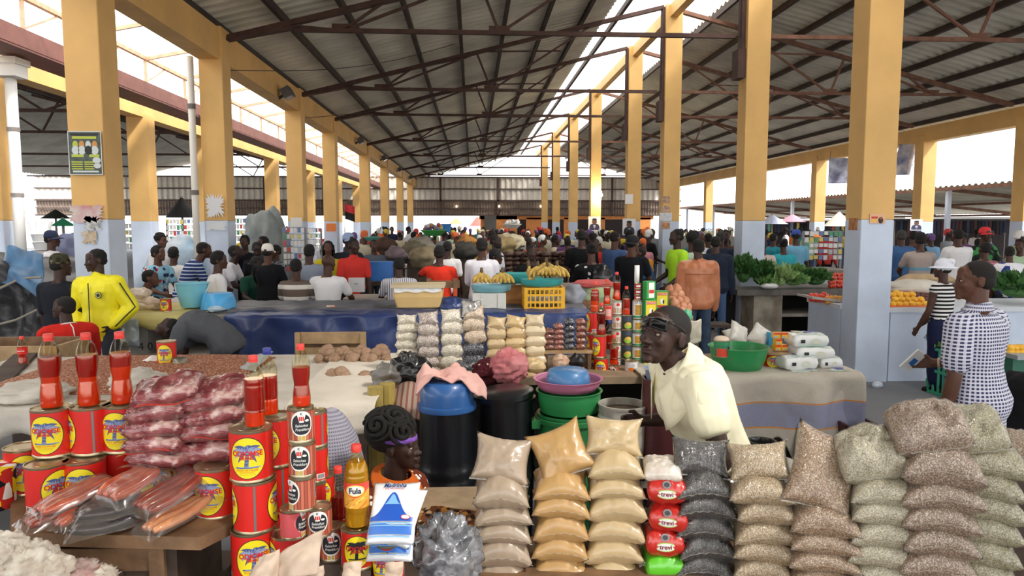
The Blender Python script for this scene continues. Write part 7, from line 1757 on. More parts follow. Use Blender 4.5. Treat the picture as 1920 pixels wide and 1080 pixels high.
MB().grid(lambda u, v: (-.26 + .08 * u - .05 * v, -.25, hg * (1.02 - .95 * v) + .02 * math.sin(u * 6)), 6, 8).build('liner', M('#d3d6da', .5), gc, True)
g2 = thing('green_crate', 'green crate with oranges at the right edge beside the checked shirt', 'crate', (P(1915, 700, 6.6).x, 6.6, 0)); h2_ = PZ(672, 6.4, 1905)
b = MB(); b.box((0, 0, h2_ / 2), (.5, .4, h2_)); b.build('body', M('#2b6a55', .5), g2); MB().box((0, -.03, h2_ + .02), (.54, .5, .04)).build('rim', M('#9aa0a4', .5), g2)
pile(ORA, 'orange', 'orange on the crate at the right edge', 'oranges on the crate at the right edge', 'orange', [P(1893 + 10 * i, 660 - 8 * j, 6.5) for j in range(2) for i in range(4)], .04)
lump('floor_litter', 'small clear plastic cup lying on the floor at the foot of the column', 'litter', P(1645, 722, 8.4), (.07, .05, .05), M('#c2ccdc', .2, coat=.6), 3, .3, 2, n=14)
# wooden stool frame behind the leather jacket, stools at the portrait columns
def stool(label, px, base, y, h, w_=.34, mat=WOODD):
    t_ = thing('stool', label, 'stool', (P(px, base, y).x, y, 0)); MB().box((0, 0, h - .02), (w_, w_, .04)).build('seat', mat, t_)
    for x in (-1, 1):
        for yy in (-1, 1): MB().bar((x * w_ * .52, yy * w_ * .52, 0), (x * w_ * .38, yy * w_ * .38, h - .03), .045).build('leg', mat, t_)
    MB().bar((-w_ * .46, -w_ * .46, h * .4), (w_ * .46, -w_ * .46, h * .4), .03).build('stretcher', mat, t_); return t_
stool('dark wooden stool right of the person in the tan leather jacket', 1342, 610, 9.7, .62)
stool('pale wooden stool under the person in blue reading', 1232, 576, 12.0, .78, .4, WOODL)
# further counters and tables
counter('far_counter', 'pale concrete counter piled with smoked fish behind the banana seller', P(905, 520, 14.5).x, P(1108, 520, 14.5).x, 14.5, 15.6, .92, CONCD, False, M('#b6b8ba', .6, var=.06))
SMK = M('#3a2820', .6, col2='#5a4034', vs=18, bump=.5, bs=40, name='smoked_fish')
for i in range(9):
    px = 952 + i * 18; t_ = thing('smoked_fish_stack', f'dark smoked fish stack on the far counter, {ORD[i] if i else "first"} from left', 'fish', (P(px, 510, 15.0).x, 15.0 + .1 * (i % 2), .92), 0, 'smoked fish stacks')
    for k in range(5): lump('fish', None, None, (0, 0, 0), (.13, .12, .055), SMK, i * 5 + k, .3, 2, n=14, parent=t_).location = (rnd.uniform(-.02, .02), rnd.uniform(-.02, .02), .05 + .095 * k)
table('work_table', 'pale table before the person in the red polo shirt', P(640, 560, 10.2).x, P(722, 560, 10.2).x, 10.3, 10.95, .93, M('#a9a39a', .6, var=.1))
lp = thing('white_case', 'white plastic case standing on the pale table', 'case', P(669, 534, 10.4)); MB().box((0, 0, 0), (.22, .1, .2)).build('case', M('#d8d8dc', .4), lp); MB().box((0, -.052, .02), (.05, .004, .02)).build('latch', M('#a9a9b0', .4), lp)
table('craft_table', 'cluttered pale table beside the person in the floral shirt', P(300, 560, 9.9).x, P(375, 560, 9.9).x, 9.75, 10.5, .95, M('#b9b4ac', .5, var=.15, vs=8))
table('rear_table', 'long pale counter behind the red polo shirt', P(690, 480, 17.0).x, P(905, 480, 17.0).x, 17, 17.8, 1.0, M('#c2beb6', .6, var=.1), CONCD)
bl_ = thing('blue_crate', 'bright blue plastic crate behind the pale table', 'crate', P(715, 507, 11.8)); MB().box((0, 0, -.02), (.36, .3, .28)).build('crate', M('#2f74c8', .45), bl_); MB().box((0, 0, .13), (.38, .32, .03)).build('rim', M('#2f74c8', .45), bl_)
tb = thing('crate_table', 'dark table under the bright blue crate', 'table', (P(715, 507, 11.8).x, 11.8, 0)); zt_ = P(715, 507, 11.8).z - .16; MB().box((0, 0, zt_ - .03), (.9, .6, .06)).build('table_top', WOODD, tb)
for x in (-.4, .4): MB().box((x, 0, (zt_ - .06) / 2), (.08, .5, zt_ - .06)).build('leg', WOODD, tb)
# ================================================================ people of the middle ground
def mid(label, px, top, y, rz, pose='stand', h=None, arms=None, head=(0, 0, 0), lean=2, shirt='#ffffff', pants='#2a2d36', sk=1, hair='short', hat=None, sleeve=.62, wide=1., dx=0., **k):
    zt = PZ(top, y, px); x = PX(px, y); z = 0.
    A = {'down': [(5, 9, 14, 4)] * 2, 'front': [(22, 10, 75, -18)] * 2, 'table': [(35, 14, 70, -20)] * 2, 'pocket': [(-8, 20, 25, -15)] * 2, 'one': [(5, 9, 14, 4), (25, 8, 80, -10)]}
    ar = A[arms] if isinstance(arms, str) else (arms or A['down'])
    if pose == 'stand':
        hh = h or max(1.5, min(1.88, zt)); F = Fig(hh, pelvis=.93 * hh / 1.72, lean=lean, head=head, arms=ar, wide=wide, legs=[(3, 4, -3, 1), (-2, 3, -4, 1)])
        if lean > 20: z = 0.
    else:
        hh = h or 1.7; kk = hh / 1.72; F = Fig(hh, pelvis=.5, lean=lean, head=head, arms=ar, wide=wide, legs=[(80, 10, 0, 2)] * 2)
        z = zt - (F.hc.z + .118 * kk)
        if z < -.3: z = max(z, -.3)
    if lean > 20 and pose == 'stand': z = min(.15, zt - (F.hc.z + .1))
    return person(label, x + dx, y, rz, F, sk, shirt, sleeve, pants, hair, hat, .0105, False, '#26221f', None, z=z, **k), F
WT = '#e4e3e6'
def cw(c): return M(c, .8, name='cap_cloth')
mid('person in a white shirt and navy cap facing right behind the camouflage cap', 92, 437, 12.0, 100, shirt=WT, hat=('cap', cw('#1f2c4c')), arms='front')
mid('person in a light blue floral shirt seated, looking right', 290, 461, 11.2, 55, 'sit', head=(18, -4, 0), shirt=blotch('#8fc4dc', ['#c23a34', '#2c3c5c', '#e8e8e8', '#2c3c5c'], 13, .42), arms='front', hair='flat', lean=6, sk=2)
mid('person with a curly top in white half behind the floral shirt', 299, 443, 13.4, 60, shirt=WT, hair='afro', sk=2)
mid('person in a plain white tee seen from behind between floral and striped shirts', 322, 464, 12.3, 175, 'sit', shirt='#d9d8d6', hair='flat')
mid('person in a navy and white striped polo bending right', 352, 457, 10.6, 118, 'stand', h=1.74, lean=34, shirt=stripes('#24386c', '#c9d0de', .05, 'z', .72), arms='front', hair='buzz', wide=1.15, dx=-.1)
mid('person in a white tee with head bowed low beside the second left column', 414, 461, 11.75, 92, 'stand', h=1.76, lean=26, head=(0, -30, 0), shirt='#e6e4ee', arms='front', hair='buzz', wide=1.08, sk=3)
mid('young person in a white tee in profile behind the blue bucket', 399, 472, 9.75, 120, 'sit', head=(-25, 0, 0), shirt=WT, hair='flat', lean=6, sk=1)
mid('person with head resting low behind the yellow jacket', 243, 506, 9.75, 100, 'sit', shirt='#4c5264', hair='buzz', lean=25, sk=2)
mid('person in black at the back of the group by the second left column', 458, 445, 13.0, 10, shirt='#1b1c22', hair='flat')
mid('laughing person in black with a dark beard in the same group', 481, 458, 12.2, 15, shirt='#1d1f26', hat=('cap', cw('#17181c')), hair=None, beardy=True)
mid('person with high flat black hair behind the white cap', 494, 447, 13.2, -30, shirt='#3a4250', hair='flat', sk=2)
mid('bearded person in a dark green top leaning over the wooden box', 471, 482, 11.5, 40, 'sit', head=(10, 0, 8), shirt='#1f4a3e', hat=('backcap', cw('#15161a')), hair=None, beardy=True, sk=3, lean=14, arms='table')
mid('person in a black tee and white cap worn backwards, seen from behind', 499, 467, 10.7, 165, 'stand', h=1.66, shirt='#17181d', hat=('cap', cw('#e6e2dc')), hair='buzz', wide=1.08, arms='front', head=(10, 0, 0), sk=2)
mid('person in a grey camouflage tee behind the white cap', 517, 463, 12.6, -40, 'stand', shirt=blotch('#7a8088', ['#3c434c', '#a9b0b6'], 14, .5), hair='flat')
mid('person in a brown and white broad-striped tee seen from behind', 552, 485, 9.85, 178, 'sit', shirt=stripes('#6a5c54', '#d6d2cc', .16, 'z', .62), hair='short', arms='table', wide=1.04)
mid('person in a grey tee behind the broad-striped one, back to us', 578, 463, 11.0, 172, 'stand', shirt='#8c95a6', hair='flat', arms='front')
mid('person with long dark braids in a yellow top', 614, 455, 12.0, 25, 'stand', shirt='#d2c32e', hair='braids', arms='down', head=(-20, 0, 0), sk=2, sleeve=.25)
mid('bald person in a white tee seen from behind, arms on the table', 612, 477, 9.8, 168, 'sit', head=(-22, 0, 0), shirt=WT, hair=None, arms='table', wide=1.14, sk=1)
mid('person in a red polo with white collar and crest facing us', 662, 450, 11.2, 8, 'stand', head=(35, 0, 0), shirt='#cf3a34', hair='buzz', arms='down', sk=0, collar=True)
mid('person in a light blue cap just behind the red polo', 652, 441, 12.2, 20, 'stand', head=(30, 0, 0), shirt='#2b2e38', hat=('cap', cw('#93a6cc')), hair='buzz', sk=0)
mid('person in a pale patterned shirt seated with back to us at the cream box', 748, 483, 10.2, 190, 'sit', shirt=stripes('#c9c8d0', '#5c5f70', .03, 'x', .7), hair='buzz', arms='table', lean=12, wide=1.1, sk=0)
mid('person in a bright red top with one arm raised to the head', 823, 462, 10.9, 165, 'sit', shirt='#df3a26', hair='flat', arms=[(20, 10, 60, -10), (70, 40, 165, -55)], wide=1.15, sk=1)
mid('person in a white tee beside the raised arm, face hidden', 838, 455, 12.0, 170, 'stand', shirt=WT, hair='buzz', sk=0)
mid('person in a long white long-sleeved robe seen from behind', 903, 448, 10.6, 172, 'stand', h=1.74, shirt='#ebe9f2', sleeve=1.95, hem=-.55, hair='flat', pants='#d9d6e2', arms='one', wide=1.05)
mid('bearded person in white right of the white robe', 927, 443, 12.6, 60, 'stand', shirt='#dcdce6', hair='short', beardy=True, sk=3)
mid('seated person in a black patterned jacket and black cap looking right', 926, 468, 11.2, 75, 'sit', shirt=blotch('#17181c', ['#3a3c42', '#2a2b30'], 12, .4), hat=('cap', cw('#121316')), hair='buzz', sk=2, sleeve=1.9, arms='table')
bs2, FB_ = mid('banana seller in a black tee with three green strokes, facing us', 997, 453, 10.4, 5, 'stand', h=1.66, shirt='#121418', hair='buzz', arms=[(-5, 30, 30, -18), (-5, 26, 30, -10)], sk=0)
b = MB()
for i in range(3): b.box((-.04 + .035 * i, -.158, FB_.at(.3)[0].z), (.014, .006, .10), Matrix.Rotation(.1 * (i - 1), 4, 'Y'))
b.build('logo', M('#8fe03a', .5), bs2)
MB().tube([FB_.at(.5)[0] + V((-.09, -.02, .0)), FB_.at(.35)[0] + V((-.11, -.15, 0)), FB_.at(.1)[0] + V((-.10, -.15, 0))], .014, 6, flat=.4).build('scarf', M('#2f8f7a', .7), bs2, True)
MB().tube([FB_.at(.5)[0] + V((.09, -.02, .0)), FB_.at(.35)[0] + V((.11, -.15, 0)), FB_.at(.1)[0] + V((.10, -.15, 0))], .014, 6, flat=.4).build('scarf', M('#2f8f7a', .7), bs2, True)
dr, _ = mid('person in a black dress with white print and a black bag, seen from behind', 1110, 456, 10.3, 178, 'stand', h=1.68, shirt=blotch('#131317', ['#c9c9c9', '#b9b9bc', '#131317'], 13, .3), sleeve=.9, hem=-.2, flare=.1, hair='bun', pants=blotch('#131317', ['#c9c9c9', '#131317'], 13, .3), skirt=True, wide=1.06, arms='one')
lump('shoulder_bag', 'black leather shoulder bag carried by the person in the printed dress', 'bag', P(1130, 522, 10.05), (.14, .08, .19), M('#15161b', .35, coat=.4, bump=.3, bs=20), 12, .2, 1.5, n=24)
mid('tall person in a black tee seen from behind beyond the printed dress', 1091, 430, 12.4, 178, 'stand', h=1.86, shirt='#101115', hair='buzz', wide=1.12)
mid('person in a blue denim shirt in profile looking right', 1152, 437, 12.6, 130, 'stand', shirt='#48608c', sleeve=1.7, hair='buzz', sk=2, hem=-.2, arms='down')
mid('person with an orange strap and black cap facing away beside the denim shirt', 1185, 446, 10.8, 150, 'stand', shirt='#191b22', hat=('backcap', cw('#15161a')), hair='buzz', arms='front', head=(-25, 0, 0), sk=2, wide=1.1, svox=.011)
mid('person in a blue tee sitting on a stool, head bent over papers', 1221, 462, 11.95, -75, 'sit', lean=30, head=(0, -25, 0), shirt='#3f6088', hair='short', arms='table', sk=2, pants='#1a2036')
mid('person in an orange top behind the reading person', 1204, 458, 13.0, 20, 'stand', shirt='#d8922a', hair='short', h=1.6)
mid('person in a neon yellow-green tee and black trousers looking left', 1272, 433, 11.4, -75, 'stand', shirt='#b8ee3a', hair='short', arms=[(5, 8, 60, 0), (5, 8, 60, 0)], pants='#16161a', sk=0, head=(-10, 0, 0))
mid('person in a pale mint tee behind the leather jacket', 1298, 441, 12.2, 170, 'stand', shirt='#cfe4cc', hair='afro')
lj, _ = mid('person in a tan leather jacket and jeans seen from behind', 1311, 446, 9.5, 178, 'stand', h=1.76, shirt=M('#b9704a', .42, col2='#c98058', vs=6, bump=.15, bs=30, coat=.15, name='tan_leather'), shirtname='jacket', sleeve=1.95, hem=-.1, inf=.035, flare=.03, hair='short', pants=M('#33465f', .85, var=.3, vs=6, name='dark_denim'), sk=1, wide=1.1, wr=.012, collar=True)
MB().tube([_.at(.36)[0] + _.at(.36)[2] * (.19 * (u / 8 - 1)) - _.at(.36)[3] * (.165 - .05 * abs(u / 8 - 1) ** 2) for u in range(17)], .004, 6).build('back_seam', M('#8a4e32', .6), lj, True)
mid('person in a dark navy jacket right of the leather jacket', 1343, 446, 11.6, 160, 'stand', shirt='#232b3c', sleeve=1.95, hair='buzz', pants='#4a6288', wide=1.15, shirtname='jacket', inf=.03)
mid('grey-haired person in dark clothes behind the navy jacket', 1352, 436, 13.2, 150, 'stand', shirt='#2a3142', sleeve=1.95, hair='short', hairm=HAIRG)
mid('grey-haired person in pale pink behind the leafy greens', 1432, 452, 13.4, 150, 'stand', shirt='#cdbcb4', hair='buzz', hairm=HAIRG, sk=0)
mid('person in a teal top with a black bun behind the greens', 1471, 443, 13.6, 175, 'stand', shirt='#38a6b4', hair='bun', sk=1, wide=1.05, h=1.66)
mid('person in a light blue tee and blue cap right of the teal top', 1494, 434, 14.6, 165, 'stand', shirt='#78b2d2', hat=('cap', cw('#3a52a8')), hair='buzz', arms='one')
mid('person in a teal and pink top between pale pink and teal', 1450, 440, 16.2, 120, 'stand', shirt='#2f8fa0', hair='short')
mid('person in a blue denim jacket seen from behind right of the nearest middle column', 1692, 434, 12.9, 172, 'stand', shirt='#3f6290', sleeve=1.95, hair='buzz', hairm=HAIRG, pants='#44608c', shirtname='jacket', inf=.03)
mid('person in a beige tee with a blue band seen from behind', 1728, 440, 11.7, 165, 'stand', shirt=stripes('#a89a94', '#6f9ab0', .42, 'z', .86), hair='flat', arms='table')
mid('person in a black top between denim jacket and beige tee', 1714, 435, 14.2, 150, 'stand', shirt='#1d1d22', hair='buzz', sk=2)
mid('person in a white tee facing away beyond the counter at right', 1799, 432, 12.7, 178, 'stand', shirt=WT, hair='buzz', arms='front', wide=1.08)
mid('person in a red cap and green patterned top facing us at right', 1846, 424, 13.0, 5, 'stand', shirt=blotch('#1f2a22', ['#3f8a4c', '#1a1c1e'], 8, .5), hat=('cap', cw('#d8343a')), hair='buzz', arms='front', sk=1)
mid('person in a pink checked top seen from behind holding cabbages', 1851, 445, 11.2, 178, 'stand', shirt=checks('#b87a84', '#7a4a54', .05), hair='short', h=1.66, arms='front')
mid('child in a white and blue top seated at the right edge', 1898, 462, 10.4, 150, 'sit', shirt=blotch('#e2e2ea', ['#2c3c84', '#e8e8ee'], 6, .5), hair='short', lean=10, h=1.45)
mid('person in pale green at the far right edge behind the child', 1917, 452, 12.4, -60, 'stand', shirt='#b4d2b0', hair='short')
mid('person in a striped sleeveless top, white hat and navy skirt at the white counter', 1776, 484, 8.15, -155, 'stand', h=1.54, head=(10, 0, 0), shirt=stripes('#16161b', '#e4e2e0', .045, 'z', .5), sleeve=0, hair='buzz', hat=('sunhat', cw('#d9dce6')), pants='#1b2140', skirt=True, arms=[(15, 8, 50, -8), (8, 8, 30, 0)], sk=1)
mid('person in grey with folded arms low behind the dark heap at left', 700, 452, 14.0, 20, 'stand', shirt='#5c6470', hair='short')

F = Fig(1.7, pelvis=.5, lean=26, head=(0, 0, 0), arms=[(-30, 10, -8, 4), (-34, 14, -12, 6)], legs=[(82, 8, 4, 2)] * 2)
person('person in dark clothes sitting low, cut off by the right edge, arm hanging back', PX(1936, 4.5), 4.5, 105, F, 0, '#17181c', .6, '#14151a', 'buzz', None, .009, None, '#222226')
stool('low stool under the person cut off by the right edge', 1936, 900, 4.5, .40, .3)
# ---------------------------------------------------------------- the far crowd: a few poses, copied
CM = {}
def proto(kind):
    ar, hd, hr, skirt, sl = {'back': ([(5, 9, 14, 4)] * 2, (0, 0, 0), 'short', 0, .62), 'front': ([(10, 9, 60, -12), (5, 9, 14, 4)], (15, 0, 0), 'buzz', 0, .62), 'side': ([(12, 9, 70, -8)] * 2, (5, 0, 0), 'flat', 0, .62), 'lady': ([(8, 8, 30, -6)] * 2, (0, 0, 0), 'bun', 1, .5), 'long': ([(5, 9, 18, 4)] * 2, (-10, 0, 0), 'short', 0, 1.9)}[kind]
    F = Fig(1.7, arms=ar, head=hd, lean=3, legs=[(4, 4, -3, 1), (-4, 3, -6, 1)])
    r = person('proto', 0, 0, 0, F, 1, '#808080', sl, '#2a2d36', hr, None, .017, None, None, 'people in the far crowd', skirt=bool(skirt), svox=.017)
    hat = None
    LABELS.pop('proto', None)
    r['label'] = ''; CM[kind] = (r, F); return r
for k_ in ('back', 'front', 'side', 'lady', 'long'): proto(k_)
CC = [('white', '#dcdce0'), ('red', '#b8342e'), ('navy', '#232c48'), ('pale green', '#a9c49c'), ('purple', '#6c4a7c'), ('black', '#17181c'), ('sky blue', '#7aa6c8'), ('orange', '#cf7030'), ('grey', '#80848a'), ('yellow', '#cdb43c'), ('pink', '#c98a94'), ('brown', '#5c4234'), ('teal', '#2f8088'), ('cream', '#cfc6ac')]
PC = ['#22252e', '#2c3850', '#3a332c', '#17181b', '#4a566a']
HC = [('red', '#c03a40'), ('white', '#dcdad6'), ('orange', '#d86a34'), ('purple', '#6a5088'), ('yellow', '#d2b848')]
ZONES = [  # name, px range, distance range, count
    ('before the white gap at far left', 690, 790, 20, 40, 19), ('left of the orange end wall', 790, 880, 17, 42, 22), ('behind the white robe', 880, 960, 17, 40, 22),
    ('in the crowd behind the smoked fish', 955, 1050, 17, 36, 25), ('below the left portrait poster', 1045, 1140, 15, 30, 22), ('below the right portrait poster', 1140, 1228, 14, 28, 21),
    ('right of the third middle column', 1270, 1372, 14, 34, 21), ('behind the leafy greens at right', 1424, 1580, 17, 34, 15), ('in the left side hall', 455, 690, 16, 34, 16), ('beyond the nearest middle column at right', 1690, 1910, 15, 26, 12)]
cr = random.Random(5); used = set(); first_used = set()
def free(x, y): return not any(abs(x - a) < .55 and abs(y - c) < .6 for a, c in used)
def hit_col(x, y):
    for d in D:
        if abs(y - d) < .8 and (abs(x - XL + .2) < .6 or abs(x - XC + .2) < .6 or abs(x - XR - .2) < .6): return True
    return False
n_crowd = 0
for zi, (zn, a, c, y0, y1, n) in enumerate(ZONES):
    k = 0
    for tries in range(400):
        if k >= n: break
        y = y0 + (y1 - y0) * cr.random() ** 1.3; px = cr.uniform(a, c); x = PX(px, y)
        if not free(x, y) or hit_col(x, y) or (14.3 < y < 15.8 and 900 < px < 1115) or (16.6 < y < 18.2 and 680 < px < 915) or (18 < y < 20.6 and 1270 < px < 1375): continue
        used.add((x, y)); kind = cr.choice(['back', 'front', 'side', 'lady', 'long', 'back', 'side']); rz = {'back': 180, 'front': 0, 'side': cr.choice([90, -90]), 'lady': cr.choice([0, 180, 120]), 'long': cr.choice([180, 20])}[kind] + cr.uniform(-30, 30)
        cn, ch = CC[(k + zi * 3) % len(CC)]; src, F = CM[kind]
        o = dup(src, (x, y, 0), math.radians(rz), scale=cr.uniform(.93, 1.07))
        sm = fab(ch); pm = fab(cr.choice(PC)); hat = k >= len(CC) or cr.random() < .22; hn = ''
        for cch in o.children:
            nm = cch.name.split('.')[0]
            if nm == 'shirt': setmat(cch, sm)
            elif nm in ('trousers', 'skirt'): setmat(cch, pm)
            elif nm == 'body': setmat(cch, skin(cr.randrange(4)))
            elif nm == 'hair' and hat:
                hn, hc = HC[cr.randrange(len(HC))]; setmat(cch, M(hc, .8, name='headcloth')); cch.name = 'headcloth'
        garment = 'long sleeves' if kind == 'long' else ('blouse' if kind == 'lady' else 'tee')
        view = {'back': 'seen from behind', 'front': 'facing us', 'side': 'in profile', 'lady': 'in a dark skirt', 'long': 'standing'}[kind]
        lab = f'person in {cn} {garment}' + (f' and {hn} head cloth' if hn else '') + f', {view}, {zn}'
        if lab in LABELS: lab = lab.replace(' tee', ' shirt').replace('long sleeves', 'long-sleeved top').replace('blouse', 'loose blouse')
        w_ = lab.split()
        if len(w_) > 16: lab = lab.replace(f', {view}', '')
        if lab in LABELS: print('DUPLABEL', lab)
        tag(o, lab); k += 1; n_crowd += 1
for r, F in CM.values():
    for c in list(r.children_recursive): bpy.data.objects.remove(c)
    bpy.data.objects.remove(r)

# ---------------------------------------------------------------- far stalls, loads and awnings
def headload(label, px, py, y, mat, r=.3, items=None):
    t_ = thing('head_basin', label, 'basin', P(px, py, y)); MB().lathe([(.001, 0), (r * .55, 0), (r, r * .4), (r, r * .45), (r * .9, r * .4), (.001, r * .1)], 24).build('basin', mat, t_, 'auto')
    if items:
        b = MB(); q = random.Random(px)
        for i in range(26): a = q.uniform(0, 6.28); rr = r * .8 * math.sqrt(q.random()); b.ball((rr * math.cos(a), rr * math.sin(a), r * .4 + q.uniform(0, .16)), r * .17, 8, q.randrange(4))
        b.build('load', items, t_, True)
    return t_
headload('green basin heaped with coloured wares carried in the far crowd', 813, 442, 20, M('#3fa04c', .5), .36, [M('#6a6aa0', .6), M('#b9a45a', .6), M('#a0504a', .6), M('#c9c9d0', .6)])
headload('teal basin in the crowd behind the red polo', 697, 452, 16.5, M('#5aa8a0', .5), .22)
headload('white enamel basin on a head above the smoked fish', 960, 428, 30, M('#dcdcdc', .5), .4, [M('#cfcfd2', .6), M('#e8e8e8', .6), M('#b9b9bc', .6), M('#d9d0c0', .6)])
o = thing('blue_pail', 'blue pail carried high in the far crowd', 'pail', P(835, 430, 24)); MB().lathe([(.001, -.1), (.16, -.1), (.2, .16), (.21, .18), (.19, .16), (.001, -.05)], 20).build('pail', M('#3a80c8', .5), o, 'auto'); MB().tube([(.2 * math.cos(a), 0, .16 + .12 * math.sin(a)) for a in [i * PI / 8 for i in range(9)]], .01, 6).build('handle', M('#c9c9c9', .5), o)
# piles of root sacks in the hall
for i, (px, py, y, r, c_, lab) in enumerate(((790, 462, 16, .3, '#8a8478', 'grey bundle of sacks in the middle of the hall, left one'), (775, 472, 15.5, .28, '#6a6250', 'olive bundle of dried goods behind the raised arm'), (873, 470, 15, .26, '#3a3834', 'black rucksack-like bundle left of the white robe'), (795, 483, 14.6, .3, '#8a7c62', 'tan bundle left of the raised arm'), (940, 462, 16.5, .32, '#a89468', 'tan dried bundle left of the smoked fish'), (958, 455, 17, .3, '#c2b79a', 'pale dried bundle left of the smoked fish'), (875, 455, 16.5, .22, '#b07a3c', 'orange brown bundle left of the white robe'), (725, 462, 15.5, .24, '#4a3228', 'dark brown heap with red cloth behind the red polo'), (742, 476, 14.2, .2, '#7a6a70', 'printed cloth bundle beside the dark brown heap'))):
    lump('goods_bundle', lab, 'bundle', P(px, py, y), (r, r, r * .75), M(c_, .85, var=.25, vs=6, bump=.3, bs=20), i + 50, .3, 1.8, n=22)
    q_ = P(px, py, y); zz_ = q_.z - r * .62; st_ = thing('wooden_crate', 'wooden crate under the ' + lab, 'crate', (q_.x, y, 0)); MB().box((0, 0, zz_ / 2), (r * .9, r * .9, zz_)).build('panel', WOODD, st_)
def awning(label, px0, py0, px1, py1, y, m, rise=.5):
    a, c = P(px0, py1, y), P(px1, py0, y); t_ = thing('parasol', label, 'parasol', ((a.x + c.x) / 2, y, 0)); r = (c.x - a.x) / 2
    b = MB(); n = 16; b.add([(0, 0, c.z)] + [(r * math.cos(2 * PI * i / n), r * math.sin(2 * PI * i / n), a.z + .0 * (i % 2)) for i in range(n)], [(0, 1 + i, 1 + (i + 1) % n) for i in range(n)]); b.build('canopy', m, t_); MB().tube([(0, 0, 0), (0, 0, c.z)], .04, 8).build('pole', M('#8a8a8a', .5), t_); return t_
awning('white and blue parasol outside at right', 1420, 402, 1476, 420, 30, M('#c9d2ea', .8))
awning('pink parasol outside at right', 1462, 401, 1510, 416, 34, M('#d88a9a', .8))
awning('pale parasol beyond the nearest middle column at right', 1546, 396, 1600, 424, 30, M('#d9d4c8', .8))
awning('orange parasol outside the far end', 842, 408, 868, 420, 70, M('#e08a5a', .8))
awning('red parasol outside the far end', 880, 405, 910, 424, 72, M('#d85a50', .8))
awning('green parasol in the left side hall', 96, 408, 140, 424, 22, M('#2f9a70', .8))
awning('black parasol in the left side hall between the first two columns', 312, 368, 370, 408, 24, M('#2a2b2e', .8))
awning('dark parasol behind the nearest left column', 78, 392, 130, 410, 26, M('#2c332e', .8))
lump('tarpaulin_heap', 'big grey tarpaulin heap high beside the second left column', 'tarpaulin', (P(500, 440, 15.5).x, 15.5, 1.08), (.5, .45, 1.15), M('#8d9290', .6, col2='#6c7578', vs=3, bump=.3, bs=10), 61, .35, 1.5, n=34)
lump('tarpaulin_heap', 'slate blue tarpaulin over the stall left of the nearest column', 'tarpaulin', (P(125, 480, 13.5).x, 13.5, .85), (.5, .5, .95), M('#5a5f7c', .6, var=.15), 62, .2, 1.4, n=30)
lump('tarpaulin_heap', 'pale sheeting over a stall behind the floral shirt', 'tarpaulin', (P(330, 478, 15).x, 15, .8), (.75, .5, .85), M('#c9d2dc', .5, col2='#5a9ac0', vs=1.6), 63, .25, 1.4, n=28)
# racks of hanging goods
RC = [M(c, .5, name='packet_print') for c in ('#e6e4e2', '#dfe2e6', '#d9d6d2', '#e4e4e4', '#b9bcc2', '#cfd2d8', '#e6e4e2', '#dcdcda', '#c8544e', '#d8c66c', '#5a9a7a', '#6a80b0')]
RD = [M(c, .85, name='dark_cloth') for c in ('#23242c', '#2f3142', '#3a3036', '#1c1d22', '#44465a', '#2a3a56', '#5a3a40')]
def rack(label, px0, py0, px1, py1, y, nx, ny, grp, pal=None, nm='packet', what='packaged household item'):
    a, c = P(px0, py1, y), P(px1, py0, y); w_, h_ = c.x - a.x, c.z - a.z; t_ = thing('goods_rack', label, 'rack', ((a.x + c.x) / 2, y, 0))
    for x in (-w_ / 2, w_ / 2): MB().box((x, 0, c.z / 2), (.04, .04, c.z)).build('upright', M('#8a8d92', .5), t_)
    b = MB(); [b.box((0, 0, a.z + h_ * (j + 1) / ny), (w_, .03, .02)) for j in range(ny)]; b.build('rails', M('#8a8d92', .5), t_)
    q = random.Random(px0); first = None
    for j in range(ny):
        for i in range(nx):
            hh = h_ / ny * .82 * q.uniform(.7, 1); ww = w_ / nx * .8
            if first is None: first = MB().box((0, 0, -.5), (1, .35, 1)).build('packet', RC[0]); bv = first.modifiers.new('b', 'BEVEL'); bv.width = .06; o = first
            else: o = first.copy(); COL.objects.link(o)
            o.scale = (ww, ww, hh); o.location = (t_.location.x - w_ / 2 + w_ * (i + .5) / nx, y - .05 - ww * .18, a.z + h_ * (j + 1) / ny); setmat(o, q.choice(pal or RC)); o.name = nm; tag(o, f'{what} hanging on {grp}', nm, f'{nm}s on {grp}')
rack('wire rack of white packaged goods right of the second left column', 534, 427, 572, 512, 14.5, 6, 7, 'the wire rack right of the second left column')
rack('rack of bottles and packets behind the sixth left column', 578, 428, 602, 470, 18.0, 5, 4, 'the rack behind the third left column')
rack('stall shelf with packets between the first and second left columns', 232, 420, 276, 470, 19.0, 7, 4, 'the stall shelf left of the outer second column')
rack('stall shelf with white bottles before the second left column', 314, 412, 372, 455, 20.0, 9, 4, 'the stall shelf before the second left column')
rack('narrow rack of white packets right beside the second left column', 440, 410, 462, 455, 17.5, 4, 4, 'the narrow rack by the second left column')
rack('stacked white packages on a stall behind the light blue tee', 1504, 434, 1578, 490, 16.5, 8, 5, 'the white package stall at right')
rack('stall of hanging dark clothes at the far right', 1676, 414, 1885, 452, 25.5, 30, 1, 'the far right clothes stall', RD, 'garment', 'dark garment')
rack('stall of hanging clothes between the middle columns at right', 1425, 418, 1582, 446, 36.9, 26, 1, 'the clothes stall behind the greens', RD + RC[8:], 'garment', 'garment')
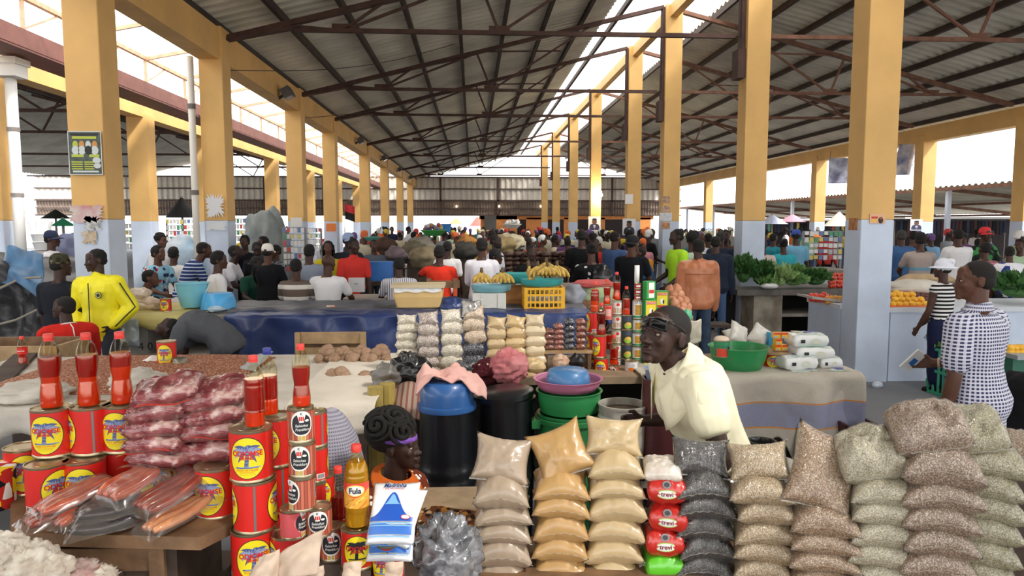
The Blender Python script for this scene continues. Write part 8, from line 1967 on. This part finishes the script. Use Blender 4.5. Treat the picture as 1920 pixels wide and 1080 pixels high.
for px0, px1, py, y, lab in ((1662, 1900, 410, 26.2, 'dark boarded stall behind the hanging dark clothes at right'), (1420, 1590, 414, 37.6, 'dark boarded stall behind the greens and the hanging clothes')):
    a_, c_ = PX(px0, y), PX(px1, y); z_ = PZ(py, y); st_ = thing('boarded_stall', lab, 'stall', ((a_ + c_) / 2, y, 0)); MB().box((0, .2, z_ / 2), (c_ - a_, .1, z_)).build('back_wall', M('#453d3e', .85, var=.25, vs=2), st_); MB().box((0, -.5, z_ + .03), (c_ - a_ + .3, 1.8, .05)).build('awning', M('#e6e4de', .7), st_)
wt = thing('white_tub_stack', 'stack of white plastic tubs at the far left behind the pipe', 'tubs', (P(78, 470, 12.9).x, 12.9, 0)); zt_ = PZ(415, 12.9, 78)
for i in range(7): MB().lathe([(.12, 0), (.15, .12), (.16, .13), (.001, .13)], 18, T=Matrix.Translation((.02 * (i % 2), 0, zt_ - .35 - .14 * i))).build('tub', M('#dcdcdc', .5), wt)
for i in range(4): MB().tube([(-.1 + .06 * i, 0, zt_ - .35), (-.17 + .12 * i, 0, zt_)], .03, 8).build('roll', M('#ececec', .5), wt)
ws = thing('tub_stand', 'stand under the white plastic tubs', 'stand', (P(78, 470, 12.9).x, 12.92, 0)); MB().box((0, 0, (zt_ - 1.2) / 2), (.36, .36, zt_ - 1.2)).build('stand', WOODD, ws)
counter('side_counter', 'white counter behind the leafy greens', P(1480, 520, 15.6).x, P(1600, 520, 15.6).x, 15.6, 16.8, .95, CONCD, False, M('#c2c8d0', .6))
fl_ = thing('flag', 'red, black and yellow flag hanging on a stick by the third left column', 'flag', P(656, 398, 24)); MB().grid(lambda u, v: (-.16 + .32 * u, .04 * math.sin(u * 6), .28 - .5 * v - .1 * u), 8, 6, mf=lambda i, j: 0 if j < 3 else 1).build('cloth', [M('#c8303a', .8), M('#1a1a1c', .8)], fl_, True); MB().tube([(-.18, 0, -2.3), (-.18, 0, .35)], .012, 6).build('stick', WOOD, fl_)
mid('child standing high by the third left column under the flag', 648, 405, 22.0, 170, 'stand', h=1.3, shirt='#8a8d94', hair='buzz')
for i, (px, py, y, c_, lab) in enumerate(((1342, 436, 20, '#c8ccd2', 'row of pale bottles on a stall right of the third middle column'), (1300, 438, 18.5, '#d8d2bc', 'row of cream bottles on a stall right of the third middle column'))):
    p_ = P(px, py, y); st_ = thing('bottle_stall', lab.replace('row of', 'stall with a row of'), 'stall', (p_.x, y, 0)); MB().box((0, 0, (p_.z - .12) / 2), (1.0, .4, p_.z - .12)).build('stall', M('#8a8680', .7), st_)
    for k in range(9):
        o = bottle('pale bottle in a row on the stall right of the third middle column', (p_.x - .45 + .11 * k, y - .1, p_.z - .115), .95, .17, .05, CAPR if k % 3 else CAPB, STRT, 'bottles on the stalls beyond the third middle column', 0, M(c_, .3), M(c_, .3), 'bottle') if k == 0 else dup(o, (p_.x - .45 + .11 * k, y - .1, p_.z - .115))

for px, top, y, rz, c_, lab in ((813, 448, 20, 10, '#3c4a70', 'person carrying the green basin of wares on the head'), (835, 438, 24, 170, '#b9b4a8', 'person carrying the blue pail on the head'), (960, 434, 30, 5, '#5a4a60', 'person carrying the white enamel basin on the head'), (697, 458, 16.5, 175, '#a8566a', 'person carrying the teal basin behind the red polo')):
    mid(lab, px, top, y, rz, 'stand', shirt=c_, hair='buzz', arms=[(60, 25, 165, -20), (5, 9, 14, 4)])
bpy.data.scenes.remove(WS)
